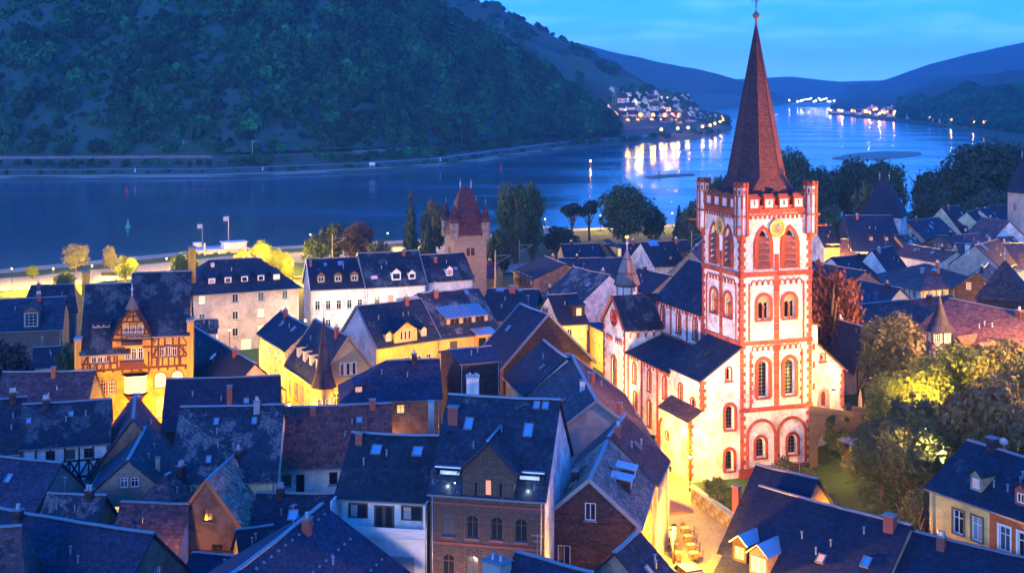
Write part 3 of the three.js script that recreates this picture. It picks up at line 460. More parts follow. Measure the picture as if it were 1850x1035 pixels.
// forest on the hillside: too many to tell apart
{
  const r = rng(77), kinds = [crownGeo(21, 190, .30, lobesRound(31, 7, 1, 1.5), .7), crownGeo(22, 190, .30, lobesRound(35, 9, 1, 1.7), .7), crownGeo(23, 150, .30, lobesRound(37, 5, 1, 1.3), .7)];
  const mat = new THREE.MeshStandardMaterial({ color: new THREE.Color(.006, .12, .045), vertexColors: true, roughness: .95, side: THREE.DoubleSide });
  const cover = (name, list) => kinds.forEach((geo, k) => {
    const mine = list.filter((_, i) => i % 3 === k), m = new THREE.InstancedMesh(geo, mat, mine.length), q = new THREE.Quaternion(), mt = new THREE.Matrix4();
    mine.forEach((s, i) => { q.setFromAxisAngle(V(0, 1, 0), r() * 6.3); mt.compose(V(s[0].x, s[0].y + s[1] * .55, s[0].z), q, V(s[1], s[1] * (.8 + .4 * r()), s[1])); m.setMatrixAt(i, mt); const b = (.35 + .8 * r()) * (1 + .55 * noise2(s[0].x / 38, s[0].y / 30)), g = r() * .5 - .1; m.setColorAt(i, new THREE.Color(b * (1 + g), b, b * (1 - g * .6))); });
    m.name = numbered(name); m.userData.kind = 'stuff'; m.userData.label = name === 'forest' ? 'dense woodland covering the steep hillside across the river' : 'bushes and small trees along the far river bank'; m.castShadow = m.receiveShadow = true; scene.add(m);
  });
  const list = [];
  for (let i = 0; i < 24000; i++) { const u = r(), v = Math.pow(r(), .8) * 1.03, p = hillA(u, v), bare = noise2(p.x / 60, p.y / 26 + p.z / 90) * .6 + noise2(p.x / 17 + 5, p.y / 12) * .45; if (bare > .58) continue; list.push([p, (1.7 + 1.8 * r() + 4.6 * Math.pow(r(), 4) + 1.5 * noise2(p.x / 45, p.z / 45 + p.y / 40)) * (bare > .25 ? .5 : 1)]); }
  cover('forest', list);
  const vine = []; for (let i = 0; i < 1500; i++) { const u = r(), v = r() * 1.02, p = hillB(u, v); if (v < .93 && noise2(p.x / 130, p.y / 40 + 3) < .18) continue; vine.push([p, 3 + 4 * r()]); }
  cover('forest', vine);
  const bank = []; const add = (o0, o1, y, x0, x1, n, s) => { for (let i = 0; i < n; i++) { const k = Math.floor(r() * farLine.length), [x, z] = farLine[k]; if (x < x0 || x > x1) { continue; } const [nx, nz] = inland(farLine, k), f = lerp(o0, o1, r()); if (noise2(x / 25, o0) > .5) continue; bank.push([V(x + nx * f + (r() - .5) * 10, y, z + nz * f + (r() - .5) * 3), s * (.5 + .9 * r())]); } };
  add(28, 42, -2.8, -900, 60, 2600, 2.0); add(27, 56, -2.5, -160, 110, 2200, 3.0); add(9, 13, -6, -900, 70, 1100, 1.1); add(60, 72, 4, -700, 60, 1800, 3); add(4, 26, -6, 60, 250, 900, 2.6); add(10, 60, -4, 300, 420, 1500, 5);
  cover('riverside_bushes', bank);
  const rightW = []; for (let i = 0; i < 3000; i++) { const p = hillR(.25 + .75 * r(), r() * .35); rightW.push([p, 5 + 6 * r()]); }
  cover('forest', rightW);
}

// ---------------------------------------------------------------- the church
{
  const th = 19.06 * Math.PI / 180, X0 = 24.3, D0 = 135, S = 8.65;
  // church frame: origin at the near tower corner on the ground; +x runs along the tower's front, -z into the church, +z towards the viewer
  const ch = thing('church', 'white and red sandstone church with tall square tower, pointed spire and slate roofs', 'church', [X0, 0, -D0], th);
  const I = (x, y, z) => new THREE.Matrix4().makeTranslation(x, y, z), RY = (a) => new THREE.Matrix4().makeRotationY(a);
  const front = (x, z) => I(x, 0, z), left = (x, z) => I(x, 0, z).multiply(RY(-Math.PI / 2));       // left: outside is -x; facade x runs towards the viewer (+z)
  const stones = [M.redStone, M.redStone2, M.redStone3]; let sk = 0; const stone = () => stones[(sk = (sk * 7 + 3) % 11) % 3];
  const R = rng(99);
  const plate = (name, pts, wins, m, mat = M.churchWhite, th2 = .5) => part(name, wallPlate(pts, wins, th2).applyMatrix4(m), mat, ch);
  const put = (name, geo, m, x, y, z, mat) => { const q = part(name, geo, mat, ch); q.applyMatrix4(new THREE.Matrix4().copy(m).multiply(I(x, y, z))); return q; };
  const slabAt = (name, m, x, y, z, w, h, d, mat) => { const q = part(name, UNIT, mat ?? M.redStone, ch); q.applyMatrix4(new THREE.Matrix4().copy(m).multiply(I(x, y, z)).multiply(new THREE.Matrix4().makeScale(w, h, d))); return q; };
  // toothed column of stones up an edge; side: +1 teeth to the right, -1 to the left, 0 both
  const quoins = (m, x, y0, y1, side, big = .62, small = .38, h = .47) => { let k = 0; for (let y = y0; y < y1 - .1; y += h, k++) { const w = k % 2 ? big : small, hh = Math.min(h, y1 - y) - .03; slabAt('quoin_stone', m, x + side * w / 2, y + hh / 2, .02, w, hh, .10, stone()); } };
  const stripe = (m, x, y0, y1, w = .34) => { const n = Math.max(1, Math.round((y1 - y0) / .8)), h = (y1 - y0) / n; for (let i = 0; i < n; i++) slabAt('pilaster_stone', m, x, y0 + h * (i + .5), .02, w, h - .03, .11, stone()); };
  const band = (m, x0, x1, y, h = .42, d = .22, out = .05) => { const n = Math.max(1, Math.round((x1 - x0) / 1.05)), l = (x1 - x0) / n; for (let i = 0; i < n; i++) slabAt('string_course_stone', m, x0 + l * (i + .5), y, out, l - .025, h, d, stone()); };
  const friezeGeo = (n, w) => memo(['fr', n, w.toFixed(3)].join(), () => { const l = []; for (let i = 0; i < n; i++) { const cx = -w / 2 + w * (i + .5) / n, r = w / n / 2; const arc = (q, k, dir) => Array.from({ length: 9 }, (_, j) => { const t = Math.PI * (dir > 0 ? j : 8 - j) / 8; return [cx + q * Math.cos(t), -r - .04 + q * Math.sin(t)]; }), s = outline([[cx + r, -r - .3], ...arc(r, 0, 1), [cx - r, -r - .3], [cx - r + .11, -r - .3], ...arc(r - .11, 0, -1), [cx + r - .11, -r - .3]]); l.push(new THREE.ExtrudeGeometry(s, { depth: .12, bevelEnabled: false })); } return merge(l); });
  const frieze = (m, x, y, n, w, mat = M.redStone) => put('arch_frieze', friezeGeo(n, w), m, x, y, .0, mat);
  // deep arched window with red surround, pale inner reveal and dark glass
  const church = (m, x, y, w, h, o = {}) => {
    const kind = o.kind ?? 'arch', f = put('window', surround(w, h, kind, o.wide ?? .32, .1), m, x, y, .0, o.red ?? M.redStone);
    if (o.near) { part('pane', paneGeo(w + .02, h, kind), M.leadedRed, f, [0, 0, -.07]); part('glazing_bars', memo(['gb2', w, h].join(), () => { const l = [bg(.04, h - .3, .03, 0, h / 2 - .05, 0)]; for (let k = 1; k < (h - .3) / .45; k++) l.push(bg(w * .94, .03, .03, 0, k * .45, 0)); return merge(l); }), M.lead, f, [0, 0, -.05]); box('sill', w + .5, .14, .3, 0, -.1, .02, o.red ?? M.redStone, f); return f; }
    part('pane', paneGeo(w * .8, h - .25, kind), o.glass ?? M.leaded, f, [0, .1, -.38]);
    part('inner_arch', memo(['ia', w, h, kind].join(), () => { const s = outline(opening(w, h, kind)); s.holes.push(path(opening(w * .72, h - .32, kind), 0, .16)); return new THREE.ExtrudeGeometry(s, { depth: .1, bevelEnabled: false }); }), o.inner ?? M.churchWhite, f, [0, 0, -.3]);
    if (o.bars !== false) part('glazing_bars', memo(['gb', w, h].join(), () => { const l = [bg(.03, h - .4, .03, 0, h / 2 - .05, 0)]; for (let k = 1; k < h / .4; k++) l.push(bg(w * .7, .03, .03, 0, k * .4, 0)); return merge(l); }), M.lead, f, [0, 0, -.36]);
    box('sill', w + .5, .14, .3, 0, -.1, .02, o.red ?? M.redStone, f); return f;
  };
  const hole = (x, y, w, h, kind = 'arch') => ({ x, y, w, h, kind });

  // ---- tower: two visible faces built alike
  const L1 = 7.1, L2 = 14.2, L3 = 21.5, L4 = 28.1;
  const faces = [['front', front(S / 2, 0), 1], ['side', left(0, -S / 2), 1], ['back', I(S / 2, 0, -S).multiply(RY(Math.PI)), 0], ['right', I(S, 0, -S / 2).multiply(RY(Math.PI / 2)), 0]];
  for (const [k, m, seen] of faces) {
    const i = k === 'side' || k === 'right' ? S / 2 - .5 : S / 2, holes = [], H = S / 2;
    if (seen) {
      for (const s of [-1, 1]) holes.push(hole(s * 1.62, 22.2, 1.35, 4.1, 'point'), hole(s * 1.58, 16.6, 1.5, 2.6), hole(s * 1.62, 8.3, 1.25, 4.0));
      if (k === 'front') for (const s of [-1, 1]) holes.push(hole(s * 1.95, 1.9, 1.15, 2.2));
    }
    plate('tower_wall', [[-i, 0], [i, 0], [i, L4 + .3], [-i, L4 + .3]], holes, m);
    if (!seen) continue;
    const jut = k === 'side' ? -.02 : 0;
    // corners: the near corner belongs to both faces
    quoins(m, -H + (k === 'front' ? -.05 : 0), .9, L4, 1); quoins(m, H + (k === 'side' ? .05 : 0), .9, L4, -1);
    band(m, -H - .08, H + .08 + jut, L1); band(m, -H - .08, H + .08 + jut, L2); band(m, -H - .08, H + .08 + jut, L3, .5); band(m, -H - .12, H + .12 + jut, L4 + .1, .45, .34);
    slabAt('plinth', m, 0, .45, .12, S + .44 + jut * 2, .9, .3, M.redStone3);
    // belfry storey
    for (const s of [-1, 1]) {
      const f = church(m, s * 1.62, 22.2, 1.35, 4.1, { kind: 'point', bars: false, wide: .4 });
      put('inner_surround', surround(1.35 + .86, 4.1 + .55, 'point', .12, .06), m, s * 1.62, 21.95, 0, M.redStone2);
      for (let q = 0; q < 5; q++) { const lv = box('louvre', 1.3, .12, .8, 0, .4 + q * .64, -.12, M.louvre, f); lv.rotation.x = .8; }
    }
    stripe(m, 0, L3 + .3, 23.6, .5);
    frieze(m, 0, L4 - .15, 13, S - 1.3);
    // clock
    const clock = put('clock_face', memo('clk', () => new THREE.CylinderGeometry(1.0, 1.0, .08, 36).rotateX(Math.PI / 2)), m, 0, 26.35, .12, plain([.30, .24, .16], .6));
    part('clock_ring', memo('clkr', () => new THREE.TorusGeometry(.86, .1, 6, 36)), plain([.75, .52, .10], .35, .6), clock, [0, 0, .05]);
    part('clock_ring', memo('clkr2', () => new THREE.TorusGeometry(.58, .03, 6, 36)), plain([.75, .52, .10], .35, .6), clock, [0, 0, .05]);
    for (let q = 0; q < 12; q++) { const a = q * Math.PI / 6; box('hour_mark', .07, .2, .02, Math.sin(a) * .73, Math.cos(a) * .73, .06, plain([.62, .42, .08], .4, .5), clock, [0, 0, -a]); box('spoke', .025, .34, .02, Math.sin(a) * .33, Math.cos(a) * .33, .055, plain([.25, .06, .04], .6), clock, [0, 0, -a]); }
    box('clock_hand', .07, .62, .02, .12, -.24, .085, M.dark, clock, [0, 0, .5]); box('clock_hand', .06, .8, .02, .25, .25, .09, plain([.7, .5, .1], .4, .5), clock, [0, 0, -.8]);
    // twin arcade storey
    stripe(m, 0, L2 + .25, L3 - .3, .62); stripe(m, -H + 1.0, L2 + .25, L3 - .9, .2); stripe(m, H - 1.0, L2 + .25, L3 - .9, .2);
    for (const s of [-1, 1]) {
      frieze(m, s * 1.72, L3 - .55, 4, 2.8);
      const f = church(m, s * 1.58, 16.6, 1.5, 2.6, { wide: .34, bars: false });
      part('inner_arch', memo('twin', () => { const sh = outline(opening(1.46, 2.56, 'arch')); for (const q of [-1, 1]) sh.holes.push(path(opening(.5, 1.75, 'arch'), q * .31, .12)); return new THREE.ExtrudeGeometry(sh, { depth: .12, bevelEnabled: false }); }), M.tan, f, [0, 0, -.26]);
      part('column', memo('colm', () => new THREE.LatheGeometry([[.16, 0], [.16, .12], [.09, .18], [.08, 1.15], [.15, 1.35], [.17, 1.5], [0, 1.5]].map(([x, y]) => new THREE.Vector2(x, y)), 10)), M.redStone2, f, [0, .02, -.08]);
    }
    // tall window storey
    stripe(m, 0, L1 + .25, L2 - .3, .62);
    for (const s of [-1, 1]) { frieze(m, s * 1.68, L2 - .25, 4, 2.7); church(m, s * 1.62, 8.3, 1.25, 4.0, { wide: .42 }); quoins(m, s * (H - 1.05), L1 + .25, L2 - .9, -s, .42, .24); }
    // ground storey: pair of blind arches with windows
    if (k === 'front') for (const s of [-1, 1]) {
      const rib = put('blind_arch', memo('blind', () => { const o1 = opening(3.7, 5.1, 'arch'), sh = outline(o1); sh.holes.push(path(opening(3.1, 4.75, 'arch'), 0, .02)); return new THREE.ExtrudeGeometry(sh, { depth: .14, bevelEnabled: false }); }), m, s * 1.86, 1.0, 0, M.redStone2);
      church(m, s * 1.95, 1.9, 1.15, 2.2, { wide: .3 });
      quoins(m, s * 3.72, 1.0, 4.2, -s, .3, .16);
    }
    if (k === 'front') stripe(m, 0, .95, 4.6, .4);
  }
  // ---- battlements and corner turrets
  const roofStone = M.slateWarm;
  for (const [k, m] of faces) for (let i = 0; i < 4; i++) {
    const x = -S / 2 + 1.62 + i * 1.8, me = put('merlon', memo('mer', () => wallPlate([[-.55, 0], [.55, 0], [.55, 1.15], [-.55, 1.15]], [{ x: 0, y: .45, w: .22, h: .5 }], .6)), m, x, L4 + .3, .05, M.churchWhite);
    part('merlon_roof', memo('merr', () => { const P = new Poly(); P.slab([V(-.68, 1.12, .2), V(.68, 1.12, .2), V(.55, 1.62, -.32), V(-.55, 1.62, -.32)], .08); P.slab([V(.68, 1.12, -.85), V(-.68, 1.12, -.85), V(-.55, 1.62, -.32), V(.55, 1.62, -.32)], .08); P.add([V(.68, 1.12, .2), V(.68, 1.12, -.85), V(.55, 1.62, -.32)]); P.add([V(-.68, 1.12, -.85), V(-.68, 1.12, .2), V(-.55, 1.62, -.32)]); return P.geo(); }), M.redStone2, me);
    for (const s of [-1, 1]) box('merlon_edge', .14, 1.14, .62, s * .56, .57, -.27, M.redStone, me);
    box('sill', 1.3, .12, .7, 0, .1, -.28, M.redStone2, me); box('arrow_slit', .24, .52, .05, 0, .7, -.4, M.dark, me);
    if (k === 'front' || k === 'side') slabAt('parapet', m, x + .9, L4 + .5, -.25, .6, .4, .5, M.redStone2);
  }
  for (const [x, z] of [[.1, -.1], [S - .1, -.1], [.1, -S + .1], [S - .1, -S + .1]]) {
    const t = part('corner_turret', memo('tur', () => new THREE.CylinderGeometry(.74, .66, 5.2, 8).rotateY(Math.PI / 8)), M.churchWhite, ch, [x, 28.3, z]);
    for (let q = 0; q < 8; q++) { const a = q * Math.PI / 4 + Math.PI / 8; box('turret_edge', .12, 5.3, .12, Math.sin(a) * .76, 0, Math.cos(a) * .76, M.redStone2, t, [0, a, 0]); const b = q * Math.PI / 4; box('turret_crenel', .34, .55, .22, Math.sin(b) * .68, 2.75, Math.cos(b) * .68, M.redStone, t, [0, b, 0]); const bl = part('blind_arch', memo('tba', () => { const sh = outline(opening(.5, 1.5, 'arch')); sh.holes.push(path(opening(.34, 1.4, 'arch'))); return new THREE.ExtrudeGeometry(sh, { depth: .06, bevelEnabled: false }); }), M.redStone, t); bl.position.set(Math.sin(b) * .68, .2, Math.cos(b) * .68); bl.rotation.y = b; const bl2 = part('blind_arch', memo('tbb', () => new THREE.BoxGeometry(.2, .45, .03)), M.redStone3, t); bl2.position.set(Math.sin(b) * .735, 2.0, Math.cos(b) * .735); bl2.rotation.y = b; }
    box('turret_band', 1.5, .16, 1.5, 0, -.55, 0, M.redStone, t, [0, 0, 0]); 
    part('turret_corbel', memo('tco', () => new THREE.ConeGeometry(.72, 1.1, 8).rotateX(Math.PI).rotateY(Math.PI / 8)), M.redStone2, t, [0, -3.1, 0]);
  }
  slabAt('tower_deck', front(S / 2, -S / 2), 0, L4 + .35, 0, S - .3, .2, S - .3, M.lead);
  // gargoyles
  for (const [x, z, a] of [[S + .2, .2, Math.PI / 4], [-.2, .2, -Math.PI / 4], [-.2, -S - .2, -2.3]]) { const q = part('gargoyle', memo('gar', () => merge([new THREE.CylinderGeometry(.1, .2, 1.3, 7).rotateX(Math.PI / 2).translate(0, 0, .6), new THREE.SphereGeometry(.17, 8, 6).translate(0, .05, 1.2)])), M.redStone2, ch, [x, 26.6, z]); q.rotation.y = a; }
  // ---- spire: square foot turning into an octagon
  {
    const P = new Poly(), c = S / 2, Y0 = L4 + .5, y1 = Y0 + 3.2, apexY = 48.6, R8 = 3.15, oct = Array.from({ length: 8 }, (_, i) => { const a = i * Math.PI / 4 + Math.PI / 8; return V(Math.sin(a) * R8, y1, Math.cos(a) * R8); }), q = 3.75;
    const sq = [V(q, Y0, q), V(q, Y0, -q), V(-q, Y0, -q), V(-q, Y0, q)], ap = V(0, apexY, 0);
    for (let i = 0; i < 8; i++) P.add([oct[i], oct[(i + 1) % 8], ap]);
    const tri = (s, o) => P.add([s, o[1], o[0]]), quad = (s0, s1, o0, o1) => P.add([s0, s1, o1, o0]);
    // oct[0] at +x+z side, runs round to -x ... faces: 7-0 is +z, 1-2 is +x, 3-4 is -z, 5-6 is -x
    quad(sq[3], sq[0], oct[7], oct[0]); quad(sq[0], sq[1], oct[1], oct[2]); quad(sq[1], sq[2], oct[3], oct[4]); quad(sq[2], sq[3], oct[5], oct[6]);
    tri(sq[0], [oct[1], oct[0]]); tri(sq[1], [oct[3], oct[2]]); tri(sq[2], [oct[5], oct[4]]); tri(sq[3], [oct[7], oct[6]]);
    const sp = part('spire', P.geo(), M.spireSlate, ch, [c, 0, -c]);
    for (let i = 0; i < 8; i++) { const l = oct[i].distanceTo(ap), h = part('spire_hip', UNIT, M.spireSlate, sp); h.position.copy(oct[i]).lerp(ap, .5); h.scale.set(.1, l, .1); h.quaternion.setFromUnitVectors(V(0, 1, 0), ap.clone().sub(oct[i]).normalize()); }
    for (const a of [0, -Math.PI / 2]) { const m = part('spire_dormer', merge([wallPlate([[-.6, 0], [.6, 0], [0, 1.25]], [], 1.1)]), M.board, sp); m.position.set(Math.sin(a) * 3.6, Y0 + .45, Math.cos(a) * 3.6); m.rotation.y = a; const D = new Poly(); D.slab([V(.75, -.15, .15), V(0, 1.42, .15), V(0, 1.42, -1.2), V(.75, -.15, -1.2)].reverse().reverse(), .07); D.slab([V(-.75, -.15, -1.2), V(0, 1.42, -1.2), V(0, 1.42, .15), V(-.75, -.15, .15)], .07); part('dormer_roof', D.geo(), M.slateWarm, m); }
    part('finial', memo('fin', () => new THREE.LatheGeometry([[0, 0], [.2, .1], [.1, .7], [.14, .9], [.42, 1.2], [.42, 1.35], [.15, 1.7], [.06, 1.8], [.05, 3.4], [0, 3.4]].map(([x, y]) => new THREE.Vector2(x, y)), 12)), M.copper, sp, [0, apexY - .5, 0]);
    const cr = part('spire_cross', merge([bg(.1, 2.4, .1, 0, 1.2, 0), bg(1.3, .1, .1, 0, 1.6, 0), new THREE.TorusGeometry(.35, .04, 6, 20).translate(0, 1.6, 0), ...[-1, 1].flatMap((s) => [new THREE.TorusGeometry(.2, .035, 5, 12, 4).translate(s * .35, .7, 0), new THREE.TorusGeometry(.16, .035, 5, 12).translate(s * .62, 1.6, 0)])]), M.iron, sp, [0, apexY + 1.6, 0]); cr.rotation.y = .1;
  }
  // ---- nave with clerestory (runs back from the tower along -z)
  const N0 = -S, N1 = -20.5, NE = 16.0, NR = 20.3, NW = 4.45;
  const cl = left(0, (N0 + N1) / 2), nl = N0 - N1, bays = [-4.2, 0, 4.2];
  plate('clerestory_wall', [[-nl / 2, 9], [nl / 2, 9], [nl / 2, NE], [-nl / 2, NE]], bays.map((x) => hole(x, 12.8, .95, 2.3)), cl);
  bays.forEach((x) => church(cl, x, 12.8, .95, 2.3, { wide: .22, near: 1 }));
  [-nl / 2 + .2, -2.1, 2.1, nl / 2 - .2].forEach((x) => stripe(cl, x, 12.2, NE - .1, .36)); [-4.2, 0, 4.2].forEach((x) => frieze(cl, x, NE - .12, 5, 3.6)); band(cl, -nl / 2, nl / 2, 12.0, .3);
  plate('nave_wall', [[0.2, 9], [2 * NW - .2, 9], [2 * NW - .2, NE], [NW, NR - .1], [.2, NE]], [], I(0, 0, N1).multiply(RY(Math.PI)).multiply(I(-2 * NW, 0, 0)));
  plate('nave_wall', [[-nl / 2, 0], [nl / 2, 0], [nl / 2, NE], [-nl / 2, NE]], [], I(2 * NW, 0, (N0 + N1) / 2).multiply(RY(Math.PI / 2)));
  { const P = new Poly(); P.slab([V(-.35, NE - .2, N1 - .3), V(-.35, NE - .2, N0 + .1), V(NW, NR + .15, N0 + .1), V(NW, NR + .15, N1 - .3)], .2); P.slab([V(2 * NW + .35, NE - .2, N0 + .1), V(2 * NW + .35, NE - .2, N1 - .3), V(NW, NR + .15, N1 - .3), V(NW, NR + .15, N0 + .1)], .2); const rf = part('nave_roof', P.geo(), M.slate, ch); box('ridge_cap', .3, .12, nl + .3, NW, NR + .17, (N0 + N1) / 2, M.lead, rf); const hd = part('roof_hatch', memo('hatch', () => { const Q = new Poly(); Q.slab([V(-.35, 0, .45), V(.35, 0, .45), V(0, .5, .1)], .05); Q.add([V(-.35, 0, .45), V(0, .5, .1), V(0, .5, -.5)]); Q.add([V(.35, 0, .45), V(0, .5, -.5), V(0, .5, .1)]); return Q.geo(); }), M.slateFine, rf, [1.5, 17.65, -15]); hd.rotation.y = -Math.PI / 2; }
  // ---- aisle with its higher western block
  const A = -4.65, AE = 10.7, WT = -7.2;
  plate('aisle_wall', [[A, 0], [0, 0], [0, 13.8], [A, AE]], [hole(-1.45, 10.4, .55, 1.45), hole(-1.3, 5.2, 1.0, 2.6), hole(-1.35, .9, .95, 2.2)], front(0, -.02));
  church(front(0, -.02), -1.45, 10.4, .55, 1.45, { wide: .14, bars: false }); church(front(0, -.02), -1.3, 5.2, 1.0, 2.6, { wide: .34 }); church(front(0, -.02), -1.35, .9, .95, 2.2, { wide: .32 });
  quoins(front(0, -.02), A - .04, 7.4, AE - .1, 1, .6, .36, .4);
  const al = left(A, WT / 2);
  plate('aisle_wall', [[WT / 2, 0], [-WT / 2 - .5, 0], [-WT / 2 - .5, AE], [WT / 2, AE]], [hole(-1.2, 7.1, .8, 2.2), hole(1.7, 7.4, 1.0, 1.0, 'round')], al);
  church(al, -1.2, 7.1, .8, 2.2, { wide: .2, near: 1 }); put('round_window', surround(1.0, 1.0, 'round', .16, .1), al, 1.7, 7.4, 0, M.redStone); put('pane', paneGeo(1, 1, 'round'), al, 1.7, 7.4, -.08, M.glass);
  quoins(al, 3.62, 7.4, AE - .1, -1, .5, .3, .4);
  { const P = new Poly(), z0 = .3, z1 = WT - .2; P.slab([V(A - .4, AE - .05, z1), V(A - .4, AE - .05, z0), V(.05, 14.05, z0), V(.05, 14.05, z1)], .2); const rf = part('aisle_roof', P.geo(), M.slate, ch); const hd = part('roof_hatch', cache.get('hatch'), M.slateFine, rf, [-2.2, 12.55, -3.2]); hd.rotation.y = -Math.PI / 2;
    plate('aisle_gable', [[A, AE - 1], [0, AE - 1], [0, 13.85], [A, AE]], [], I(0, 0, WT), M.churchWhite, .4); }
  const B0 = WT, B1 = -18.8, BE = 10.1, bm = left(A, (B0 + B1) / 2), bl = B0 - B1;
  const lowW = [hole(-3.6, 2.9, .8, 2.9), hole(.3, 2.7, .8, 2.9), hole(4.3, 6.8, .75, 2.4), hole(.3, 6.8, .75, 2.3), hole(-3.8, 6.8, .75, 2.3)];
  plate('aisle_wall', [[-bl / 2, 0], [bl / 2, 0], [bl / 2, BE], [-bl / 2, BE]], [...lowW, hole(4.0, .3, 1.7, 4.0)], bm);
  lowW.forEach((q) => church(bm, q.x, q.y, q.w, q.h, { wide: .22, near: 1 }));
  const door = church(bm, 4.0, .3, 1.7, 4.0, { wide: .34, bars: false, glass: M.frameRed, inner: M.redStone2 }); box('door_leaf', 1.5, 2.3, .06, 0, 1.2, -.2, M.frameRed, door); part('door_tracery', memo('dtr', () => merge([0, 1, 2, 3].map((k) => bg(.05, 3.6, .05, -.55 + k * .37, 1.9, 0)))), M.timber, door, [0, 0, -.17]);
  [-bl / 2 + .2, -1.8, 2.4].forEach((x) => stripe(bm, x, .2, BE - .2, .42)); [-4.3, .2, 4.2].forEach((x, i) => frieze(bm, x, BE - .1, 5, [2.9, 4, 2.6][i]));
  { const P = new Poly(); P.slab([V(A - .4, BE - .05, B1 - .1), V(A - .4, BE - .05, B0), V(.05, 12.0, B0), V(.05, 12.0, B1 - .1)], .2); const rf = part('aisle_roof', P.geo(), M.slate, ch); const hd = part('roof_hatch', cache.get('hatch'), M.slateFine, rf, [-2.2, 11.15, -12]); hd.rotation.y = -Math.PI / 2; }
  // porch block with lean-to roof at the street corner
  const pw = left(A - 1.25, -3.3);
  plate('porch_wall', [[-3.5, 0], [2.95, 0], [2.95, 6.6], [-3.5, 6.6]], [hole(-2.2, 3.2, .85, .85, 'round'), hole(1.9, 2.4, .7, 1.8)], pw); church(pw, 1.9, 2.4, .7, 1.8, { wide: .16, bars: false, red: M.tan }); put('round_window', surround(.85, .85, 'round', .14, .1), pw, -2.2, 3.2, 0, M.redStone); put('pane', paneGeo(.85, .85, 'round'), pw, -2.2, 3.2, -.08, M.glass);
  plate('porch_wall', [[A - 1.25, 0], [A - .01, 0], [A - .01, 7.35], [A - 1.25, 6.6]], [], front(0, -.3), M.churchWhite, .5); quoins(front(0, -.3), A - 1.29, .2, 6.5, 1, .5, .3, .42); quoins(pw, 3.05, .2, 6.5, -1, .5, .3, .42);
  plate('porch_wall', [[A - 1.25, 0], [A - .01, 0], [A - .01, 7.35], [A - 1.25, 6.6]], [], I(0, 0, -6.8).multiply(RY(Math.PI)).multiply(new THREE.Matrix4().makeScale(-1, 1, 1)), M.churchWhite, .01);
  { const P = new Poly(); P.slab([V(A - 1.75, 6.45, -7.1), V(A - 1.75, 6.45, .15), V(A, 7.6, .15), V(A, 7.6, -7.1)], .14); part('porch_roof', P.geo(), M.slateWarm, ch); }
  // ---- transept with gable to the street, and its round stair turret
  const T0 = -18.8, T1 = -25.4, TE = 12.8, TR = 16.1, tm = left(A - .3, (T0 + T1) / 2), tw = (T0 - T1) / 2;
  plate('transept_wall', [[-tw, 0], [tw, 0], [tw, TE], [0, TR], [-tw, TE]], [hole(0, 2.2, 1.2, 6.6), hole(0, 12.7, 1.7, 1.7, 'round')], tm);
  church(tm, 0, 2.2, 1.2, 6.6, { wide: .3, red: M.redStone2, near: 1 }); quoins(tm, tw, 1, TE, -1, .5, .3); quoins(tm, -tw, 1, TE, 1, .5, .3); frieze(tm, -1.4, TE - 1.5, 3, 1.9); frieze(tm, 1.4, TE - 1.5, 3, 1.9);
  { const rw = put('rose_window', surround(1.7, 1.7, 'round', .2, .12), tm, 0, 12.7, 0, M.redStone); part('pane', paneGeo(1.7, 1.7, 'round'), M.leadedRed, rw, [0, 0, -.1]); part('tracery', memo('rose', () => merge(Array.from({ length: 6 }, (_, i) => new THREE.TorusGeometry(.3, .07, 6, 14).translate(Math.cos(i * Math.PI / 3) * .5, .85 + Math.sin(i * Math.PI / 3) * .5, 0)))), M.redStone, rw, [0, 0, -.05]); }
  plate('transept_wall', [[A - .3, 0], [0, 0], [0, TE], [A - .3, TE]], [], front(0, T0 + .02)); frieze(front(0, T0 + .02), -2.3, TE - .3, 4, 4.2, M.redStone2); plate('transept_wall', [[0, 0], [-A + .3, 0], [-A + .3, TE], [0, TE]], [], I(0, 0, T1).multiply(RY(Math.PI)));
  { const P = new Poly(), zc = (T0 + T1) / 2, x0 = A - .55, x1 = 2.8; P.slab([V(x0, TE - .2, T0 + .35), V(x1, TE - .2, T0 + .35), V(x1, TR + .15, zc), V(x0, TR + .15, zc)], .2); P.slab([V(x1, TE - .2, T1 - .35), V(x0, TE - .2, T1 - .35), V(x0, TR + .15, zc), V(x1, TR + .15, zc)], .2); const rf = part('transept_roof', P.geo(), M.slateLichen, ch); for (const k of [1, -1]) { const l = Math.hypot(tw, TR - TE) + .3, b = box('gable_coping', .2, .2, l, x0 - .06, (TE + TR) / 2 + .05, zc + k * tw / 2, M.redStone2, rf); b.rotation.x = k * Math.atan((TR - TE) / tw); } }
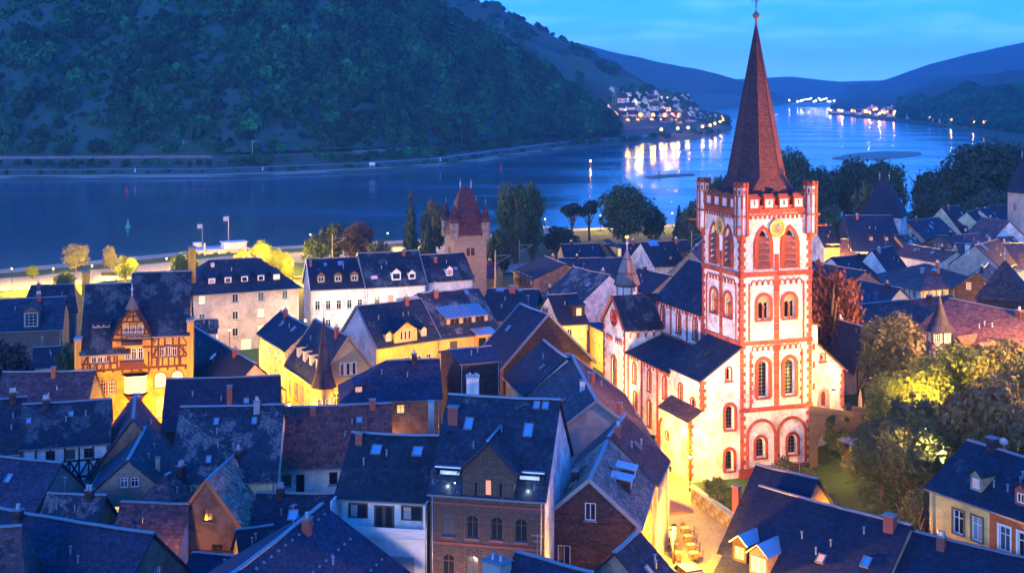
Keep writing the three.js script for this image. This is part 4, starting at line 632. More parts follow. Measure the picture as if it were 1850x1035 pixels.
  // choir beyond, with its roof, and the stair turret
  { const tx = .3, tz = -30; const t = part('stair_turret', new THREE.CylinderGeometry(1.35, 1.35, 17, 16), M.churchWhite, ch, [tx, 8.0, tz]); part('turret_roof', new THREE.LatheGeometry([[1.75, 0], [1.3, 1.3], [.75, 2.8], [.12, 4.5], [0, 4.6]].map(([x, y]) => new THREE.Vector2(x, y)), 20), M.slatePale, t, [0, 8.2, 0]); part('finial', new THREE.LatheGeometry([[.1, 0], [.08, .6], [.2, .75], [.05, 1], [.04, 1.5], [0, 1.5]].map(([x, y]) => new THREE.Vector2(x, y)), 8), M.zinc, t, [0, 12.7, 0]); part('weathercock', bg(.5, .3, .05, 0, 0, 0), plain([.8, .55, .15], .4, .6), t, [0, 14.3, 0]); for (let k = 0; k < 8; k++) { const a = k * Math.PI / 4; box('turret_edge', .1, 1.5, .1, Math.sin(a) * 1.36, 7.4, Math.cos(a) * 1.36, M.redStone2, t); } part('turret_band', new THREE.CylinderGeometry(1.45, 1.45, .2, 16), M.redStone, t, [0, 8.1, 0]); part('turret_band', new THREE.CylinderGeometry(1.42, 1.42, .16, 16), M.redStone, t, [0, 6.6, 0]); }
  // ---- south annex right of the tower
  const sx = S, sz = -3.2;
  plate('annex_wall', [[sx - .3, 0], [14.8, 0], [14.8, 9.9], [11.5, 12.7], [11.4, 15.0], [sx - .3, 15.0]], [hole(12.3, 5.7, .9, 2.0), hole(12.1, 10.9, .55, .8, 'rect')], front(0, sz));
  church(front(0, sz), 12.3, 5.7, .9, 2.0, { wide: .24, red: M.tan, bars: false, glass: M.frameRed }); church(front(0, sz), 12.1, 10.9, .55, .8, { kind: 'rect', wide: .1, bars: false });
  [5.6, 8.2, 10.6, 12.6].forEach((y) => slabAt('arrow_slit', front(0, sz), 10.95, y, .02, .26, .7, .06, M.redStone3)); quoins(front(0, sz), 14.84, 5.4, 9.8, -1, .42, .24, .4);
  plate('annex_wall', [[-6, 0], [0, 0], [0, 9.9], [-6, 9.9]], [], I(14.8, 0, sz).multiply(RY(Math.PI / 2)).multiply(I(6.02, 0, 0)));
  { const P = new Poly(); P.slab([V(15.3, 9.6, sz + .25), V(15.3, 9.6, sz - 9), V(11.45, 12.95, sz - 9), V(11.45, 12.95, sz + .25)], .14); P.slab([V(11.7, 15.0, sz + .25), V(11.7, 15.0, sz - 9), V(sx - .2, 16.2, sz - 9), V(sx - .2, 16.2, sz + .25)], .14); part('annex_roof', P.geo(), M.redSlate, ch); }
}

// ---------------------------------------------------------------- houses of the old town
// -- bottom edge
house({ label: 'large dark slate roof at the bottom left with a brown gable and small white window', fit: fromRidge(C(2, 60, 735), C(2, 755, 850), 9.5, 9, 5.2), wall: M.brown, roof: M.slateFine, win: { r: [{ x: .6, y: 6.2, w: .75, h: 1.2, style: 'grid' }] }, longer: 3, shift: -1.5 });
house({ label: 'small pinkish slate roof in the bottom left corner of the view', fit: fromRidge([-60, 962], C(2, 150, 812), 11, 7, 7), wall: M.brown, roof: M.slateWarm, hip: [0, .6] });
house({ label: 'broad blue slate roof with rows of snow guards at the bottom centre', fit: fromRidge([425, 1035], C(4, 385, 705), 10, 17, 4.6), wall: M.beige, roof: M.slateFine, snow: 4, longer: 4, shift: -2, hip: [0, 0], vents: [[-3, .55], [1.5, .35]] });
house({ label: 'white house with loggia balcony under a dark tiled roof with two skylights', fit: fromEave(C(4, 470, 638), C(4, 922, 660), 9.5, 9.5, C(4, 740, 352)), wall: M.white, roof: M.tileDark, sky: [[-1.4, .62, .85, .95], [2.0, .62, .85, .95]], chim: [[-3.0, .82, .55, 1.0, M.redBrick]],
  win: { f: [{ x: -1.55, y: 1.55, w: 1.5, h: 1.35, style: 'plain', glass: M.curtain }, { x: 2.0, y: 1.55, w: 2.9, h: 1.5, style: 'plain', glass: M.curtain }] }, over: .55 });
house({ name: 'brick_house', label: 'dark brick house with stepped roof dormer gable and arched windows beside the white gable', fit: fromEave(C(4, 930, 634), [983, 904], 10.7, 12, C(4, 1150, 162)), wall: M.brick, roof: M.slate, walls: { r: M.whiteB }, over: .2,
  win: { f: [...row(4, 7.8, .95, 1.75, 5.6, { kind: 'segment', style: 'cross', frame: M.frameBrown, x: -.15 }), ...row(4, 4.75, .95, 1.75, 5.6, { kind: 'segment', style: 'cross', frame: M.frameBrown, x: -.15 })] }, sky: [[-2.4, .62, .7, 1.1], [2.4, .58, .75, 1.2], [2.75, .88, .55, .7], [3.45, .88, .55, .7]], chim: [[-3.7, .72, .8, 1.3, M.redBrick]] });
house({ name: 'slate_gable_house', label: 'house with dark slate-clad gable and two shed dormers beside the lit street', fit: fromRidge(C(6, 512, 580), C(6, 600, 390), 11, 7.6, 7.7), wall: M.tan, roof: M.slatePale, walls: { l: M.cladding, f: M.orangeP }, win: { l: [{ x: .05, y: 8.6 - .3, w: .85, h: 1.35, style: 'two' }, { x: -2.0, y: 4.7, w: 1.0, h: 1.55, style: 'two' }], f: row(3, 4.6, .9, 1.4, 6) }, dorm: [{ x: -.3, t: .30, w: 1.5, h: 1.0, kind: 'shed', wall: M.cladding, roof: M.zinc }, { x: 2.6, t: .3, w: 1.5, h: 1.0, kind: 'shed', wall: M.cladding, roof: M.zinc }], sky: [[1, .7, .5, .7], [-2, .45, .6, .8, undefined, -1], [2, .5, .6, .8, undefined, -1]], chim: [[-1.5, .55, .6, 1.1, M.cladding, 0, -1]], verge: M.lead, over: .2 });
house({ label: 'narrow brown slate roof behind the slate-clad gable with a pale coping', fit: fromRidge([1101, 792], [1128, 753], 11.3, 8, 7.6), wall: M.grey, roof: M.slateWarm, sky: [[0, .45, .6, .9]], over: .2 });
house({ label: 'long grey rendered gable house with purple-brown roof sloping to the church street', fit: fromRidge(C(6, 545, 185), C(5, 590, 745), 11, 11.6, 6.6), wall: M.grey, roof: M.slateWarm, chim: [[-4, .9, .6, 1.1, M.whiteB, 0, -1], [1, .8, .5, 1.2], [-6, .5, .5, 1.0, M.redBrick]], sky: [[-3, .5, .7, 1, undefined, -1]], verge: M.grey });
house({ label: 'dark slate roof running down to a low blue house front at the bottom centre', fit: fromRidge([936, 1003], [1066, 1040], 10, 7, 6), wall: M.beige, roof: M.slateFine, chim: [[-3.6, .6, 1.5, 1.5, M.grey, 2]] });
house({ label: 'small brown slate roof with lit skylight at the bottom edge beside the street', fit: fromRidge(C(6, 640, 945), C(6, 755, 842), 9, 8.4, 5), wall: M.tan, roof: M.slateWarm, sky: [[-.4, .5, .6, .9, M.litDim]] });
// -- lower left
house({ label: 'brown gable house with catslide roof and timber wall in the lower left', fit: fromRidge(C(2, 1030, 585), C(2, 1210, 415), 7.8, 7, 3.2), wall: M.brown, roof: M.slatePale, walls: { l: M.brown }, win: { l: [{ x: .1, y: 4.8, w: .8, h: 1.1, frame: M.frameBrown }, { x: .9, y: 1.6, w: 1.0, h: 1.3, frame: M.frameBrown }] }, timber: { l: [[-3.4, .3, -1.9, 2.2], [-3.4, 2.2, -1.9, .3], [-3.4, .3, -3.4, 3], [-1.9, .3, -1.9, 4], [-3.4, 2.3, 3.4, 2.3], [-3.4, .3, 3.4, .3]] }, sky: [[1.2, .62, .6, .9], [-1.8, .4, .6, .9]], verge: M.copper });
house({ label: 'rubble stone gable house with white double attic window and two lit windows below', fit: fromRidge(C(2, 635, 480), C(2, 720, 320), 6.7, 7, 3.7), wall: M.rubble, roof: M.slate, win: { l: [{ x: -.35, y: 4.6, w: .7, h: .9 }, { x: .6, y: 4.6, w: .7, h: .9 }, { x: -1.3, y: 1.7, w: 1.1, h: 1.2, glass: M.litWindow }, { x: 1.2, y: 1.7, w: 1.1, h: 1.2, glass: M.litWindow }] }, chim: [[-2.4, .35, .5, 1.3, M.beige]], sky: [] });
house({ label: 'steep narrow slate roof with bright ridge in front of the yellow half-timbered house', fit: fromRidge(C(2, 660, 275), C(2, 672, 155), 8, 8.4, 2.6), wall: M.brown, roof: M.slateWarm });
house({ name: 'timber_house', label: 'half-timbered house with pale blue panels under a lichen-spotted slate roof at left', fit: fromEave(C(2, 100, 410), C(2, 540, 378), 6, 8.4, C(2, 320, 190)), wall: M.white, roof: M.slateLichen, timberMat: M.timberDark, timber: { f: [...beams(-4.1, 4.0, 3.0, 4.6, 9, '/x'), ...beams(-4.1, 4.0, 4.6, 6.1, 6, ' '), ...beams(-4.1, 4, .5, 3, 6, '\\ ')] }, win: { f: [{ x: -1.4, y: 4.75, w: .9, h: 1.0, frame: M.frameBrown }, { x: .5, y: 4.75, w: .9, h: 1.0, frame: M.frameBrown }, { x: 2.2, y: 4.75, w: .9, h: 1.0, frame: M.frameBrown }, { x: 1.2, y: 1.0, w: .9, h: 1.7, frame: M.frameBrown }] }, sky: [[.4, .6, .5, .7], [-3.6, .5, .5, .7]] });
house({ label: 'plain slate roof with small chimney behind the blue timber house at left', fit: fromRidge(C(2, 20, 40), C(2, 465, 33), 8.5, 10, 4), wall: M.darkwall, roof: M.slateWarm, chim: [[.6, .9, .5, 1.2]] });
house({ label: 'dark roof at the left edge beside the half-timbered blue house', fit: fromRidge([-50, 729], C(2, 122, 165), 8, 9, 3.6), wall: M.darkwall, roof: M.slate });
house({ label: 'reddish rubble-gabled house with slate roof and skylight at the left edge', fit: fromRidge([-60, 822], C(2, 298, 495), 7, 8.6, 3.2), wall: M.brown, walls: { r: M.rubble }, roof: M.slateFine, sky: [[.8, .55, .6, .9]] });
house({ label: 'low lichen-covered slate roof between the left gables', fit: fromRidge(C(2, 245, 648), C(2, 518, 658), 5, 5.6, 2.2), wall: M.brown, roof: M.slateLichen });
house({ label: 'small dark brown roof with timbered white gable in the lower left', fit: fromRidge(C(2, 612, 695), C(2, 930, 706), 5.8, 5.6, 2.2), wall: M.whiteB, roof: M.slateWarm, timber: { l: [...beams(-2.5, 2.5, .5, 2.2, 4, 'x'), [-2.5, 2.2, 0, 5.3], [2.5, 2.2, 0, 5.3], [-1.2, 2.2, -1.2, 3.7], [1.2, 2.2, 1.2, 3.7]] }, chim: [[-2.2, .2, .7, 1.2, M.copper]] });
house({ label: 'small pointed dark hipped roof with cream wall in the lower left', fit: fromRidge(C(2, 820, 562), C(2, 850, 548), 7.2, 6.4, 3.6), wall: M.cream, roof: M.slateWarm, longer: 5, hip: [2.6, 2.6], win: { r: [{ x: 0, y: 1.5, w: .8, h: 1.1 }] } });
house({ label: 'large square slate roof with two small roof hatches left of the tiled house', fit: fromEave(C(2, 846, 582), [497, 866], 6.2, 13, C(2, 1080, 212)), wall: M.cream, roof: M.slateLichen, sky: [[-1.3, .72, .5, .8], [2.2, .72, .5, .8], [-1.5, .2, .5, .8]] });
house({ label: 'pale blue slate roof with brick chimney in front of the long grey roof', fit: fromRidge(C(2, 836, 76), C(2, 1252, 62), 9, 9.5, 5), wall: M.darkwall, roof: M.slateFine, chim: [[.8, .45, .55, 2.0]], sky: [[2.6, .4, .6, .7]], longer: 3, shift: 1.5 });
house({ label: 'white house under brown tiled roof with wide dark eave at centre left', fit: fromEave(C(4, 112, 482), [706, 826], 6.1, 10, C(4, 400, 208)), wall: M.white, roof: M.tile, over: .9, win: { f: [{ x: -4.2, y: 4.0, w: 1.3, h: 1.1, frame: M.frameBrown, style: 'two' }, { x: -2.7, y: 3.4, w: .8, h: 1.7, frame: M.frameBrown, style: 'plain' }, { x: .4, y: 4.0, w: .8, h: 1.2, frame: M.frameBrown, style: 'plain' }] }, chim: [[-1.6, .85, .6, .8], [4.2, .92, .6, 1.0]], sky: [[2.9, .62, .6, .7]] });
house({ label: 'dark low roof with two skylights between the tiled house and the snow-guard roof', fit: fromRidge(C(4, 132, 645), C(4, 468, 648), 5.5, 9, 2.0), wall: M.brown, roof: M.slate, sky: [[-.6, .5, .9, 1.1], [1.6, .5, .9, 1.1]], longer: 2 });
house({ label: 'small flat-pitched slate shed roof at the bottom left of the brown gable house', fit: fromRidge([372, 1004], [430, 1008], 4.4, 5, 3), wall: M.yellow, roof: M.slateFine, longer: 2 });
house({ label: 'low dark slate annex beside the small yellow lamplit wall at bottom left', fit: fromRidge([440, 960], [478, 955], 4.6, 4, 2.6), wall: M.yellow, roof: M.slate, longer: 1 });
// -- centre
house({ label: 'hipped blue slate roof house with brown wall, small porch gable and lit window', fit: fromEave(C(3, 600, 985), C(3, 1145, 966), 7, 7.6, C(3, 1000, 768)), wall: M.brown, roof: M.slateFine, hip: [5.0, 0], win: { f: [{ x: 1.0, y: 5.6, w: .9, h: 1.0, glass: M.litWindow, frame: M.frameRed }] }, dorm: [{ x: -3.6, t: .12, w: 1.1, h: 1.0, kind: 'shed', glass: M.litOrange, wall: M.cladding }] });
house({ name: 'clad_block', label: 'dark brown slate-clad block with low blue roof behind the white chimney', fit: fromEave(C(3, 1250, 785), [903, 652], 10, 7, 10.9), wall: M.cladding, roof: M.slateFine, over: .2, base: 2 });
house({ label: 'steep slate roofed house with purple-brown clad gable at the centre', fit: fromRidge(C(13, 745, 518), C(13, 468, 415), 13, 12.6, 6.8), wall: M.brown, walls: { l: M.cladding }, roof: M.slateFine, cap: M.zinc, sky: [[2, .52, .6, .9, M.skyGlass, -1]], verge: M.lead });
house({ label: 'dark slate roof with lit side window in front of the purple clad gable', fit: fromRidge(C(5, 560, 757), C(5, 435, 662), 11, 9.4, 7.2), wall: M.whiteB, roof: M.slate, win: { b: [{ x: 2.4, y: 5.3, w: 1.2, h: 1.3, glass: M.litPale }] }, chim: [[-3.6, .9, .8, .6, M.grey]], vents: [[0, .7, -1]], sky: [[-2, .5, .5, .8, undefined, -1]] });
house({ name: 'corner_hotel', label: 'far wing of yellow corner hotel with plain slate roof and two rows of windows', fit: fromEave(C(3, 148, 607), C(3, 297, 705), 7.5, 6, 10), wall: M.cream, roof: M.slateFine, win: { f: [...row(6, 5.7, .85, 1.2, 13, { style: 'two', lit: [1, 3] }), ...row(6, 2.4, .9, 1.7, 13, { style: 'cross' })] }, walls: { f: M.cream }, sky: [[-2, .5, .7, .9], [3, .55, .7, .9]], over: .4 });
house({ name: 'corner_hotel', label: 'near wing of yellow corner hotel with steep roof, four small dormers and brick end gable', fit: fromEave(C(3, 298, 785), C(3, 470, 897), 6, 7.6, 11.2), wall: M.yellow, walls: { r: M.yellowBrick }, roof: M.slate, win: { f: [...row(5, 2.6, 1.0, 2.0, 10.0, { style: 'cross', trim: M.tan }), ...row(5, .3, 1.0, 1.5, 10.0, { style: 'cross' })], r: [...row(3, 7.0, .5, 1.5, 1.5, { style: 'plain', trim: M.cream }), ...row(2, 3.2, .9, 1.8, 3.0, { trim: M.cream })] }, dorm: [-4.2, -1.6, 1.0, 3.6].map((x, i) => ({ x, t: .2, w: 1.0, h: 1.3, kind: 'shed', wall: M.cream, glass: i % 2 ? M.litDim : M.glass })), verge: M.tan, sky: [[1, .6, .6, .8, undefined, -1]] });
house({ label: 'yellow house with white stepped left gable wall and small pediment gable', fit: fromEave(C(3, 790, 690), C(3, 1132, 640), 6, 9.6, C(3, 860, 452)), wall: M.yellow, walls: { l: M.white }, roof: M.slate, win: { f: row(5, 2.6, .85, 1.6, 7, { trim: M.cream, style: 'cross' }) }, dorm: [{ x: -3.0, t: .06, w: .9, h: 1.0, glass: M.litOrange, shape: 'rect', wall: M.cream }, { x: 2.9, t: .06, w: .9, h: 1.0, glass: M.litOrange, wall: M.cream }], vents: [[2, .6], [-3, .6]], verge: M.lead });
house({ label: 'yellow house with long metal-roofed clerestory dormer in its slate roof', fit: fromEave(C(3, 1136, 640), [902, 598], 6, 13, C(3, 1200, 385)), wall: M.yellow, roof: M.slateLichen, win: { f: [{ x: -2.6, y: 3.6, w: 1.2, h: 2.0, frame: M.frameBrown, style: 'two' }] }, sky: [[2.8, .86, .7, .9]] });
house({ label: 'cream gabled house with arched attic window behind the steep central roof', fit: fromGable(C(13, 610, 455), C(13, 860, 458), 6.3, C(13, 728, 347), 9), wall: M.cream, roof: M.slate, win: { l: [{ x: -.1, y: 5.4 + 1.2, w: .7, h: .8, kind: 'point', frame: M.frameBrown, style: 'plain' }, { x: -.1, y: 5.2, w: .7, h: .9, frame: M.frameBrown, style: 'plain' }, { x: 1.4, y: 5.2, w: .7, h: .9, frame: M.frameBrown }] } });
house({ label: 'dark blue slate roof with red chimney and flat-topped skylights left of the cream gable', fit: fromRidge(C(13, 130, 245), C(13, 640, 255), 9.4, 15, 5.8), wall: M.brown, roof: M.slate, sky: [[-2, .9, 1.3, .9], [1.2, .92, .8, .6]], chim: [[0, .9, 1.0, 1.2]] });
house({ name: 'tall_townhouse', label: 'tall cream townhouse with bay front and white side gable near the church', fit: fromEave(C(13, 872, 608), C(13, 1155, 590), 6.5, 9.5, C(13, 1000, 300)), wall: M.cream, roof: M.slateFine, hip: [0, 0], win: { f: [...row(2, 4.5, .8, 1.5, 1.6, { x: .2, style: 'two', lit: [1] }), ...row(2, 1.4, .8, 1.5, 1.6, { x: .2, style: 'two' })], r: [...row(2, 4.5, .7, 1.5, 2.4), ...row(2, 1.4, .7, 1.5, 2.4), ...row(2, 7.4, .6, 1.2, 1.6)] }, dorm: [{ x: 1.2, t: .18, w: 1.9, h: 1.7, kind: 'shed', glass: M.litWindow, ww: .8, wh: 1.1, wall: M.cladding }] });
house({ label: 'big slate house with broad pale lilac gable wall left of the church turret', fit: fromRidge(C(5, 795, 298), C(5, 600, 255), 9, 12, 4.6), wall: M.whiteB, roof: M.slateLichen, sky: [[-3, .5, .8, 1.0, undefined, -1]] });
house({ label: 'yellow lamplit alley house with white window frames beside the church transept', fit: fromEave(C(5, 688, 565), C(5, 770, 610), 6, 7, C(5, 720, 520)), wall: M.yellow, roof: M.slate, win: { f: [...row(2, 1.5, .7, 1.4, 2.2, { frame: M.frameWhite }), ...row(2, 4.0, .7, 1.2, 2.2)] }, longer: 1 });
house({ label: 'small ochre house squeezed between the alley and the church transept', fit: fromEave(C(5, 760, 590), C(5, 800, 600), 5.5, 6, 8.2), wall: M.ochre, roof: M.slateWarm, win: { f: row(2, 2, .6, 1.2, 1.2) }, longer: 1.5 });
// -- second row by the river
house({ name: 'hotel', label: 'long pinkish beige hotel with hipped slate roof and five square dormers', fit: fromEave(C(1, 1040, 397), C(3, 362, 356), 9, 12, C(3, 120, 203)), wall: M.beige, roof: M.slate, hip: [4.4, 5.2], over: .5, win: { f: [...[[-6.9, 1], [-1.6], [2.6], [6.6]].map(([x, l]) => ({ x, y: 8.3, w: 1.0, h: 1.35, style: 'two', glass: l ? M.litPale : undefined })), ...[[-6.9], [-1.6], [2.6, 1], [6.6, 1]].map(([x, l]) => ({ x, y: 5.5, w: 1.0, h: 1.35, style: 'two', glass: l ? M.litPale : undefined })), ...[[-1.6], [2.6, 1], [6.6, 1]].map(([x, l]) => ({ x, y: 2.8, w: 1.0, h: 1.35, style: 'two', glass: l ? M.litPale : undefined })), { x: .2, y: .5, w: 1.7, h: 1.7, glass: M.litPale, style: 'plain', sill: false }] }, dorm: [-5.1, -2.5, .2, 2.9, 5.5].map((x, i) => ({ x, t: .2, w: 1.25, h: 1.15, kind: 'shed', glass: i === 0 ? M.litDim : i === 4 ? M.litPale : M.glass, trim: M.frameWhite, style: i === 4 ? 'two' : 'plain' })), chim: [[-4.2, .8, .6, .7, M.zinc], [3.8, 1, .6, .5, M.zinc]] });
house({ label: 'bright white three-storey house with three gabled dormers and blue-lit left gable', fit: fromEave(C(3, 430, 372), C(3, 735, 359), 7.7, 10, C(3, 540, 207)), wall: M.white, roof: M.slateFine, walls: {}, win: { f: [...row(5, 5.2, .85, 1.5, 7.2, { trim: M.frameWhite, style: 'cross', frame: M.frameWhite }), ...row(5, 2.0, .9, 1.5, 7.2, { trim: M.frameWhite, lit: [2, 3], litMat: M.litPale, style: 'cross' })], l: [{ x: -1, y: 8.2, w: .6, h: 1.1 }, { x: 1.2, y: 8.2, w: .6, h: 1.1 }, { x: 1.6, y: 5, w: .6, h: 1.1 }] }, dorm: [-2.9, 0, 2.8].map((x) => ({ x, t: .16, w: 1.35, h: 1.25, wall: M.frameBrown })), sky: [[-1.8, .72, .6, .7], [.9, .72, 1.0, .9]], chim: [[-4.3, .75, .45, 1.2, M.redBrick]], verge: M.frameWhite });
house({ label: 'white middle terrace house with lichen roof, two dormers and a pink lit skylight', fit: fromEave(C(3, 735, 359), C(3, 1062, 340), 7.9, 10, C(3, 840, 174)), wall: M.white, roof: M.slateLichen, win: { f: [{ x: -3.4, y: 5.3, w: .9, h: 1.7, frame: M.frameBrown, style: 'two' }, { x: -1, y: 5.4, w: .9, h: 1.6, glass: M.litOrange, frame: M.frameBrown, style: 'two' }, { x: 1.2, y: 5.7, w: .9, h: 1.2, glass: M.litWindow }, { x: 3.6, y: 5.4, w: .9, h: 1.5, frame: M.frameBrown }, ...row(4, 2.2, .9, 1.5, 7)] }, dorm: [{ x: .2, t: .12, w: 1.6, h: 1.3, wall: M.frameWhite, frame: M.frameBrown }, { x: 3.0, t: .12, w: 1.2, h: 1.1, wall: M.frameWhite, frame: M.frameBrown }], sky: [[-3.6, .16, 1.2, .8, M.litPink]], verge: M.lead });
house({ label: 'right terrace house with low slate roof, single dormer and row of small windows', fit: fromEave(C(3, 1065, 329), C(3, 1322, 311), 7.9, 9, C(3, 1130, 183)), wall: M.white, roof: M.slateLichen, win: { f: row(4, 5.6, .8, .8, 6, { frame: M.frameBrown }) }, dorm: [{ x: .2, t: .12, w: 1.2, h: 1.2, wall: M.frameWhite, frame: M.frameRed, glass: M.litDim }], sky: [[1.7, .3, .9, .7]], chim: [[-1.5, .7, .6, .9]] });
house({ label: 'blue-grey slate roof sloping down right of the yellow half-timbered house', fit: fromRidge(C(1, 1058, 580), C(1, 1400, 788), 7.5, 7, 4.2), wall: M.beige, roof: M.slateFine, sky: [[1.5, .45, .9, 1.1]] });
house({ name: 'shed', cat: 'shed', label: 'small white-walled shed with speckled dark roof in front of the beige hotel', fit: fromEave(C(1, 1058, 612), C(1, 1186, 608), 4.4, 4, C(1, 1110, 545)), wall: M.whiteB, roof: M.slateLichen });
house({ label: 'long dark slate roof with small dormer at the far left edge', fit: fromEave([-90, 602], C(1, 335, 588), 5, 13, C(1, 150, 425)), wall: M.darkwall, roof: M.slate, dorm: [{ x: 3.4, t: .04, w: 2.2, h: 2.4, wall: M.darkwall, style: 'grid' }] });
house({ label: 'dark slate hip roof behind the long roof at the far left', fit: fromRidge(C(1, 185, 356), C(1, 385, 350), 7, 9, 3), wall: M.darkwall, roof: M.slate, hip: [1, 1], longer: 3 });
house({ name: 'shed', cat: 'shed', label: 'small dark shed roof with pale edge at the far left below the long roof', fit: fromRidge(C(1, 185, 700), C(1, 340, 690), 4, 7, 2), wall: M.whiteB, roof: M.slate });
// -- beyond the centre, towards the railway
const yard = 'slate-roofed buildings by the railway';
house({ label: 'low long blue slate roof with bright left gable near the riverside trees', fit: fromRidge(C(5, 530, 128), C(5, 740, 124), 4, 9, 1.2), wall: M.tan, roof: M.slateFine, group: yard, win: { l: row(2, 3, .8, .9, 2) } });
house({ label: 'blue slate house with lit shed dormer strip left of the far church turret', fit: fromRidge(C(5, 770, 130), C(5, 965, 118), 4, 12, .6), wall: M.brown, roof: M.slateFine, group: yard, dorm: [{ x: -3.6, t: .25, w: 1.2, h: 2.2, kind: 'shed', glass: M.litWindow, ww: .9, wh: 1.8, wall: M.ochre }, { x: 6.5, t: .12, w: 3.4, h: 1.6, kind: 'shed', ww: 2.4, wh: 1.0, wall: M.brown }] });
house({ label: 'purple slate roof with white pointed dormer left of the church nave', fit: fromRidge(C(5, 970, 118), C(5, 1215, 106), 6, 13, 1.4), wall: M.whiteB, roof: M.slate, group: yard, dorm: [{ x: 3.2, t: .12, w: 1.8, h: 2.0, wall: M.frameBrown }, { x: -1, t: .2, w: 1, h: 1, kind: 'shed' }], sky: [[-3, .8, 2.4, 2]] });
house({ label: 'brown gabled slate shed with white windows beside the catenary masts', fit: fromRidge(C(5, 556, 236), C(5, 440, 192), 3.4, 15, .4), wall: M.brown, roof: M.slateFine, group: yard, win: { b: row(5, 2.2, .9, 1.6, 11) } });
house({ label: 'long low blue slate roof behind the brown gabled shed', fit: fromRidge(C(5, 520, 205), C(5, 900, 200), 2.6, 11, -1), wall: M.brown, roof: M.slateFine, group: yard, win: { f: [{ x: 8, y: 1.8, w: 1.6, h: .8, glass: M.litPale }] } });
house({ label: 'purple slate roof in front of the nave beside the round church turret', fit: fromRidge(C(5, 960, 262), C(5, 1130, 300), 7, 9, 4), wall: M.tan, roof: M.slateFine, group: yard });
house({ label: 'tan gabled house glimpsed left of the church tower behind the nave roof', fit: fromRidge(C(5, 1245, 165), C(5, 1310, 100), 7, 9, 2.4), wall: M.tan, roof: M.slateWarm, group: yard });
house({ label: 'low tin-roofed rail shed beside the stone gate tower', fit: fromRidge([845, 476], [900, 478], 2.6, 8, .2), wall: M.ochre, roof: M.slateWarm, group: yard });
// -- right of the church
const rt = 'old town roofs right of the church tower';
house({ label: 'white-gabled house with lit front wall directly right of the church tower', fit: fromEave(C(11, 778, 552), C(11, 975, 546), 5, 10, C(11, 720, 315)), wall: M.whiteB, roof: M.slateFine, group: rt, walls: { f: M.cream }, win: { f: row(2, 6.2, 1, 1.2, 2.2, { lit: [1] }) } });
house({ label: 'long slate roof with pale ridge right behind the copper beech', fit: fromRidge(C(11, 560, 712), C(11, 1255, 845), 8, 11, 4.6), wall: M.brown, roof: M.slate, group: rt, win: { f: row(2, 5.6, .9, 1.4, 1.4, { x: 1 }) } });
house({ label: 'broad slate roof with small white side gable above the pale-ridged roof', fit: fromRidge(C(11, 860, 690), C(11, 1250, 650), 8, 12, 4), wall: M.whiteB, roof: M.slateFine, group: rt });
house({ label: 'house with tall tilted white gable wall above the timbered hall', fit: fromRidge(C(11, 1330, 600), C(11, 1560, 560), 9.4, 10, 3.6), wall: M.white, roof: M.slateFine, group: rt });
house({ label: 'large blue hipped slate roof in front of the far square tower', fit: fromRidge(C(11, 1210, 195), C(11, 1370, 195), 12, 16, 5), wall: M.whiteB, roof: M.slateFine, group: rt, hip: [.01, .01], longer: 8, dorm: [{ x: -1, t: .25, w: 1, h: 1 }, { x: 2.5, t: .25, w: 1, h: 1 }] });
house({ label: 'dark slate roof with tiny blue skylight behind the white-gabled house', fit: fromRidge(C(11, 980, 470), C(11, 1130, 475), 7, 10, 3), wall: M.brown, roof: M.slateWarm, group: rt, sky: [[1, .5, 1, 1]] });
house({ name: 'timbered_hall', label: 'wide hipped roof hall with white and black timbered walls and lit right side', fit: fromEave(C(7, 603, 366), C(7, 902, 430), 6, 15, C(7, 940, 300)), wall: M.white, walls: { r: M.cream }, roof: M.slateWarm, group: rt, hip: [7, 7], over: .9, timber: { f: beams(-7.4, 7.4, 3.6, 6.2, 10, ' '), r: beams(-7.2, 7.2, 3.6, 6.2, 10, ' ') }, timberMat: M.timberDark, win: { f: row(4, 4.2, 1.0, 1.4, 11, { style: 'grid' }), r: row(5, 4.2, 1.2, 1.4, 11, { glass: M.litDim }) }, sky: [[1, .7, 1, .8], [4, .75, 1.6, 1]] });
house({ label: 'slate roof with small gable in front of the timbered hall', fit: fromRidge(C(7, 560, 388), C(7, 782, 432), 8.2, 10, 4), wall: M.cream, roof: M.slateFine, group: rt, win: { r: [{ x: 0, y: 5, w: .8, h: 1, glass: M.litDim }] } });
house({ label: 'long purple slate roof running behind the green tree', fit: fromRidge(C(7, 488, 528), C(7, 1062, 472), 10, 14, 5), wall: M.brown, roof: M.slateWarm, group: rt, vents: [[2, .5], [6, .5]] });
house({ label: 'huge purple slate roof with white ridge at the right edge behind the lit trees', fit: fromRidge(C(7, 1065, 490), [1900, 575], 14, 17, 9.2), wall: M.brown, roof: M.slateWarm, group: rt, base: 3, dorm: [{ x: 1, t: .04, w: 1.4, h: 1.2 }, { x: 4.4, t: .04, w: 1.1, h: 1.1 }], vents: [[2, .6], [6, .4]] });
house({ label: 'dark gabled house with two white framed windows left of the dark pyramid tower', fit: fromGable(C(12, 760, 1035), C(12, 1270, 1070), 6.2, C(12, 1000, 865), 14), wall: M.cladding, roof: M.slateWarm, group: rt, win: { l: [{ x: -1.4, y: 6.4, w: .8, h: 1.2, style: 'grid' }, { x: 1.6, y: 6.4, w: .8, h: 1.2, style: 'grid' }] } });
house({ label: 'tan rendered gable with chimney shaft above the dark gabled house', fit: fromGable(C(12, 700, 750), C(12, 1280, 800), 5.4, C(12, 1025, 545), 14), wall: M.beige, roof: M.slateWarm, group: rt, chim: [[-6.6, .7, 1.1, 1.4, M.whiteB, 0, -1]], sky: [[-4, .7, 1, 2.6]] });
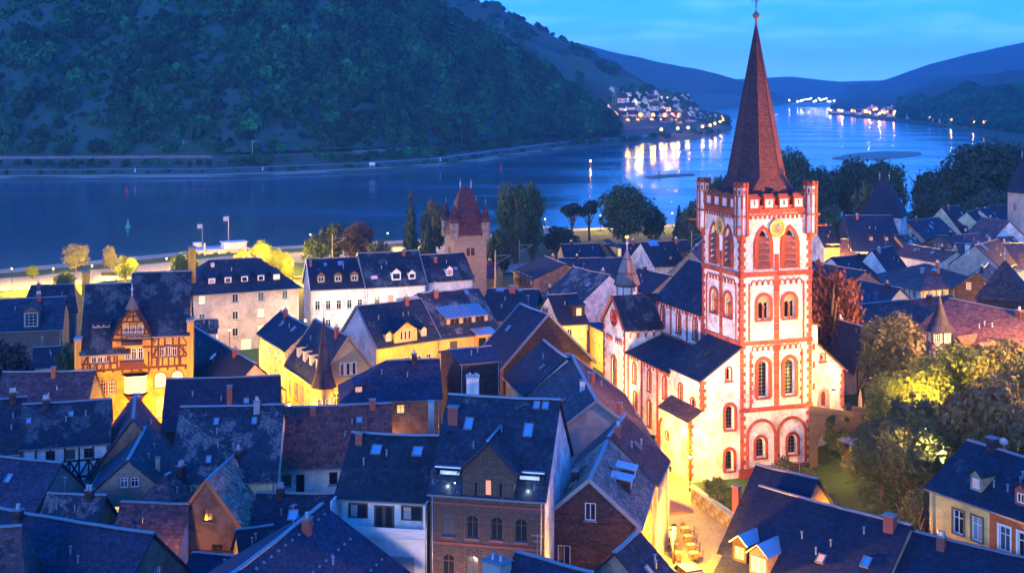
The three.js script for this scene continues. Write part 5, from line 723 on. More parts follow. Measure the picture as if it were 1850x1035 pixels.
house({ label: 'white stepped gable house at the right edge', fit: fromGable(C(12, 1380, 690), C(12, 1700, 800), 4.6, C(12, 1495, 520), 14), wall: M.cream, roof: M.slateWarm, group: rt, win: { l: [...row(2, 6.2, .6, 1.2, 1.4), ...row(2, 2.6, 1, 1.4, 3)] } });
house({ label: 'brown gable house with white three-part window among the right roofs', fit: fromGable(C(12, 370, 530), C(12, 770, 590), 5.4, C(12, 560, 432), 12), wall: M.brown, roof: M.slateWarm, group: rt, win: { l: [{ x: -1.1, y: 5.5, w: .8, h: 1.3 }, { x: 0, y: 5.0, w: .8, h: 2.0 }, { x: 1.1, y: 5.5, w: .8, h: 1.3 }] } });
house({ name: 'white_annex', label: 'low brown-roofed house with bright white wall above the hall roof', fit: fromRidge(C(12, 210, 530), C(12, 770, 615), 7.2, 9, 5.2), wall: M.white, roof: M.tile, group: rt, hip: [0, 0], win: { f: [{ x: -5, y: 2.6, w: 1, h: 1.2, frame: M.frameRed }] }, sky: [[-3, .5, .8, 1], [2, .5, .8, 1]] });
const backRow = [
  ['purple slate roof with orange-lit left verge behind the brown gable', C(12, 180, 258), C(12, 560, 215), 8, 12, 3.4, M.slateFine, M.tan],
  ['tall slate roof with pale left gable and dormers in the back row at right', C(12, 600, 92), C(12, 800, 82), 9, 17, 1.6, M.slateFine, M.cream],
  ['slate roof with small lit dormers in the middle of the back row at right', C(12, 890, 152), C(12, 1010, 130), 8, 15, 1.4, M.slateFine, M.cream],
  ['slate roof with pale coping near the right end of the back row', C(12, 1040, 120), C(12, 1160, 92), 8.4, 16, 1.6, M.slateFine, M.whiteB],
  ['large reddish slate roof with skylights at the right end of the back row', C(12, 1160, 80), C(12, 1480, 65), 8.6, 17, 1.8, M.slateWarm, M.cream],
  ['dark lichen slate roof left of the brown three-window gable', C(12, 60, 430), C(12, 260, 415), 8, 10, 4, M.slateLichen, M.brown],
  ['brown tiled roof in front of the lilac gable at right', C(12, 1240, 450), C(12, 1430, 440), 6, 9, 2.4, M.tile, M.white],
  ['dark tiled roof behind the rendered chimney gable at right', C(12, 800, 500), C(12, 1250, 490), 6, 11, 2.6, M.slateWarm, M.brown],
];
backRow.forEach(([label, p, q, hr, W, hw, roof, wall], i) => house({ label, fit: fromRidge(p, q, hr, W, hw), roof, wall, group: rt, win: { f: row(3, 4.4, .8, 1.2, 5, { lit: [i % 3] }) }, dorm: i > 0 && i < 5 ? [{ x: -1.6, t: .14, w: 1.2, h: 1.2, glass: i % 2 ? M.litDim : M.glass }, { x: 1.6, t: .14, w: 1.2, h: 1.2 }] : [], sky: [[0, .5, .9, 1.2], [2, .7, .7, .9]] }));
house({ label: 'lilac rendered gable house at the far right below the reddish back roof', fit: fromGable(C(12, 1180, 490), C(12, 1600, 470), 4, C(12, 1390, 262), 10), wall: M.whiteB, roof: M.slateWarm, group: rt });
// -- bottom right
house({ label: 'dark blue slate roof end with brown gable in front of the church garden', fit: fromRidge(C(8, 110, 505), C(8, 305, 550), 9.5, 11, 4), wall: M.brown, roof: M.slateFine, chim: [[-3.2, .55, .6, 1.4, M.redBrick]], longer: 2, shift: -1 });
house({ label: 'big dark blue slate roof with two lit dormers and red chimney at bottom right', fit: fromRidge([1415, 893], C(8, 795, 795), 9, 13, 3.4), wall: M.tan, roof: M.slateFine, sky: [[1.2, .42, .7, .8, M.litOrange], [4.6, .5, .7, .9]], chim: [[5.2, .92, .8, 1.2, M.redBrick]], vents: [[-1, .6], [3.5, .8]], longer: 2, shift: -1, dorm: [{ x: -5.0, t: .22, w: 1.3, h: 1.4, glass: M.litWindow, frame: M.frameRed, roof: M.zinc }, { x: -3.0, t: .16, w: 1.6, h: 1.5, glass: M.litWindow, roof: M.zinc, wall: M.brown }] });
house({ label: 'plain dark slate roof continuing to the bottom right corner', fit: fromRidge(C(8, 810, 825), [1900, 1022], 8.4, 12, 3.4), wall: M.tan, roof: M.slateFine });
{
  const h = house({ name: 'terraced_house', label: 'yellow and orange-red terraced house with slate roof and small gabled dormers at right', fit: fromEave(C(8, 905, 580), [1905, 955], 10.9, 9, C(8, 1150, 360)), wall: M.yellow, roof: M.slate, win: { f: [{ x: -2.7, y: 8.4, w: .95, h: 1.75, trim: M.frameBrown }, { x: -1.0, y: 8.4, w: .95, h: 1.75, trim: M.frameBrown, glass: M.curtain }, { x: 1.4, y: 8.4, w: .95, h: 1.75, trim: M.frameWhite }, { x: 3.0, y: 8.4, w: .95, h: 1.75, trim: M.frameWhite }] }, dorm: [{ x: -1.7, t: .16, w: 1.0, h: 1.1, wall: M.tan, glass: M.litDim }, { x: 2.2, t: .16, w: 1.0, h: 1.1, wall: M.redBrick }], sky: [[-2.5, .45, .5, .6]], chim: [[-3.2, .98, .7, 1.0, M.cladding]], vents: [[-.6, .3], [.6, .3]] });
  const half = part('rendered_front', wallPlate([[.12, 0], [h.a - .02, 0], [h.a - .02, h.e - .1], [.12, h.e - .1]], [{ x: 1.4, y: 8.4, w: .95, h: 1.75 }, { x: 3.0, y: 8.4, w: .95, h: 1.75 }], .03), M.orangeP, h.g, [0, 0, h.w + .035], 'orange-red right half of the front');
  const dish = part('satellite_dish', new THREE.SphereGeometry(.42, 16, 8, 0, Math.PI * 2, 0, .9), plain([.3, .3, .34], .5), h.g, [-2.2, h.r + 1.0, 0]); dish.rotation.set(1.9, 0, -.5); box('bracket', .05, .9, .05, -2.2, h.r + .5, 0, M.zinc, h.g);
}

// ---------------------------------------------------------------- additions to single houses
const byLabel = (bit) => scene.children.find((o) => o.userData.label?.includes(bit));
const gableRoof = (w, h0, rise, z0, z1, ov = .25, t = .1) => { const P = new Poly(), k = rise / (w / 2), x = w / 2 + ov, y = h0 - ov * k; P.slab([V(x, y, z0), V(0, h0 + rise, z0), V(0, h0 + rise, z1), V(x, y, z1)], -t); P.slab([V(-x, y, z1), V(0, h0 + rise, z1), V(0, h0 + rise, z0), V(-x, y, z0)], -t); return P.geo(); };
const sizeOf = (g) => { const b = new THREE.Box3(); g.children.filter((c) => c.name === 'wall').forEach((c) => { c.geometry.computeBoundingBox(); b.union(c.geometry.boundingBox); }); return b; };
// brick house: wall dormer, roof balconies
{
  const g = byLabel('dark brick house'), b = sizeOf(g), zf = b.max.z, e = b.getSize(new THREE.Vector3()) && 10.7 + .3;
  const wins = [{ x: -.95, y: 10.95, w: .36, h: 1.15, style: 'plain', frame: M.frameBrown }, { x: 0, y: 10.8, w: .55, h: 1.5, style: 'plain', glass: M.litOrange, frame: M.frameBrown }, { x: .95, y: 10.95, w: .36, h: 1.15, style: 'plain', frame: M.frameBrown }];
  const pd = part('gable_wall', wallPlate([[-1.95, e - .35], [1.95, e - .35], [1.95, 13.2], [0, 15.1], [-1.95, 13.2]], wins, .3), M.brick, g, [.15, 0, zf + .12]);
  wins.forEach((w) => { const f = part('window', sash(w.w, w.h, 'rect', 'plain'), w.frame, g, [.15 + w.x, w.y, zf]); part('pane', paneGeo(w.w, w.h, 'rect'), w.glass ?? M.glass, f, [0, 0, .02]); });
  for (const s of [-1, 1]) box('side_wall', .25, 2.5, 3, .15 + s * 1.83, e + .95, zf - 1.6, M.brick, g);
  const gr = part('gable_roof', gableRoof(3.9, 13.15, 1.95, zf + .45, zf - 5.6, .45), M.slateWarm, g, [.15, 0, 0]); box('ridge_cap', .2, .08, 5.8, 0, 15.23, zf - 2.6, M.zinc, gr);
  for (const s of [-1, 1]) for (const k of [0, 1]) { }
  for (const s of [-1, 1]) {
    const x = .15 + s * 3.1 - .15, bal = box('balcony_recess', 2.0, 1.5, .12, x, 11.7, zf - 1.55, M.cladding, g);
    box('balcony_window', 1.5, .8, .06, x, 11.75, zf - 1.46, M.skyGlass, g); box('balcony_roof', 2.3, .1, 2.2, x, 12.6, zf - 1.9, M.zinc, g, [-.12, 0, 0]);
    for (const q of [-1, 1]) box('balcony_post', .1, 1.6, 1.7, x + q * 1.05, 11.7, zf - 1.5, M.cladding, g);
    box('balcony_blind', 1.5, .28, .05, x, 12.3, zf - .95, M.frameWhite, g);
    box('balcony_floor', 2.2, .1, 1.5, x, 11.1, zf - .8, M.lead, g);
    const r = rng(5 + s); for (let i = 0; i < 9; i++) { const m = part('fairy_light', memo('fl', () => new THREE.SphereGeometry(.07, 8, 6)), glow(i % 4 === 1 ? [.1, 1, .15] : i % 4 === 2 ? [1, .6, .1] : [.7, 1, .95], 7), g, [x - .75 + i * .18, 11.3 + r() * .35, zf - .55]); if (i === 4) { const l = new THREE.PointLight(new THREE.Color(.85, 1, .85), 2.2); l.position.set(x, 11.5, zf - .35); l.castShadow = true; l.shadow.radius = 6; g.add(l); } }
  }
  for (const y of [7.3, 10.3]) box('brick_band', b.max.x - b.min.x - .1, .16, .08, 0, y, zf + .03, M.redBrick, g);
  for (const y of [7.8, 4.75]) for (const x of [-2.95, -1.083, .783, 2.65]) box('sill_stone', 1.1, .12, .2, x, y - .12, zf + .05, M.redBrick, g);
}
// white house: loggia with parapet, blind windows below
{
  const g = byLabel('loggia balcony'), b = sizeOf(g), zf = b.max.z, w = b.max.x;
  box('balcony_slab', w * 2 + .3, .2, 1.7, 0, 7.0, zf + .85, M.whiteB, g); box('balcony_parapet', w * 2 + .3, .75, .12, 0, 7.5, zf + 1.66, M.white, g); for (const s of [-1, 1]) { box('balcony_side', .14, 2.7, 1.7, s * (w + .05), 8.35, zf + .86, M.white, g); }
  box('lower_wall', w * 2 + .2, 7.2, 1.5, 0, 3.3, zf + .8, M.white, g);
  box('roller_shutter', 2.5, 1.4, .08, 1.6, 5.0, zf + 1.58, M.curtain, g); box('roller_shutter', 1.6, 1.4, .08, -2.4, 5.0, zf + 1.58, M.curtain, g); box('window_frame', 2.8, .12, .14, 1.6, 4.25, zf + 1.6, M.ridge, g);
  for (const [x, ww] of [[-2.0, 1.55], [2.3, 1.7]]) { const f = box('window', ww, 1.15, .1, x, 8.55, zf + .05, M.frameBrown, g); const p = part('pane', UNIT, M.glass, f, [0, 0, .3]); p.scale.set(.9, .86, .6); const c = part('curtain', UNIT, M.curtain, f, [-.2, 0, .36]); c.scale.set(.35, .8, .55); }
  const d = box('door', 1.6, 1.85, .1, .1, 8.1, zf + .05, M.frameBrown, g); for (const s of [-1, 1]) { const p = part('pane', UNIT, M.glass, d, [s * .24, .02, .3]); p.scale.set(.3, .86, .6); }
  part('drainpipe', new THREE.CylinderGeometry(.06, .06, 7, 8), M.zinc, g, [w + .2, 5, zf + 1.75]);
}
// pediment gable of the yellow house, metal clerestory of its neighbour
{
  const g = byLabel('small pediment gable'), b = sizeOf(g), zf = b.max.z, e = 6.3, x = -.4, wins = row(3, 6.7, .42, 1.25, 1.3, { style: 'plain' });
  part('gable_wall', wallPlate([[-1.9, e - .3], [1.9, e - .3], [1.9, 8.1], [0, 9.35], [-1.9, 8.1]], wins, .3), M.yellow, g, [x, 0, zf + .06]); wins.forEach((q) => { const f = part('window', sash(q.w, q.h, 'rect', 'plain'), M.frameWhite, g, [x + q.x, q.y, zf - .06]); part('pane', paneGeo(q.w, q.h, 'rect'), M.glass, f, [0, 0, .02]); part('surround', surround(q.w, q.h, 'rect', .1, .05), M.cream, f, [0, 0, .12]); });
  for (const s of [-1, 1]) box('side_wall', .2, 2.2, 2, x + s * 1.8, 7, zf - 1.1, M.yellow, g);
  part('gable_roof', gableRoof(3.8, 8.1, 1.28, zf + .35, zf - 4.2, .3), M.slateFine, g, [x, 0, 0]); box('cornice', b.max.x - b.min.x, .22, .3, 0, e - .25, zf + .16, M.cream, g);
  box('white_flue_wall', 3.6, 1.8, .3, b.max.x - 1.5, 10.6, -1.0, M.whiteB, g);
  const h = byLabel('clerestory dormer'), c = sizeOf(h), z2 = c.max.z, P = new Poly(), w2 = 3.6, x2 = .4; P.slab([V(x2 - w2, 8.65, z2 - 1.2), V(x2 + w2, 8.65, z2 - 1.2), V(x2 + w2 - .3, 10.3, z2 - 5.2), V(x2 - w2 - .3, 10.3, z2 - 5.2)], .14);
  const mr = part('clerestory_roof', P.geo(), M.zinc, h); for (let i = 0; i < 12; i++) { const m = box('roof_seam', .06, .08, 4.3, x2 - w2 + .3 + i * .6, 9.55, z2 - 3.2, M.lead, mr); m.rotation.x = .392; }
  box('clerestory_wall', w2 * 2 - .3, 1.3, .2, x2, 8.0, z2 - 1.7, M.frameBrown, h); for (let i = 0; i < 10; i++) { box('clerestory_window', .5, .95, .08, x2 - w2 + .55 + i * .7, 8.0, z2 - 1.58, i % 3 ? M.glass : M.litDim, h); } for (const s of [-1, 1]) box('side_wall', .15, 1.4, 3.4, x2 + s * (w2 - .2), 8.2, z2 - 3.3, M.frameBrown, h);
  const Q = new Poly(); Q.slab([V(.6, 6.35, z2 + 1.3), V(4.0, 6.35, z2 + 1.3), V(3.8, 7.0, z2 - .6), V(.4, 7.0, z2 - .6)], .12); part('bay_roof', Q.geo(), M.zinc, h); box('bay_wall', 3.2, 6.2, 1.2, 2.3, 3.15, z2 + .5, M.ochre, h); for (const x of [1.45, 3.0]) box('bay_window', 1.1, 1.5, .08, x, 5.1, z2 + 1.12, M.glass, h);
}
// corner hotel: round turret with needle spire, mansard dormers
{
  const p = onLevel(...C(3, 500, 905), 6), t = thing('corner_turret', 'slender spire-topped corner turret of the yellow hotel', 'turret', [p.x, -.3, p.z]);
  part('wall', new THREE.CylinderGeometry(1.25, 1.25, 6.4, 8).translate(0, 3.2, 0), M.yellow, t); part('roof', new THREE.LatheGeometry([[1.55, 6.2], [1.1, 7.4], [.78, 9.0], [.42, 11.5], [.08, 14.4], [0, 14.4]].map(([x, y]) => new THREE.Vector2(x, y)), 8), M.slateWarm, t); part('finial', new THREE.CylinderGeometry(.04, .06, 1.6, 6), M.zinc, t, [0, 15, 0]);
  for (let k = 0; k < 4; k++) { const a = -.6 + k * Math.PI / 4 - Math.PI / 8, f = part('window', sash(.7, 1.7, 'arch', 'cross'), M.frameWhite, t, [Math.sin(a) * 1.17, 3.4, Math.cos(a) * 1.17]); f.rotation.y = a; part('pane', paneGeo(.7, 1.7, 'arch'), M.glass, f, [0, 0, .02]); }
}
// white chimney stack standing in front of the clad block, pale flue at the tiled house
{
  const q = at(854, 717, 138), c = thing('chimney_stack', 'tall white rendered chimney stack in front of the dark clad block', 'chimney', [q.x, q.y - 3, q.z]); box('shaft', 1.35, 5.6, 1.1, 0, 2.4, 0, M.whiteB, c); box('cap', 1.5, .14, 1.25, 0, 5.25, 0, M.zinc, c); for (const s of [-1, 1]) part('pot', memo('pt2', () => new THREE.CylinderGeometry(.18, .2, .3, 10)), M.lead, c, [s * .35, 5.45, 0]);
  const p = at(779, 790, 112), f = thing('flue_wall', 'narrow pale blue chimney wall between two dark roofs', 'chimney', [p.x, p.y - 2, p.z]); box('shaft', .5, 5.1, .7, 0, 2.55, 0, M.zinc, f); box('cap', .6, .1, .8, 0, 5.15, 0, M.lead, f);
}

// ---------------------------------------------------------------- the yellow half-timbered villa
{
  const pa = onLevel(...C(1, 430, 815), 7.1), pb = onLevel(...C(1, 1046, 789), 7.1), dx = pb.x - pa.x, dz = pb.z - pa.z, yaw = Math.atan2(-dz, dx), L = Math.hypot(dx, dz), W = 11;
  const g = thing('half_timbered_villa', 'large yellow half-timbered villa with ornate gable and lit bay window', 'house', [(pa.x + pb.x) / 2 - Math.sin(yaw) * W / 2, 0, (pa.z + pb.z) / 2 - Math.cos(yaw) * W / 2], yaw);
  const a = L / 2, w = W / 2, fm = new THREE.Matrix4().makeTranslation(0, 0, w), sc = L / 620, X = (x) => -a + (x - 430) * sc, Yt = 7.1, per = 1 / (3.044 * 14.84), Y = (y) => 7.1 + (802 - y) * per;
  const gl = X(615), gr = X(832), lw = M.amber;
  const arch = [{ x: X(557), y: Y(945), w: .9, h: 1.9, kind: 'point', style: 'grid', trim: M.redStone }, { x: X(610), y: Y(945), w: .9, h: 1.9, kind: 'point', style: 'grid', trim: M.redStone }, { x: X(880), y: Y(920), w: 1.4, h: 1.85, kind: 'arch', style: 'cross', glass: M.litPale, trim: M.redStone }, { x: X(975), y: Y(920), w: 1.4, h: 1.95, kind: 'arch', style: 'cross', glass: M.litPale, trim: M.redStone }, { x: X(885), y: .8, w: 1.1, h: 2.6, kind: 'arch', style: 'grid', glass: M.litDim, trim: M.tan }, { x: X(560), y: .8, w: 1.1, h: 2.6, kind: 'arch', style: 'grid', trim: M.tan }, { x: X(715), y: .8, w: 1.2, h: 2.2, kind: 'segment', style: 'cross' }];
  part('wall', wallPlate([[-a, 0], [a, 0], [a, Yt], [-a, Yt]], arch, .35).applyMatrix4(fm), lw, g); arch.forEach((q) => addWindow(g, q, fm));
  const upL = Array.from({ length: 3 }, (_, i) => ({ x: X(513 + i * 34), y: Y(768), w: .62, h: .75, style: 'two' })), upR = [{ x: X(888), y: Y(745), w: .6, h: 1.3, style: 'cross' }, { x: X(924), y: Y(745), w: .7, h: 1.6, style: 'cross' }, { x: X(960), y: Y(745), w: .6, h: 1.3, style: 'cross' }], mid = [660, 698, 733, 770].map((x, i) => ({ x: X(x), y: Y(i ? 757 : 715), w: .62, h: i ? 1.45 : .55, kind: 'arch', style: 'cross' }));
  const up = new THREE.Matrix4().makeTranslation(0, 0, w + .18);
  part('wall', wallPlate([[-a, Yt - .1], [gl, Yt - .1], [gl, Y(722)], [-a, Y(722)]], upL, .5).applyMatrix4(up), lw, g); part('wall', wallPlate([[gl, Yt - .1], [gr, Yt - .1], [gr, Y(630)], [gl, Y(630)]], mid, .5).applyMatrix4(up), lw, g); part('wall', wallPlate([[gr, Yt - .1], [a, Yt - .1], [a, Y(635)], [gr, Y(635)]], upR, .5).applyMatrix4(up), lw, g);
  [...upL, ...upR, ...mid].forEach((q) => addWindow(g, q, up, .1));
  const gw = [692, 731, 769].map((x) => ({ x: X(x), y: Y(612), w: .62, h: .95, style: 'grid' })), gm = new THREE.Matrix4().makeTranslation(0, 0, w + .5), cx = (gl + gr) / 2;
  part('gable_wall', wallPlate([[gl, Y(642)], [gr, Y(642)], [X(795), Y(545)], [cx + .35, Y(480)], [cx - .35, Y(480)], [X(655), Y(545)]], gw, .8).applyMatrix4(gm), lw, g); gw.forEach((q) => addWindow(g, q, gm, .1));
  // framing
  const B = []; const T = (x0, y0, x1, y1, ww) => B.push([X(x0), Y(y0), X(x1), Y(y1), ww]);
  T(432, 812, 1046, 800, .3); T(440, 722, 615, 722); T(440, 772, 640, 772); [455, 492, 530, 568, 606].forEach((x) => T(x, 772, x, 810)); [440, 480, 600, 625].forEach((x) => T(x, 722, x, 772)); T(455, 770, 480, 726); T(606, 770, 585, 726);
  [832, 870, 985, 1035].forEach((x) => T(x, 635, x, 795)); T(832, 750, 1035, 748); T(832, 690, 1035, 688); T(832, 640, 1035, 637); [860, 893, 926, 960, 993].forEach((x) => T(x, 748, x, 797)); T(835, 745, 868, 692); T(1033, 745, 990, 692); T(905, 637, 905, 690); T(950, 637, 950, 690);
  [470, 510, 550, 590].forEach((x) => T(x, 812, x + 12, 775, .14)); [850, 880, 912, 944, 976, 1010].forEach((x) => T(x, 690, x, 748, .12)); T(870, 640, 870, 690); T(1005, 640, 1035, 688, .14); T(832, 688, 862, 640, .14); T(640, 715, 640, 805); T(815, 715, 815, 805); T(625, 690, 680, 690); T(785, 690, 830, 690); T(650, 805, 690, 765, .3); T(805, 805, 770, 765, .3);
  addBeams(g, B, up, M.timber, .23); const GB = []; const G = (x0, y0, x1, y1, ww) => GB.push([X(x0), Y(y0), X(x1), Y(y1), ww]);
  G(606, 650, 655, 545, .34); G(655, 545, 716, 476, .3); G(840, 650, 795, 545, .34); G(795, 545, 746, 476, .3); G(655, 590, 795, 590, .1); G(640, 575, 668, 575, .12); G(794, 575, 820, 575, .12); G(612, 642, 834, 642, .3); G(640, 615, 808, 615); G(655, 545, 795, 545); for (let i = 0; i < 5; i++) { const x = 655 + i * 28; G(x, 640, x + 28, 616, .1); G(x + 28, 640, x, 616, .1); } G(665, 545, 665, 615); G(795, 545, 795, 615); G(710, 545, 710, 615, .1); G(752, 545, 752, 615, .1); G(731, 482, 731, 545); G(690, 545, 722, 485); G(772, 545, 742, 485); G(640, 612, 662, 560); G(822, 612, 798, 560); G(690, 515, 775, 515);
  addBeams(g, GB, gm, M.timber, .2); box('boarded_panel', X(800) - X(665), .95, .5, cx, Y(785), w + .35, M.timber, g); box('canopy', X(790) - X(675), .45, .8, cx, Y(662), w + .6, M.slateWarm, g);
  // corner piers, chimneys
  for (const [x, y0, hh] of [[-a - .1, 0, Y(640)], [a - .05, 0, Y(560)]]) { box('corner_pier', .75, hh, 2.2, x, hh / 2, w - .8, M.amber, g); box('pier_cap', .95, .35, 2.4, x, hh + .15, w - .8, M.lead, g); }
  for (const x of [-a - .1, a - .25]) { const side = part('wall', wallPlate([[-w + .3, 0], [w - .3, 0], [w - .3, 9], [0, 16.5], [-w + .3, 9]], [], .4), M.amber, g, [x, 0, 0]); side.rotation.y = x < 0 ? -Math.PI / 2 : Math.PI / 2; }
  part('wall', wallPlate([[-a, 0], [a, 0], [a, 9], [-a, 9]], [], .35), M.amber, g, [0, 0, -w]).rotation.y = Math.PI;
  chimney(g, a - .1, 17.2, -.6, .9, 4.6, .9, M.amber); chimney(g, -a + .1, 15.6, -.6, .9, 3.4, .9, M.amber);
  // roofs
  const rf = (name, x0, x1, ye, yr, mat) => { const P = new Poly(), zc = 0; P.slab([V(x0, ye, w + .55), V(x1, ye, w + .55), V(x1, yr, zc), V(x0, yr, zc)], .2); P.slab([V(x1, ye, -w - .4), V(x0, ye, -w - .4), V(x0, yr, zc), V(x1, yr, zc)], .2); const m = part(name, P.geo(), mat, g); box('ridge_cap', x1 - x0, .12, .4, (x0 + x1) / 2, yr + .03, zc, M.lead, m); box('gutter', x1 - x0, .16, .16, (x0 + x1) / 2, ye - .15, w + .62, M.gutter, m); return m; };
  rf('roof', -a + .1, X(715), Y(716), 16.7, M.slateLichen); rf('roof', X(700), a - .1, Y(628), 18.0, M.slateLichen);
  { const P = new Poly(), z0 = w + .95, zb = -.4; const side = (s) => { const x = (k) => cx + s * k, h = (gr - gl) / 2; const q = [V(x(h + .25), Y(655), z0), V(x(h * .62), Y(545), z0), V(x(.42), Y(474), z0), V(x(0), Y(455), z0)]; for (let i = 0; i < 3; i++) { const A = q[i], D = q[i + 1], pl = [A, D, V(D.x, D.y, zb), V(A.x, A.y, zb)]; P.slab(s > 0 ? pl.reverse().reverse() : [...pl].reverse(), s > 0 ? -.16 : -.16); } }; side(1); side(-1); part('gable_roof', P.geo(), M.slateWarm, g); part('gable_cap', new THREE.ConeGeometry(.85, 1.7, 8).translate(0, Y(470) + .75, 0), M.copper, g, [cx, 0, z0 - .6]); part('finial', new THREE.LatheGeometry([[.12, 0], [.07, .5], [.2, .75], [.06, 1], [.03, 1.6], [0, 1.6]].map(([x, y]) => new THREE.Vector2(x, y)), 8), M.zinc, g, [cx, Y(470) + 1.5, z0 - .6]); }
  for (const [x, y] of [[X(545), 12.1], [X(908), 12.2]]) { const d = box('shed_dormer', 2.3, 1.0, 2.4, x, y, w - 2.6, M.cladding, g); box('dormer_roof', 2.7, .12, 3.2, x, y + .6, w - 2.7, M.slateFine, g, [.25, 0, 0]); for (let i = 0; i < 3; i++) { box('dormer_window', .55, .5, .06, x - .7 + i * .7, y + .05, w - 1.38, M.frameWhite, g); box('dormer_pane', .45, .4, .06, x - .7 + i * .7, y + .05, w - 1.36, M.skyGlass, g); } }
  // bay window
  const bx = X(742), by = Y(940), bh = Y(845) - Y(940), bay = [[-1.45, 0, -.35], [-1.0, 0, .75], [1.0, 0, .75], [1.45, 0, -.35]];
  const body = part('bay_window', new THREE.ExtrudeGeometry(outline([[-1.5, -.1], [-1.02, .8], [1.02, .8], [1.5, -.1]]), { depth: .22, bevelEnabled: false }).rotateX(-Math.PI / 2).scale(1, 1, -1), M.timber, g, [bx, by - .25, w]);
  const top2 = part('bay_head', body.geometry, M.timber, g, [bx, by + bh, w]); part('bay_corbel', new THREE.CylinderGeometry(1.45, .35, 1.3, 6, 1).scale(1, 1, .55), M.timber, g, [bx, by - .9, w + .15]);
  for (let i = 0; i < 3; i++) { const [x0, , z0] = bay[i], [x1, , z1] = bay[i + 1], l = Math.hypot(x1 - x0, z1 - z0), m = new THREE.Matrix4().makeTranslation(bx + (x0 + x1) / 2, by, w + (z0 + z1) / 2).multiply(new THREE.Matrix4().makeRotationY(Math.atan2(-(z1 - z0), x1 - x0))); addWindow(g, { x: 0, y: 0, w: l - .08, h: bh, style: i === 1 ? 'grid' : 'cross', glass: M.litPale, sill: false, frame: M.frameWhite }, m, 0); }
  for (const x of [X(672), X(815)]) box('lintel_bracket', .2, .7, .5, x, Yt - .5, w + .2, M.timber, g); for (let i = 0; i < 12; i++) box('joist_end', .22, .3, .4, -a + .8 + i * (L - 1.4) / 11, Yt - .3, w + .2, M.timber, g);
}

// ---------------------------------------------------------------- towers
function squareTower(name, label, px, py, d, w, eaveY, apexY, o) {
  const q = at(px, py, d), y0 = o.base ?? ground(q.x, q.z) - .5, t = thing(name, label, 'tower', [q.x, y0, q.z], o.turn ?? .3, o.group), h = eaveY - y0, r = apexY - y0, c = w / 2, ov = .45, rd = o.ridge ?? 0;
  for (let k = 0; k < 4; k++) { const m = new THREE.Matrix4().makeRotationY(k * Math.PI / 2).multiply(new THREE.Matrix4().makeTranslation(0, 0, c)), i = k % 2 ? c - .4 : c, ws = o.win ?? []; part('wall', wallPlate([[-i, 0], [i, 0], [i, h], [-i, h]], ws.map((x) => ({ ...x, y: x.y - y0 })), .4).applyMatrix4(m), o.wall, t); ws.forEach((x) => addWindow(t, { ...x, y: x.y - y0 }, m)); }
  const P = new Poly(), e = c + ov; P.add([V(-e, h - .2, e), V(e, h - .2, e), V(rd, r, 0), V(-rd, r, 0)]); P.add([V(e, h - .2, -e), V(-e, h - .2, -e), V(-rd, r, 0), V(rd, r, 0)]); P.add([V(e, h - .2, e), V(e, h - .2, -e), V(rd, r, 0)]); P.add([V(-e, h - .2, -e), V(-e, h - .2, e), V(-rd, r, 0)]); P.add([V(-e, h - .2, -e), V(e, h - .2, -e), V(e, h - .2, e), V(-e, h - .2, e)]);
  part('roof', P.geo(), o.roof, t); for (const s of rd ? [-1, 1] : [0]) part('finial', new THREE.LatheGeometry([[.1, 0], [.06, .8], [.2, 1], [.05, 1.2], [.03, 2], [0, 2]].map(([x, y]) => new THREE.Vector2(x, y)), 8), M.zinc, t, [s * rd, r - .2, 0]);
  return { t, h, c, y0 };
}
{
  const s = squareTower('gate_tower', 'stone gate tower with steep red roof and four pointed corner turrets by the river', 841, 423, 272, 7.2, 10.8, 20.5, { wall: M.rubble, roof: M.redSlate, turn: .32, ridge: 1.2, win: [{ x: -.45, y: 6.3, w: .8, h: 1.6, frame: M.frameBrown }, { x: .55, y: 6.3, w: .8, h: 1.6, frame: M.frameBrown }, { x: -.45, y: .8, w: .8, h: 1.6, frame: M.frameBrown }, { x: .55, y: .8, w: .8, h: 1.6, frame: M.frameBrown }] });
  for (const [x, z] of [[1, 1], [1, -1], [-1, 1], [-1, -1]]) { const q = part('corner_turret', new THREE.CylinderGeometry(1.0, 1.0, 3.6, 8), M.rubble, s.t, [x * (s.c - .2), s.h + .9, z * (s.c - .2)]); part('turret_roof', memo('gtr', () => new THREE.ConeGeometry(1.35, 3.9, 8)), M.redSlate, q, [0, 3.6, 0]); part('finial', memo('gtf', () => new THREE.CylinderGeometry(.03, .06, 1.4, 6)), M.zinc, q, [0, 5.9, 0]); }
  box('string_course', s.c * 2 + .3, .3, s.c * 2 + .3, 0, s.h * .55, 0, M.rubble, s.t); box('dormer', .9, 1.4, 1.2, 0, s.h + 1.5, s.c * .62, M.redSlate, s.t); box('dormer_window', .5, .8, .1, 0, s.h + 1.4, s.c * .62 + .62, M.skyGlass, s.t);
  const u = squareTower('town_tower', 'square white town tower with steep blue slate hipped roof at right', 1599, 388, 305, 8.8, 11.4, 20, { wall: M.whiteB, roof: M.slateFine, turn: -.45, ridge: 1.1 });
  box('dormer', 1, 1.3, 1.4, 0, u.h + 1.6, u.c * .75, M.slateFine, u.t);
  squareTower('pyramid_tower', 'dark square tower with plain pyramid roof at the right edge', 1817, 531, 182, 6.6, 11.8, 17, { wall: M.cladding, roof: M.slateWarm, turn: -.5, win: [{ x: 0, y: 8.5, w: .7, h: 1.4 }] });
  squareTower('pale_tower', 'slim pale tower partly cut off at the right edge behind the trees', 1848, 345, 330, 5, 15, 24, { wall: M.beige, roof: M.slateFine, turn: .3, win: [{ x: 0, y: 10, w: 1, h: 2.4, kind: 'arch' }] });
}
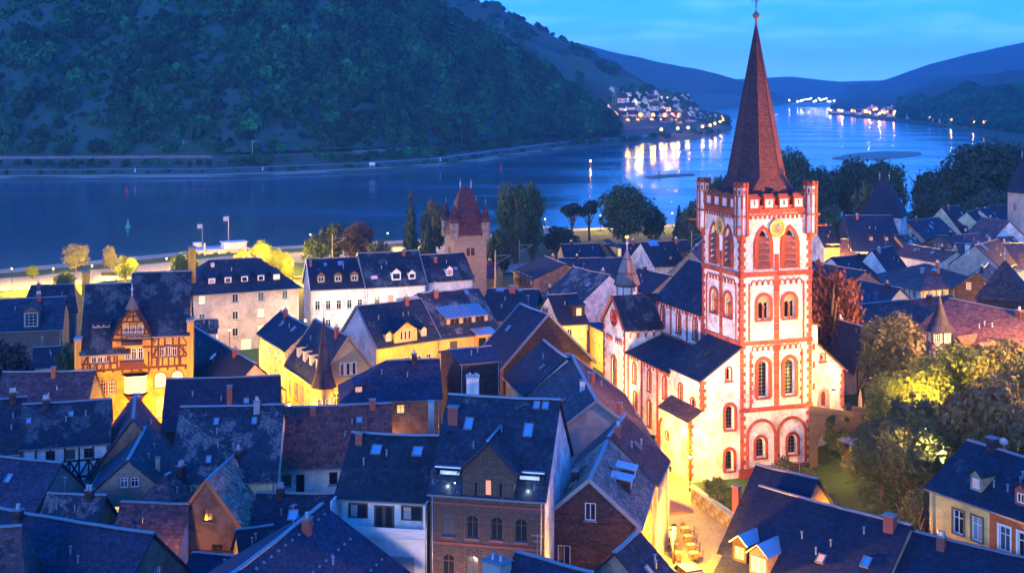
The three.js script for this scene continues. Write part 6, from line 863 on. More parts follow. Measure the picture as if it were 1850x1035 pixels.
{ // half-timbered stair turret at the huge roof
  const p = at(1699, 590, 155), t = thing('timbered_turret', 'half-timbered polygonal turret with flared conical slate roof at right', 'turret', [p.x, 4, p.z]), h = 12.2 - 4;
  part('wall', new THREE.CylinderGeometry(1.35, 1.35, h, 6).translate(0, h / 2, 0), M.white, t); part('roof', new THREE.LatheGeometry([[2.0, h - .3], [1.2, h + .6], [.6, h + 2.0], [.06, h + 3.9], [0, h + 3.9]].map(([x, y]) => new THREE.Vector2(x, y)), 12), M.slateFine, t); part('finial', new THREE.CylinderGeometry(.03, .05, .9, 6), M.zinc, t, [0, h + 4.2, 0]);
  for (let k = 0; k < 6; k++) { const a = k * Math.PI / 3 + Math.PI / 6, m = new THREE.Matrix4().makeRotationY(a).multiply(new THREE.Matrix4().makeTranslation(0, 0, 1.18)); addBeams(t, [...beams(-.66, .66, h - 2.6, h - 1.7, 1, 'x'), ...beams(-.66, .66, h - 1.7, h - .2, 1, ''), ...beams(-.66, .66, h - 5, h - 2.6, 1, '/')], m, M.timberDark, .13); addWindow(t, { x: 0, y: h - 1.6, w: .8, h: 1.2, style: 'grid' }, m, -.06); }
}
{ // red half-timbered gable behind the lit hedge
  const f = fromGable([1546, 668], [1592, 664], 8, [1568, 598], 8); house({ name: 'timber_gable_house', label: 'red half-timbered gable house half hidden between the trees right of the church', fit: f, wall: M.tan, roof: M.slateFine, base: 2, timberMat: M.timber, timber: { l: [...beams(-1.5, 1.5, 1, 3.4, 2, 'x'), ...beams(-1.5, 1.5, 3.4, 6, 2, '/'), [-1.4, 6, 0, 10], [1.4, 6, 0, 10], [-.9, 7.3, .9, 7.3], [0, 6, 0, 10]] } });
}

// ---------------------------------------------------------------- street, garden, bridge ramp
const flat = (pts, y, uv = 1) => { const g = new THREE.ShapeGeometry(outline(pts.map(([x, z]) => [x, -z]))).rotateX(-Math.PI / 2).translate(0, y, 0); return g; };
const onG = (px, py, y = 0) => { const q = onLevel(px, py, y); return [q.x, q.z]; };
structure('street', flat([[4.5, -84], [18.5, -86], [24, -100], [23.0, -110], [21.4, -118], [20.4, -127], [18.9, -133], [16.9, -140], [12.5, -152], [8, -172], [2, -186], [-14, -190], [-14, -184], [0, -179], [4.5, -168], [9.6, -150], [13.2, -133], [12.6, -122], [10.8, -105], [8, -94]], .012), pavingMat);
structure('street', flat([[-62, -176], [-36, -183], [-26, -158], [-19, -150], [-19, -144], [-27, -146], [-33, -158], [-42, -172], [-62, -168]], .012), pavingMat);
structure('lane', flat([[-52, -160], [-30, -156], [-28, -146], [-40, -140], [-52, -148]], .02), pavingMat);
// garden wall with bushes, steps and ramp right of the church
{
  const A = onG(1252, 905), B = onG(1342, 970), dx = B[0] - A[0], dz = B[1] - A[1], l = Math.hypot(dx, dz), w = thing('garden_wall', 'low ivy-topped stone garden wall beside the lamplit street', 'wall', [(A[0] + B[0]) / 2, 0, (A[1] + B[1]) / 2], Math.atan2(-dz, dx));
  const n = 16; for (let j = 0; j < 3; j++) for (let i = 0; i < n; i++) box('stone', l / n - .04, .42, .5 + .06 * ((i * 7 + j * 3) % 4) / 4, -l / 2 + l / n * (i + .5) + (j % 2) * .2, .22 + j * .44, 0, [M.rubble, M.brown, M.grey][(i * 5 + j) % 3], w); box('coping', l + .3, .12, .7, 0, 1.4, 0, M.grey, w);
}
{ // vaulted ramp bridge from the annex door to the upper path
  const p0 = at(1473, 742, 137), r = thing('stair_bridge', 'stone ramp bridge with archway leading from the church door to the upper path', 'bridge', [p0.x, 0, p0.z], -.20), H = 5.6, L = 9.5;
  const s = outline([[-.6, 0], [L, 0], [L, H + .4], [-.6, H + .9]]); s.holes.push(path(opening(2.5, 3.4, 'arch'), 1.5, 1.1));
  part('arch_wall', new THREE.ExtrudeGeometry(s, { depth: .5, bevelEnabled: false }), M.darkRubble, r, [0, 0, .6]); const s2 = outline([[-.6, 0], [L, 0], [L, H], [-.6, H + .3]]); s2.holes.push(path(opening(2.5, 3.4, 'arch'), 1.5, 1.1)); part('arch_wall', new THREE.ExtrudeGeometry(s2, { depth: .5, bevelEnabled: false }), M.darkRubble, r, [0, 0, -2.2]);
  box('deck', L + .6, .3, 2.3, L / 2 - .3, H - .2, -.6, M.grey, r); box('parapet', L + .6, .9, .4, L / 2 - .3, H + .8, .85, M.darkRubble, r, [0, 0, -.09]); box('parapet', L * .6, .9, .4, L * .72, H + .6, -2.0, M.darkRubble, r, [0, 0, -.05]); part('arch_ring', surround(2.5, 3.4, 'arch', .3, .12), M.darkRubble, r, [1.5, 1.1, 1.1]);
}
structure('path', flat([[34.5, -129], [40, -121], [46, -118], [46, -114], [37, -119], [32.6, -128]], 6.0), gravelMat);
{ // statue pillar on the path
  const p = at(1555, 744, 140), s = thing('stone_pillar', 'slim pale stone pillar standing beside the upper path', 'pillar', [p.x, 4.8, p.z]); box('base', .7, .5, .7, 0, .6, 0, M.tan, s); part('shaft', new THREE.LatheGeometry([[.26, .8], [.22, 1.2], [.2, 2.4], [.14, 2.9], [.02, 3.4], [0, 3.4]].map(([x, y]) => new THREE.Vector2(x, y)), 8), M.tan, s);
}
// ---------------------------------------------------------------- lamps
const WARM = [1.0, .46, .02], SODIUM = [1.0, .54, .03], FLOOD = [1.0, .55, .30];
function lantern(name, label, [x, y, z], h, power, color = WARM, o = {}) {
  const g = thing(name, label, o.cat ?? 'street lamp', [x, y, z], 0, o.group);
  if (o.wall) { box('bracket', .06, .06, .7, 0, h + .3, -.35, M.iron, g); } else part('post', memo('post' + h, () => new THREE.LatheGeometry([[.13, 0], [.13, .5], [.07, .6], [.05, h], [0, h]].map(([a, b]) => new THREE.Vector2(a, b)), 10)), M.iron, g);
  part('bulb', memo('bulb', () => new THREE.SphereGeometry(.16, 12, 8)), o.white ? M.bulbWhite : M.bulb, g, [0, h + .22, 0]); part('hood', memo('hood', () => new THREE.ConeGeometry(.30, .22, 10)), M.iron, g, [0, h + .52, 0]);
  const l = new THREE.PointLight(new THREE.Color(...color), power * 1.6); l.position.set(0, h + .22, 0); l.castShadow = true; l.shadow.radius = 8; g.add(l); return g;
}
const gy = (x, z) => Math.min(ground(x, z), 6);
const q1 = onG(1247, 888); lantern('street_lamp', 'bright black-posted street lamp at the church corner', [q1[0], 0, q1[1]], 3.3, 120, WARM);
const streetLamps = [
  ['street lamp beside the parasol and orange house wall', 12.6, -97.5, 3.6, 300], ['street lamp hidden behind the grey house along the church street', 14.2, -132, 3.6, 300], ['street lamp in the alley below the church transept', 11.8, -160, 4, 150], ['street lamp where the alley meets the tall cream townhouse', 8.6, -183, 4, 110], ['street lamp in front of the yellow pediment house', -14, -168, 4, 120], ['street lamp before the metal-roofed yellow house', -5, -172, 4, 110],
  ['street lamp in the hotel street near the pointed turret', -26.2, -149.5, 4, 110], ['street lamp halfway along the yellow corner hotel', -31.0, -163, 4, 110], ['street lamp at the far end of the corner hotel street', -37.2, -175, 4, 110], ['lantern on the street before the half-timbered villa', -43, -148, 3.4, 150], ['street lamp left of the villa bay window', -50.5, -149, 3.4, 120], ['street lamp below the villa oriel', -46.5, -146.5, 2.6, 90], ['street lamp behind the small yellow annex at bottom left', -21.5, -104.5, 2.6, 30], ['street lamp in the narrow lane by the stone gable house', -37, -112.5, 2.6, 34], ['street lamp by the lower left timber gable', -28.5, -102.5, 2.4, 20], ['street lamp beside the white terrace houses', -24, -205, 4.5, 80, [1, .72, .4]], ['street lamp before the bright white house', -33, -203, 4.5, 70, [1, .72, .4]], ['street lamp at the beige hotel shop front', -44, -198, 4, 32, [1, .66, .35]], ['street lamp behind the white three-storey house', -17, -208, 4.5, 60, [1, .72, .4]],
  ['street lamp in the hidden lane between the turret gable and the hipped roof', -19.6, -150.8, 3.2, 60], ['street lamp below the white balcony house at the bottom edge', -5.0, -90.5, 4, 26, [1, .60, .42]], ['lamp in the yard before the small porch of the hipped house', -13.5, -137.5, 2.6, 16], ['street lamp behind the café tables', 13.9, -109, 3.4, 330], ['lamp at the stair landing beside the ramp arch', 36.2, -130.5, 2.4, 40], ['street lamp in the yard left of the tiled white house', -27.5, -115.5, 3, 26], ['street lamp between the steep narrow roof and the villa', -40.5, -141, 3, 60], ['street lamp in the lane behind the blue timber house', -52, -136, 3, 40], ['street lamp in the lane at bottom right below the blue roof', 20.5, -92, 3.4, 60], ['street lamp by the lit white gable right of the tower', 72, -284, 4, 420], ['street lamp beside the timbered hall', 80, -212, 4, 320], ['street lamp in the back row lane at right', 98, -268, 5, 600], ['street lamp further along the back row lane at right', 112, -262, 5, 600], ['street lamp near the yellow and orange terraced house', 26, -101.5, 6, 190], ['lamp near the railway sheds', 24, -272, 5, 120], ['lamp by the rail shed next to the gate tower', -9, -256, 5, 120],
];
streetLamps.forEach(([label, x, z, h, p, col]) => lantern('street_lamp', label, [x, gy(x, z), z], h, p, col ?? WARM, {}));
{ const q = at(295, 748, 154.6); lantern('wall_lantern', 'small glowing lantern in front of the villa ground floor', [q.x, q.y - .2, q.z], .1, 25, WARM, { wall: true, cat: 'lantern' }); const p = at(1507, 709, 137.2); lantern('wall_lantern', 'black wall lantern beside the annex door of the church', [p.x, p.y - .3, p.z], .1, 14, WARM, { wall: true, cat: 'lantern' }); }
// floodlights on the church and trees
function flood(label, [x, y, z], target, power, angle, color = FLOOD, size = .35) {
  const g = thing('floodlight', label, 'floodlight', [x, y, z]), aim = new THREE.Group(); const dir = V(...target).sub(V(x, y, z)), body = box('housing', size * 1.6, size, size, 0, .1, 0, M.iron, g); body.lookAt(V(...target)); const gl = part('lens', new THREE.PlaneGeometry(.86, .8), glow(color, 6), body, [0, 0, .505]);
  box('bracket', .08, .5, .08, 0, -.2, 0, M.iron, g);
  const gap = y - ground(x, z); if (/mast|upper path/.test(label)) box('mast', .16, gap + .3, .16, 0, -gap / 2 - .15, 0, M.iron, g);
  const l = new THREE.SpotLight(new THREE.Color(...color), power, 0, angle, .7); const n = dir.clone().normalize().multiplyScalar(size * .62); l.position.set(n.x, n.y + .1, n.z); l.target.position.copy(dir); l.castShadow = true; l.shadow.radius = 10; g.add(l, l.target); return g;
}
{ const p = at(1531, 742, 133); flood('bright floodlight on the ramp aimed at the church annex and tower', [p.x, p.y + .3, p.z], [31.5, 15, -138.5], 330, 1.3, [1.0, .56, .10], .5); }
flood('floodlight on the garden slope aimed up the tower front', [39, 7.6, -112], [29, 20, -137], 1150, .5, [1.0, .66, .18]);
flood('floodlight on the upper path aimed at the battlements and spire', [62, 20, -125], [28, 34, -139.5], 11000, .34, [1.0, .30, .06]);
flood('floodlight under the eave of the long grey house aimed at the church aisle', [14.1, 6.4, -127], [20.5, 8, -138], 227, 1.15, [1.0, .50, .26]);
flood('second floodlight under the eave of the long grey house aimed at the church aisle', [13.2, 6.4, -135], [17.5, 8, -147], 192, 1.15, [1.0, .50, .24]);
flood('floodlight low above the street aimed at the left face of the tower', [14.4, 6.2, -117], [22.3, 17, -139], 1000, .36, [1.0, .62, .40]);
flood('floodlight in the alley aimed at the transept gable', [11.4, 5.2, -146.5], [12.6, 9.5, -155], 330, 1.1, [1.0, .52, .16]);
flood('garden floodlight below the west window of the church', [24.0, 1.0, -118], [24.5, 9, -134], 160, .8, [1.0, .44, .24]);
flood('floodlight on a mast shining into the lime trees beside the path', [37.5, 12.5, -119], [48, 11.5, -129], 1700, 1.1, [1.0, .54, .03]);
flood('floodlight beyond the lime trees lighting the upper crowns', [44, 9, -141], [48, 12, -132], 1225, 1.2, [1.0, .60, .05]);
flood('tall mast floodlight at the right edge shining across the huge roof', [64, 16.5, -139], [50, 9, -148], 7000, 1.2, [1.0, .36, .08], .6);
flood('floodlight mast outside the right edge warming the garden trees', [62, 19, -110], [44, 7, -124], 6500, .75, [1.0, .42, .06], .6);
flood('low floodlight warming the far gardens at the right edge', [60, 9, -141], [52, 13, -130], 1225, 1.3, [1.0, .42, .05]);

// ---------------------------------------------------------------- café terrace, parasol, car
{
  const g = thing('parasol', 'large square brown parasol over the café tables', 'parasol', [14.6, 0, -118.3], .3); part('pole', new THREE.CylinderGeometry(.05, .05, 2.7, 8).translate(0, 1.35, 0), M.frameBrown, g); part('canopy', new THREE.ConeGeometry(2.4, .75, 4, 1, true).rotateY(Math.PI / 4).translate(0, 2.75, 0), plain([.20, .10, .08], .9), g); part('valance', new THREE.CylinderGeometry(2.4, 2.4, .2, 4, 1, true).rotateY(Math.PI / 4).translate(0, 2.28, 0), plain([.20, .10, .08], .9), g); box('base', .7, .1, .7, 0, .05, 0, M.iron, g);
  const c2 = thing('closed_parasol', 'folded pale parasol leaning beside the café tables', 'parasol', [14.0, 0, -110.6]); part('pole', new THREE.CylinderGeometry(.04, .04, 2.8, 8).translate(0, 1.4, 0), M.frameBrown, c2); part('canopy', new THREE.ConeGeometry(.32, 1.9, 8).rotateX(Math.PI).translate(0, 1.8, 0), plain([.65, .6, .5], .9), c2);
  const table = (x, z, i) => { const t = thing('cafe_table', 'small round café table on the paved terrace', 'table', [x, 0, z], 0, 'café tables'); part('top', memo('ctop', () => new THREE.CylinderGeometry(.42, .42, .04, 16).translate(0, .74, 0)), plain([.45, .32, .18], .5), t); part('leg', memo('cleg', () => new THREE.CylinderGeometry(.03, .03, .72, 8).translate(0, .36, 0)), M.iron, t); part('foot', memo('cft', () => new THREE.CylinderGeometry(.25, .28, .04, 12).translate(0, .02, 0)), M.iron, t); };
  const chair = (x, z, a) => { const c = thing('cafe_chair', 'dark slatted café chair on the paved terrace', 'chair', [x, 0, z], a, 'café chairs'); box('seat', .42, .04, .42, 0, .45, 0, M.frameBrown, c); box('backrest', .42, .4, .04, 0, .72, -.2, M.frameBrown, c); for (const [i, j] of [[-1, -1], [1, -1], [-1, 1], [1, 1]]) box('leg', .035, .45, .035, i * .18, .225, j * .18, M.iron, c); };
  let k = 0; for (let i = 0; i < 4; i++) for (let j = 0; j < 2; j++) { const x = 14.5 + j * 1.5 + i * -.05, z = -117.5 + i * 2.1; table(x, z, k++); chair(x + .1, z + .7, Math.PI); chair(x - .1, z - .7, 0); if (j) chair(x + .65, z, -Math.PI / 2); }
}
{ // parked car at the bottom edge
  const p = onG(1243, 1034, 0), c = thing('parked_car', 'orange-lit pale car cut by the bottom edge of the street', 'car', [p[0] - .4, 0, p[1] + 2.6], .35), paint = new THREE.MeshPhysicalMaterial({ color: new THREE.Color(.42, .40, .38), roughness: .35, metalness: .4, clearcoat: 1, clearcoatRoughness: .1 });
  const prof = (pts, w, m, name, z = 0) => part(name, new THREE.ExtrudeGeometry(outline(pts), { depth: w, bevelEnabled: true, bevelSize: .08, bevelThickness: .08, bevelSegments: 3 }).translate(0, 0, -w / 2).rotateY(Math.PI / 2), m, c);
  prof([[-2.05, .3], [2.05, .3], [2.1, .7], [1.95, .9], [1.1, .98], [-2.0, .98], [-2.1, .6]], 1.55, paint, 'body'); prof([[-1.95, .95], [1.2, .95], [.5, 1.48], [-1.3, 1.5]], 1.35, M.glass, 'cabin_glass'); prof([[-1.4, 1.46], [.5, 1.45], [.35, 1.52], [-1.2, 1.54]], 1.3, paint, 'car_roof');
  for (const [x, z] of [[.78, 1.3], [-.78, 1.3], [.78, -1.3], [-.78, -1.3]]) { const w = part('wheel', memo('whl', () => new THREE.CylinderGeometry(.32, .32, .22, 18).rotateZ(Math.PI / 2)), M.dark, c, [x, .32, z]); part('rim', memo('rim', () => new THREE.CylinderGeometry(.2, .2, .24, 12).rotateZ(Math.PI / 2)), M.zinc, w); }
  for (const s of [-1, 1]) box('tail_light', .3, .14, .05, s * .6, .75, 2.13, M.frameRed, c);
}

// ---------------------------------------------------------------- trees of the near bank
const tr = [
  ['conifer', 'tall dark conifer left of the gate tower', 742, 348, 40, 345, 'cone', LEAF.pine], ['conifer', 'dark conifer close beside the gate tower', 772, 378, 42, 335, 'cone', LEAF.pine], ['tree', 'olive-green tree right behind the dark conifers', 785, 360, 52, 350, 'mid', LEAF.olive],
  ['tree', 'large riverside tree right of the gate tower', 932, 328, 70, 345, 'big', LEAF.green], ['tree', 'tree leaning over the right side of the large riverside tree', 962, 333, 46, 350, 'mid', LEAF.green], ['tree', 'green bush tree close right of the gate tower', 905, 412, 50, 300, 'mid', LEAF.green],
  ['pine_tree', 'left of two flat-topped pines on the river bank', 1035, 362, 42, 400, 'flat', LEAF.pine], ['pine_tree', 'right of two flat-topped pines on the river bank', 1066, 357, 40, 402, 'flat', LEAF.pine], ['tree', 'huge round riverside tree in the middle of the park', 1130, 332, 104, 380, 'big', LEAF.green], ['tree', 'smaller tree on the right flank of the huge round tree', 1178, 372, 48, 392, 'mid', LEAF.dark], ['shrub', 'spreading shrub tree left of the twin pines', 1012, 408, 62, 372, 'mid', LEAF.dark],
  ['conifer', 'dark conifer left of the church tower battlements', 1227, 372, 30, 395, 'cone', LEAF.pine], ['tree', 'bright green tree touching the left of the church tower', 1256, 364, 56, 360, 'mid', LEAF.olive], ['tree', 'green tree behind the corner turret of the church tower', 1300, 320, 60, 420, 'mid', LEAF.green],
  ['tree', 'dark green tree behind the beige hotel', 602, 402, 52, 345, 'mid', LEAF.dark], ['copper_beech', 'dark purple beech by the river promenade', 645, 400, 62, 342, 'big', LEAF.purple], ['tree', 'low green tree left of the purple beech', 570, 424, 48, 330, 'mid', LEAF.dark], ['shrub', 'rounded green bush right of the purple beech', 684, 434, 46, 318, 'mid', LEAF.olive], ['shrub', 'green bushes at the foot of the riverside tree', 880, 440, 40, 320, 'mid', LEAF.dark],
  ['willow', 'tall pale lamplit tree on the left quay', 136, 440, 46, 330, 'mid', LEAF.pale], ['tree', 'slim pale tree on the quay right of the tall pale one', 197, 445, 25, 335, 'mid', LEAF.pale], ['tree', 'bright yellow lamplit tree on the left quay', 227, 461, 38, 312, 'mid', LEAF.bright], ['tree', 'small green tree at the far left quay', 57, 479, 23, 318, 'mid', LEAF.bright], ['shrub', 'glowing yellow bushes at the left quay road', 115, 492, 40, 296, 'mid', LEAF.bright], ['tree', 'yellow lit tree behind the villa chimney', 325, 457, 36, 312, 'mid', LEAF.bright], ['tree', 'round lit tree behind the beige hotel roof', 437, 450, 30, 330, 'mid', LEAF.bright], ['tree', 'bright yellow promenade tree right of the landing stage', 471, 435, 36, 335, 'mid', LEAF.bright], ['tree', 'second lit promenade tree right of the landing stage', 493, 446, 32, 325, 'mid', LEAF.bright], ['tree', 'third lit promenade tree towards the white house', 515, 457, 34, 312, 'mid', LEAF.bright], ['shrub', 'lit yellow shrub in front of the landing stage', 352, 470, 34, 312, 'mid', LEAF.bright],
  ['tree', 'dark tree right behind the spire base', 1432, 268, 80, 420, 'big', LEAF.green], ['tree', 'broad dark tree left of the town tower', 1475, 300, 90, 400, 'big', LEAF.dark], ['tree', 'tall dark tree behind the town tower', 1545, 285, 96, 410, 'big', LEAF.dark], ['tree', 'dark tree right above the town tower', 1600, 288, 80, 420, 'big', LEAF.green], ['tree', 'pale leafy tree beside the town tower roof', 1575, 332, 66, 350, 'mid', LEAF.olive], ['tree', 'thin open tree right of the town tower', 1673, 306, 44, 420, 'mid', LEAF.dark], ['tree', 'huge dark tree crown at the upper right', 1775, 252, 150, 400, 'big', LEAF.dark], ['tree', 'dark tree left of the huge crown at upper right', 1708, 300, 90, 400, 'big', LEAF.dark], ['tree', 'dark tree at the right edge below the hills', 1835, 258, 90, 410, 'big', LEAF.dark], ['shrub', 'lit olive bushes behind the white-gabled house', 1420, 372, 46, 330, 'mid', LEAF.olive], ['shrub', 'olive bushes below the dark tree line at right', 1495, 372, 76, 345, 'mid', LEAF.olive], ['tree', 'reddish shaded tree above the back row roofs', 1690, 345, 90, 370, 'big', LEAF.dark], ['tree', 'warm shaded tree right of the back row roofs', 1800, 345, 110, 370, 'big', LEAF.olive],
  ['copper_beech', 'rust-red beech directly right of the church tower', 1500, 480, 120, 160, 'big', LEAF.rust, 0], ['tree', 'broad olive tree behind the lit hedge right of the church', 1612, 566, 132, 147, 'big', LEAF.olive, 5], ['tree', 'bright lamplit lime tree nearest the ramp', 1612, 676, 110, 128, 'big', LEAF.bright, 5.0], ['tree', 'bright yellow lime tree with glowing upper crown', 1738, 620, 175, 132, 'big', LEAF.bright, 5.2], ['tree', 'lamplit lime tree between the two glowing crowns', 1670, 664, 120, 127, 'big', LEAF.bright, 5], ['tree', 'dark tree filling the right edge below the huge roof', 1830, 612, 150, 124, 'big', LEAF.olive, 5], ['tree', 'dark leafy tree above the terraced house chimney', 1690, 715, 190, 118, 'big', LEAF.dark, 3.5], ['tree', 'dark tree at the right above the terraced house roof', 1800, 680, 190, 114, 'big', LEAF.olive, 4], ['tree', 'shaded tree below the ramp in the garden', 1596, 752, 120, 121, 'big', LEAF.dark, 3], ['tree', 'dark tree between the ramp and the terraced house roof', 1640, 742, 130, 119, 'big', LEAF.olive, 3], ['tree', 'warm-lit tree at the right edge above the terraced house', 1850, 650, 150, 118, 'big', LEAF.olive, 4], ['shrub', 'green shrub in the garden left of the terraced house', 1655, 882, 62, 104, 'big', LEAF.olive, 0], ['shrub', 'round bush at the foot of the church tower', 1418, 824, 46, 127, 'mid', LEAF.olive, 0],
  ['tree', 'dark purple tree at the far left below the long roof', 15, 618, 80, 165, 'mid', LEAF.purple, 0], ['shrub', 'green bushes beside the villa', 118, 622, 40, 168, 'mid', LEAF.green, 0],
];
tr.forEach(([name, label, px, top, wpx, d, kind, mat, foot]) => treeAt(name, label, px, top, wpx, d, kind, mat, { foot: foot ?? undefined, clear: name === 'shrub' ? .02 : name === 'pine_tree' ? .42 : foot !== undefined ? .08 : undefined }));
// garden thicket and ivy
{
  const r = rng(44), geo = crownGeo(61, 520, .2, lobesRound(63, 6, 1, 1.4)), m = new THREE.InstancedMesh(geo, LEAF.green, 900), q = new THREE.Quaternion(), mt = new THREE.Matrix4();
  for (let i = 0; i < 900; i++) { const px = 1400 + r() * 230, py = 800 + r() * 120, x0 = onLevel(px, py, 1.0 + (px - 1400) / 110), y = ground(x0.x, x0.z); q.setFromAxisAngle(V(0, 1, 0), r() * 6); const s = .4 + r() * .8; mt.compose(V(x0.x, y + s * .25, x0.z), q, V(s * 1.4, s * .7, s * 1.4)); m.setMatrixAt(i, mt); const b = .6 + r() * .9; m.setColorAt(i, new THREE.Color(b * 1.1, b, b * .8)); }
  m.name = 'garden_undergrowth'; m.userData.kind = 'stuff'; m.userData.label = 'overgrown grass and weeds on the church garden slope'; scene.add(m);
  const iv = new THREE.InstancedMesh(geo, LEAF.bright, 90), A = onG(1262, 908), B = onG(1345, 968); for (let i = 0; i < 90; i++) { const t = r(); q.setFromAxisAngle(V(0, 1, 0), r() * 6); const s = .35 + r() * .45; mt.compose(V(lerp(A[0], B[0], t) + .3 + r() * 1.6, .6 + r() * 1.6, lerp(A[1], B[1], t) - .3 - r() * 1.2), q, V(s, s, s)); iv.setMatrixAt(i, mt); iv.setColorAt(i, new THREE.Color(1, 1, 1)); } for (let i = 0; i < 34; i++) { const p = at(1490 + r() * 90, 752 + r() * 70, 133.5); q.setFromAxisAngle(V(0, 1, 0), r() * 6); const s = .4 + r() * .5; mt.compose(p, q, V(s, s, s * .6)); iv.setMatrixAt(56 + i, mt); iv.setColorAt(56 + i, new THREE.Color(.35, .5, .5)); } iv.name = 'ivy_bushes'; iv.userData.kind = 'stuff'; iv.userData.label = 'ivy and shrubs hanging over the garden wall by the street'; scene.add(iv);
}

// ---------------------------------------------------------------- riverside
function strip(line, o0, o1, y, x0, x1) { const l = resample(line, 12).filter(([x]) => x > x0 && x < x1), rows = [o0, o1].map((o) => l.map(([x, z], i) => { const p = l[Math.max(0, i - 1)], q = l[Math.min(l.length - 1, i + 1)], dx = q[0] - p[0], dz = q[1] - p[1], n = Math.hypot(dx, dz); return V(x - dz / n * o, y, z + dx / n * o); })); return grid(rows); }
structure('quay_road', strip(NEAR, 26, 48, -5.84, -210, -20), gravelMat);
structure('promenade', strip(NEAR, 6, 14, -6.2, -260, 120), gravelMat);
structure('railway_bed', strip(NEAR, 78, 92, -5.2, -160, 190), wallMat);
const quay = [[20, 520, 300], [95, 505, 300], [165, 498, 305], [237, 490, 312], [300, 482, 318], [345, 477, 318], [395, 470, 330], [440, 470, 322], [482, 462, 330], [505, 470, 316], [528, 478, 305], [560, 452, 372], [700, 450, 375], [742, 449, 385], [960, 428, 415], [985, 424, 420], [1085, 417, 432], [1215, 411, 440], [1160, 413, 436]];
quay.forEach(([px, py, d], i) => { const p = at(px, py, d), y = ground(p.x, p.z); lantern('quay_lamp', 'tall riverside promenade lamp glowing among the trees', [p.x, y, p.z], 5, px > 540 ? 260 : 800, SODIUM, { group: 'promenade lamps', cat: 'street lamp' }); });
{ // landing stage with pavilion, moored boat and flags
  const p = onLevel(400, 462, -7.5), s = thing('landing_stage', 'white riverside landing pavilion with flat roof lit yellow', 'building', [p.x, -9, p.z], .46);
  box('pontoon', 19, 1.3, 7, 0, .4, 0, M.lead, s); box('wall', 14, 2.4, 5, -.5, 2.2, 0, M.cream, s); box('roof', 16, .3, 6.4, -.5, 3.6, 0, M.white, s); box('upper_cabin', 6.5, 1.5, 4, 3.6, 4.5, -.2, M.white, s); box('upper_roof', 7.4, .25, 4.8, 3.6, 5.4, -.2, M.white, s); for (let i = 0; i < 7; i++) box('window', 1.3, 1.1, .1, -6.2 + i * 1.9, 2.3, 2.52, i % 2 ? M.litPale : M.glass, s); for (const x of [-6, 6]) part('mooring_post', new THREE.CylinderGeometry(.3, .3, 6, 8), M.cream, s, [x, 3, 4.2]);
  const b = thing('moored_boat', 'dark moored passenger boat behind the landing pavilion', 'boat', [p.x - 5.5, -9, p.z - 9], .46); part('hull', new THREE.ExtrudeGeometry(outline([[-9, -1.8], [8, -2], [12, 0], [8, 2], [-9, 1.8]]), { depth: 1.6, bevelEnabled: true, bevelSize: .15, bevelThickness: .15 }).rotateX(-Math.PI / 2), M.frameBrown, b); box('cabin', 10, 1.6, 3, -1, 2.5, 0, M.zinc, b); box('wheelhouse', 2.2, 1.4, 2.2, -4, 3.9, 0, M.white, b);
  for (const [x, y, z, h, col, lab] of [[1.5, -8, -2, 12, [.22, .24, .42], 'large pale flag on a pole at the landing stage'], [-8, -8, -9, 9, [.2, .28, .42], 'small pale flag on the moored boat']]) { const f = thing('flag', lab, 'flag', [p.x + x, y, p.z + z]); part('pole', new THREE.CylinderGeometry(.06, .08, h, 6).translate(0, h / 2, 0), M.zinc, f); const c = part('cloth', new THREE.PlaneGeometry(1.5, 1.3, 8, 2).translate(-.8, h - .8, 0), new THREE.MeshStandardMaterial({ color: new THREE.Color(...col), side: THREE.DoubleSide }), f); const a = c.geometry.attributes.position; for (let i = 0; i < a.count; i++) a.setZ(i, Math.sin(a.getX(i) * 4) * .12); c.geometry.computeVertexNormals(); }
  const q = onLevel(970, 432, -6), k = thing('white_kiosk', 'small bright white riverside building with low fence', 'building', [q.x, -6.1, q.z], .5); box('wall', 7, 3.6, 5, 0, 1.8, 0, M.white, k); box('roof', 7.6, .3, 5.6, 0, 3.75, 0, M.white, k); box('side_wing', 3.5, 2.4, 4, -5.2, 1.2, 0, M.white, k); box('wing_roof', 3.9, .25, 4.4, -5.3, 2.5, 0, M.whiteB, k); for (let i = 0; i < 6; i++) box('fence_post', .12, 1.2, .12, -8 - i * 1.4, .6, 0, M.frameWhite, k); box('fence_rail', 8.6, .12, .08, -11.4, 1.1, 0, M.frameWhite, k); box('fence_rail', 8.6, .12, .06, -11.4, .6, 0, M.frameWhite, k); box('door', 1, 2.1, .1, 1, 1.05, 2.53, M.grey, k); box('window', 1.4, 1, .1, -1.6, 1.9, 2.53, M.glass, k);
  const cr = onLevel(197, 508, -5.8), car = thing('parked_car', 'white van parked on the lamplit quay road', 'car', [cr.x, -5.8, cr.z], .4); box('body', 4.6, 1.1, 1.9, 0, .85, 0, M.frameWhite, car); part('cabin', new THREE.ExtrudeGeometry(outline([[-2.0, 0], [2.0, 0], [1.2, .8], [-1.9, .85]]), { depth: 1.6, bevelEnabled: true, bevelSize: .06, bevelThickness: .06 }).translate(0, 1.4, -.8), M.glass, car); for (const [x, z] of [[1.4, .9], [-1.4, .9], [1.4, -.9], [-1.4, -.9]]) part('wheel', memo('vw', () => new THREE.CylinderGeometry(.34, .34, .2, 14).rotateX(Math.PI / 2)), M.dark, car, [x, .34, z]);
}
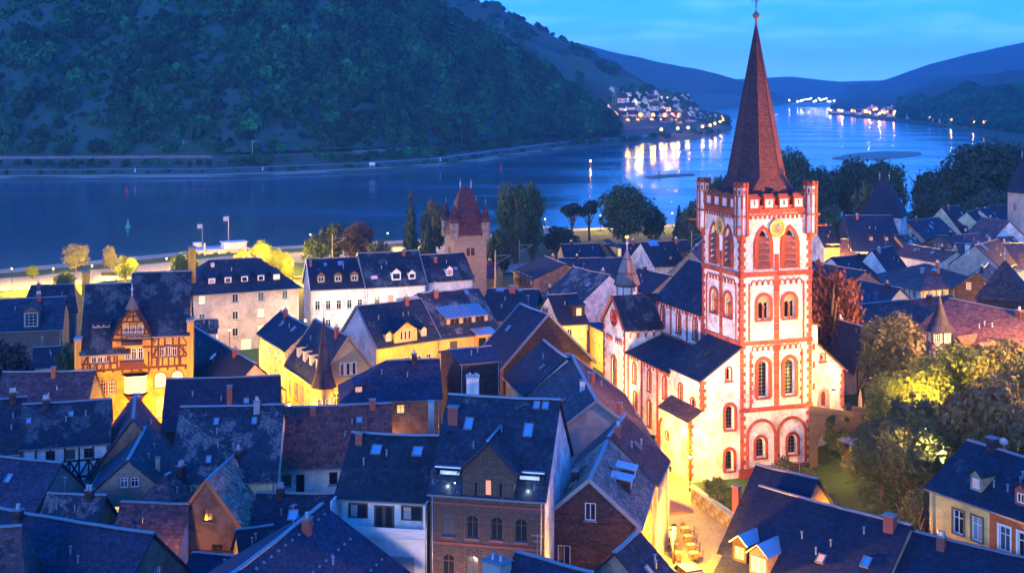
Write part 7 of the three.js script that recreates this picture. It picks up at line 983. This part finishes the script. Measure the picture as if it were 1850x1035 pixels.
// buoys
const buoy = (label, px, py, col, lit) => { const p = onLevel(px, py, RIVER), b = thing('buoy', label, 'buoy', [p.x, RIVER, p.z]); part('float', new THREE.CylinderGeometry(1.0, 1.1, .8, 12).translate(0, .2, 0), plain(col, .5), b); part('tower', new THREE.CylinderGeometry(.25, .7, 2.4, 8).translate(0, 1.7, 0), plain(col, .5), b); if (lit) { part('bulb', new THREE.SphereGeometry(.5, 10, 8), glow(lit, 26), b, [0, 3.4, 0]); const l = new THREE.PointLight(new THREE.Color(...lit), 300); l.position.set(0, 3.4, 0); l.shadow.radius = 25; l.castShadow = true; b.add(l); } };
buoy('small red buoy near the far bank at left', 228, 348, [.5, .02, .03]); buoy('small green buoy in mid river at left', 230, 411, [.02, .3, .2]); buoy('lit navigation buoy in the river bend', 1067, 300, [.4, .1, .05], [1, .5, .25]); buoy('small dark marker at the groyne', 1192, 318, [.05, .05, .05]); buoy('red marker near the far shore bend', 905, 305, [.5, .02, .03]);
// road posts and a sign on the far road
for (const [px, py] of [[243, 311], [474, 308], [795, 291]]) { const p = onLevel(px, py, -4.6), s = thing('road_post', 'white marker post beside the far river road', 'post', [p.x, -4.6, p.z], 0, 'marker posts of the far road'); box('post', .5, 2.4, .5, 0, 1.2, 0, M.frameWhite, s); box('reflector', .52, .3, .52, 0, 1.9, 0, M.dark, s); }
{ const p = onLevel(672, 303, -4.6), s = thing('road_sign', 'white rectangular sign beside the far river road', 'sign', [p.x, -4.6, p.z]); box('panel', 3.4, 1.9, .15, 0, 2.4, 0, M.frameWhite, s); for (const k of [-1, 1]) box('post', .15, 2.4, .15, k * 1.2, 1.0, -.1, M.zinc, s); }
// catenary masts of the near railway
for (const [px, py, d] of [[895, 500, 262], [938, 480, 300], [1250, 440, 318], [600, 466, 330]]) { const p = at(px, py, d), y = ground(p.x, p.z), m = thing('catenary_mast', 'pale concrete railway catenary mast with bracket arms', 'mast', [p.x, y, p.z], .5, 'catenary masts'); part('mast', memo('mst', () => new THREE.CylinderGeometry(.14, .22, 10, 8).translate(0, 5, 0)), M.tan, m); box('arm', 3.6, .08, .08, 1.8, 8.8, 0, M.zinc, m); box('arm', 3.9, .06, .06, 1.8, 7.9, 0, M.zinc, m, [0, 0, .42]); box('insulator', .2, .5, .2, 3.2, 8.4, 0, M.frameBrown, m); }
for (const [px, py] of [[150, 276], [235, 276], [330, 274], [455, 272]]) { const p = at(px, py, 795), m = thing('catenary_mast', 'thin catenary mast on the far railway line', 'mast', [p.x, 1.4, p.z], .2, 'far catenary masts'); part('mast', memo('mst2', () => new THREE.CylinderGeometry(.15, .2, 9, 6).translate(0, 4.5, 0)), M.zinc, m); box('arm', 3, .12, .12, 1.5, 8, 0, M.zinc, m); }
// lattice pylon on the vineyard hill
{ const p = at(1110, 190, 1500), t = thing('lattice_pylon', 'faint lattice power pylon above the far village', 'pylon', [p.x, p.y - 4, p.z]); for (const [x, z] of [[1, 1], [1, -1], [-1, 1], [-1, -1]]) { const l = box('leg', .25, 26, .25, x * 1.3, 13, z * 1.3, M.zinc, t); l.rotation.set(-z * .07, 0, x * .07); } for (const y of [16, 20, 23]) box('cross_arm', 9, .3, .3, 0, y, 0, M.zinc, t); }

// ---------------------------------------------------------------- far villages
const farHouse = (() => { const g = new THREE.Group(); part('wall', merge([bg(9, 5, 7, 0, 2.5, 0), new THREE.ExtrudeGeometry(outline([[-3.5, 0], [3.5, 0], [0, 3.4]]), { depth: 8.9, bevelEnabled: false }).translate(0, 5, -4.45).rotateY(Math.PI / 2)]), plaster([.7, .66, .6], 3), g); const P = new Poly(); P.slab([V(-4.8, 4.7, 3.9), V(4.8, 4.7, 3.9), V(4.8, 8.7, 0), V(-4.8, 8.7, 0)], .3); P.slab([V(4.8, 4.7, -3.9), V(-4.8, 4.7, -3.9), V(-4.8, 8.7, 0), V(4.8, 8.7, 0)], .3); part('roof', P.geo(), M.slateWarm, g); for (const [x, l] of [[-2.6, 0], [0, 1], [2.6, 0]]) { box('window', 1.2, 1.5, .1, x, 2.6, 3.52, l ? M.litWindow : M.glass, g); } return g; })();
function village(label, group, list) { list.forEach(([x, y, z, s, a], i) => { const h = farHouse.clone(); h.name = numbered('village_house'); h.position.set(x, y, z); h.rotation.y = a; h.scale.setScalar(s); scene.add(h); tagged(h, label, 'house', group); }); }
const farLampGeo = new THREE.SphereGeometry(1, 8, 6);
function farLamps(label, group, list, color, k, power, size) { const mat = glow(color, k); list.forEach(([x, y, z], i) => { const g = thing('village_lamp', label, 'street lamp', [x, y, z], 0, group); part('post', memo('vpost', () => new THREE.CylinderGeometry(.08, .12, 6, 6).translate(0, 3, 0)), M.iron, g); const b = part('bulb', farLampGeo, mat, g, [0, 6 + size * .5, 0]); b.scale.setScalar(size); if (power) { const l = new THREE.PointLight(new THREE.Color(...color), power); l.position.set(0, 6 + size * .5, 0); l.castShadow = true; l.shadow.radius = size * 50; g.add(l); } }); }
{
  const r = rng(321), pick = (n, fn) => Array.from({ length: n }, (_, i) => fn(i));
  const spot = (px, py, d) => { const p = at(px, py, d); return [p.x, p.y, p.z]; };
  const onHill = (surf, u, v, jit = 4) => { const p = surf(u, v); return [p.x + (r() - .5) * jit, p.y - .5, p.z + (r() - .5) * jit]; };
  const rowsL = [[.40, .97, .015], [.45, .97, .05], [.47, .99, .095], [.5, 1, .14], [.5, 1, .19]];
  village('small lamplit house in the lower rows of the left far village', 'lower houses of the left village', pick(46, (i) => { const q = rowsL[i % 2]; return [...onHill(hillB, lerp(q[0], q[1], i / 45), q[2]), .9 + .5 * r(), r() * 3]; }));
  village('small white house on the upper terraces of the left far village', 'upper houses of the left village', pick(54, (i) => { const q = rowsL[2 + i % 3]; return [...onHill(hillB, lerp(q[0], q[1], i / 53), q[2], 12), .9 + .4 * r(), r() * 3]; }));
  farLamps('orange street lamp of the left far village', 'orange village lamps', pick(26, (i) => onHill(hillB, .34 + .42 * i / 25, .012 + .03 * (i % 2), 8)), [1, .30, .02], 2.2, 12000, 2.3);
  farLamps('white street lamp on the upper terraces of the left far village', 'white village lamps', pick(12, (i) => onHill(hillB, .5 + .5 * i / 11, .07 + .055 * (i % 3), 12)), [.9, 1, .42], 3, 4000, .7);
  farLamps('bright quay lamp at the tip of the left far village', 'quay lamps of the left village', pick(11, (i) => { const t = i / 10, k = farLine.findIndex((q) => q[0] > lerp(165, 360, t)), [nx, nz] = inland(farLine, k); return [farLine[k][0] + nx * 14, -5.2, farLine[k][1] + nz * 14]; }), [1, .48, .10], 5, 1200, 1.4);
  village('tiny house among the lights of the right far village', 'houses of the right village', pick(40, (i) => [...onHill(hillR, .02 + .46 * i / 39, .015 + .03 * (i % 4), 10), 1.3, r() * 3]));
  farLamps('orange light of the right far village', 'lights of the right village', pick(60, (i) => onHill(hillR, .02 + .6 * r(), .012 + .11 * r() * r(), 10)), [1, .30, .03], 2.4, 0, 2.6);
  farLamps('bright shore lamp of the right far village', 'shore lamps of the right village', pick(11, (i) => onHill(hillR, [.01, .05, .10, .14, .17, .22, .27, .33, .38, .47, .55][i], .004, 4)), [1, .52, .2], 6, 5000, 1.8);
  farLamps('white light of the most distant village', 'lights of the most distant village', pick(16, (i) => spot([1442, 1448, 1452, 1462, 1466, 1471, 1475, 1484, 1489, 1494, 1500, 1508, 1427, 1458, 1480, 1497][i], 187 - (i % 5) * 1.4, 4200)), [1, .85, .6], 22, 0, 1.5);
  const b = onLevel(1403, 211, RIVER), boat = thing('river_ferry', 'small lit ship far down the river beside the spire', 'boat', [b.x, RIVER, b.z], 1.2); part('hull', new THREE.ExtrudeGeometry(outline([[-16, -3], [12, -3], [18, 0], [12, 3], [-16, 3]]), { depth: 3, bevelEnabled: false }).rotateX(-Math.PI / 2), M.frameWhite, boat); box('deckhouse', 20, 3.4, 5, -3, 4.6, 0, M.frameWhite, boat); for (let i = 0; i < 6; i++) { box('cabin_window', 2, 1.4, .2, -10.5 + i * 3, 4.8, 2.55, M.litPale, boat); }
}
// car light trails are not things; the far quay road is lit by its lamps
renderer.render(scene, camera);
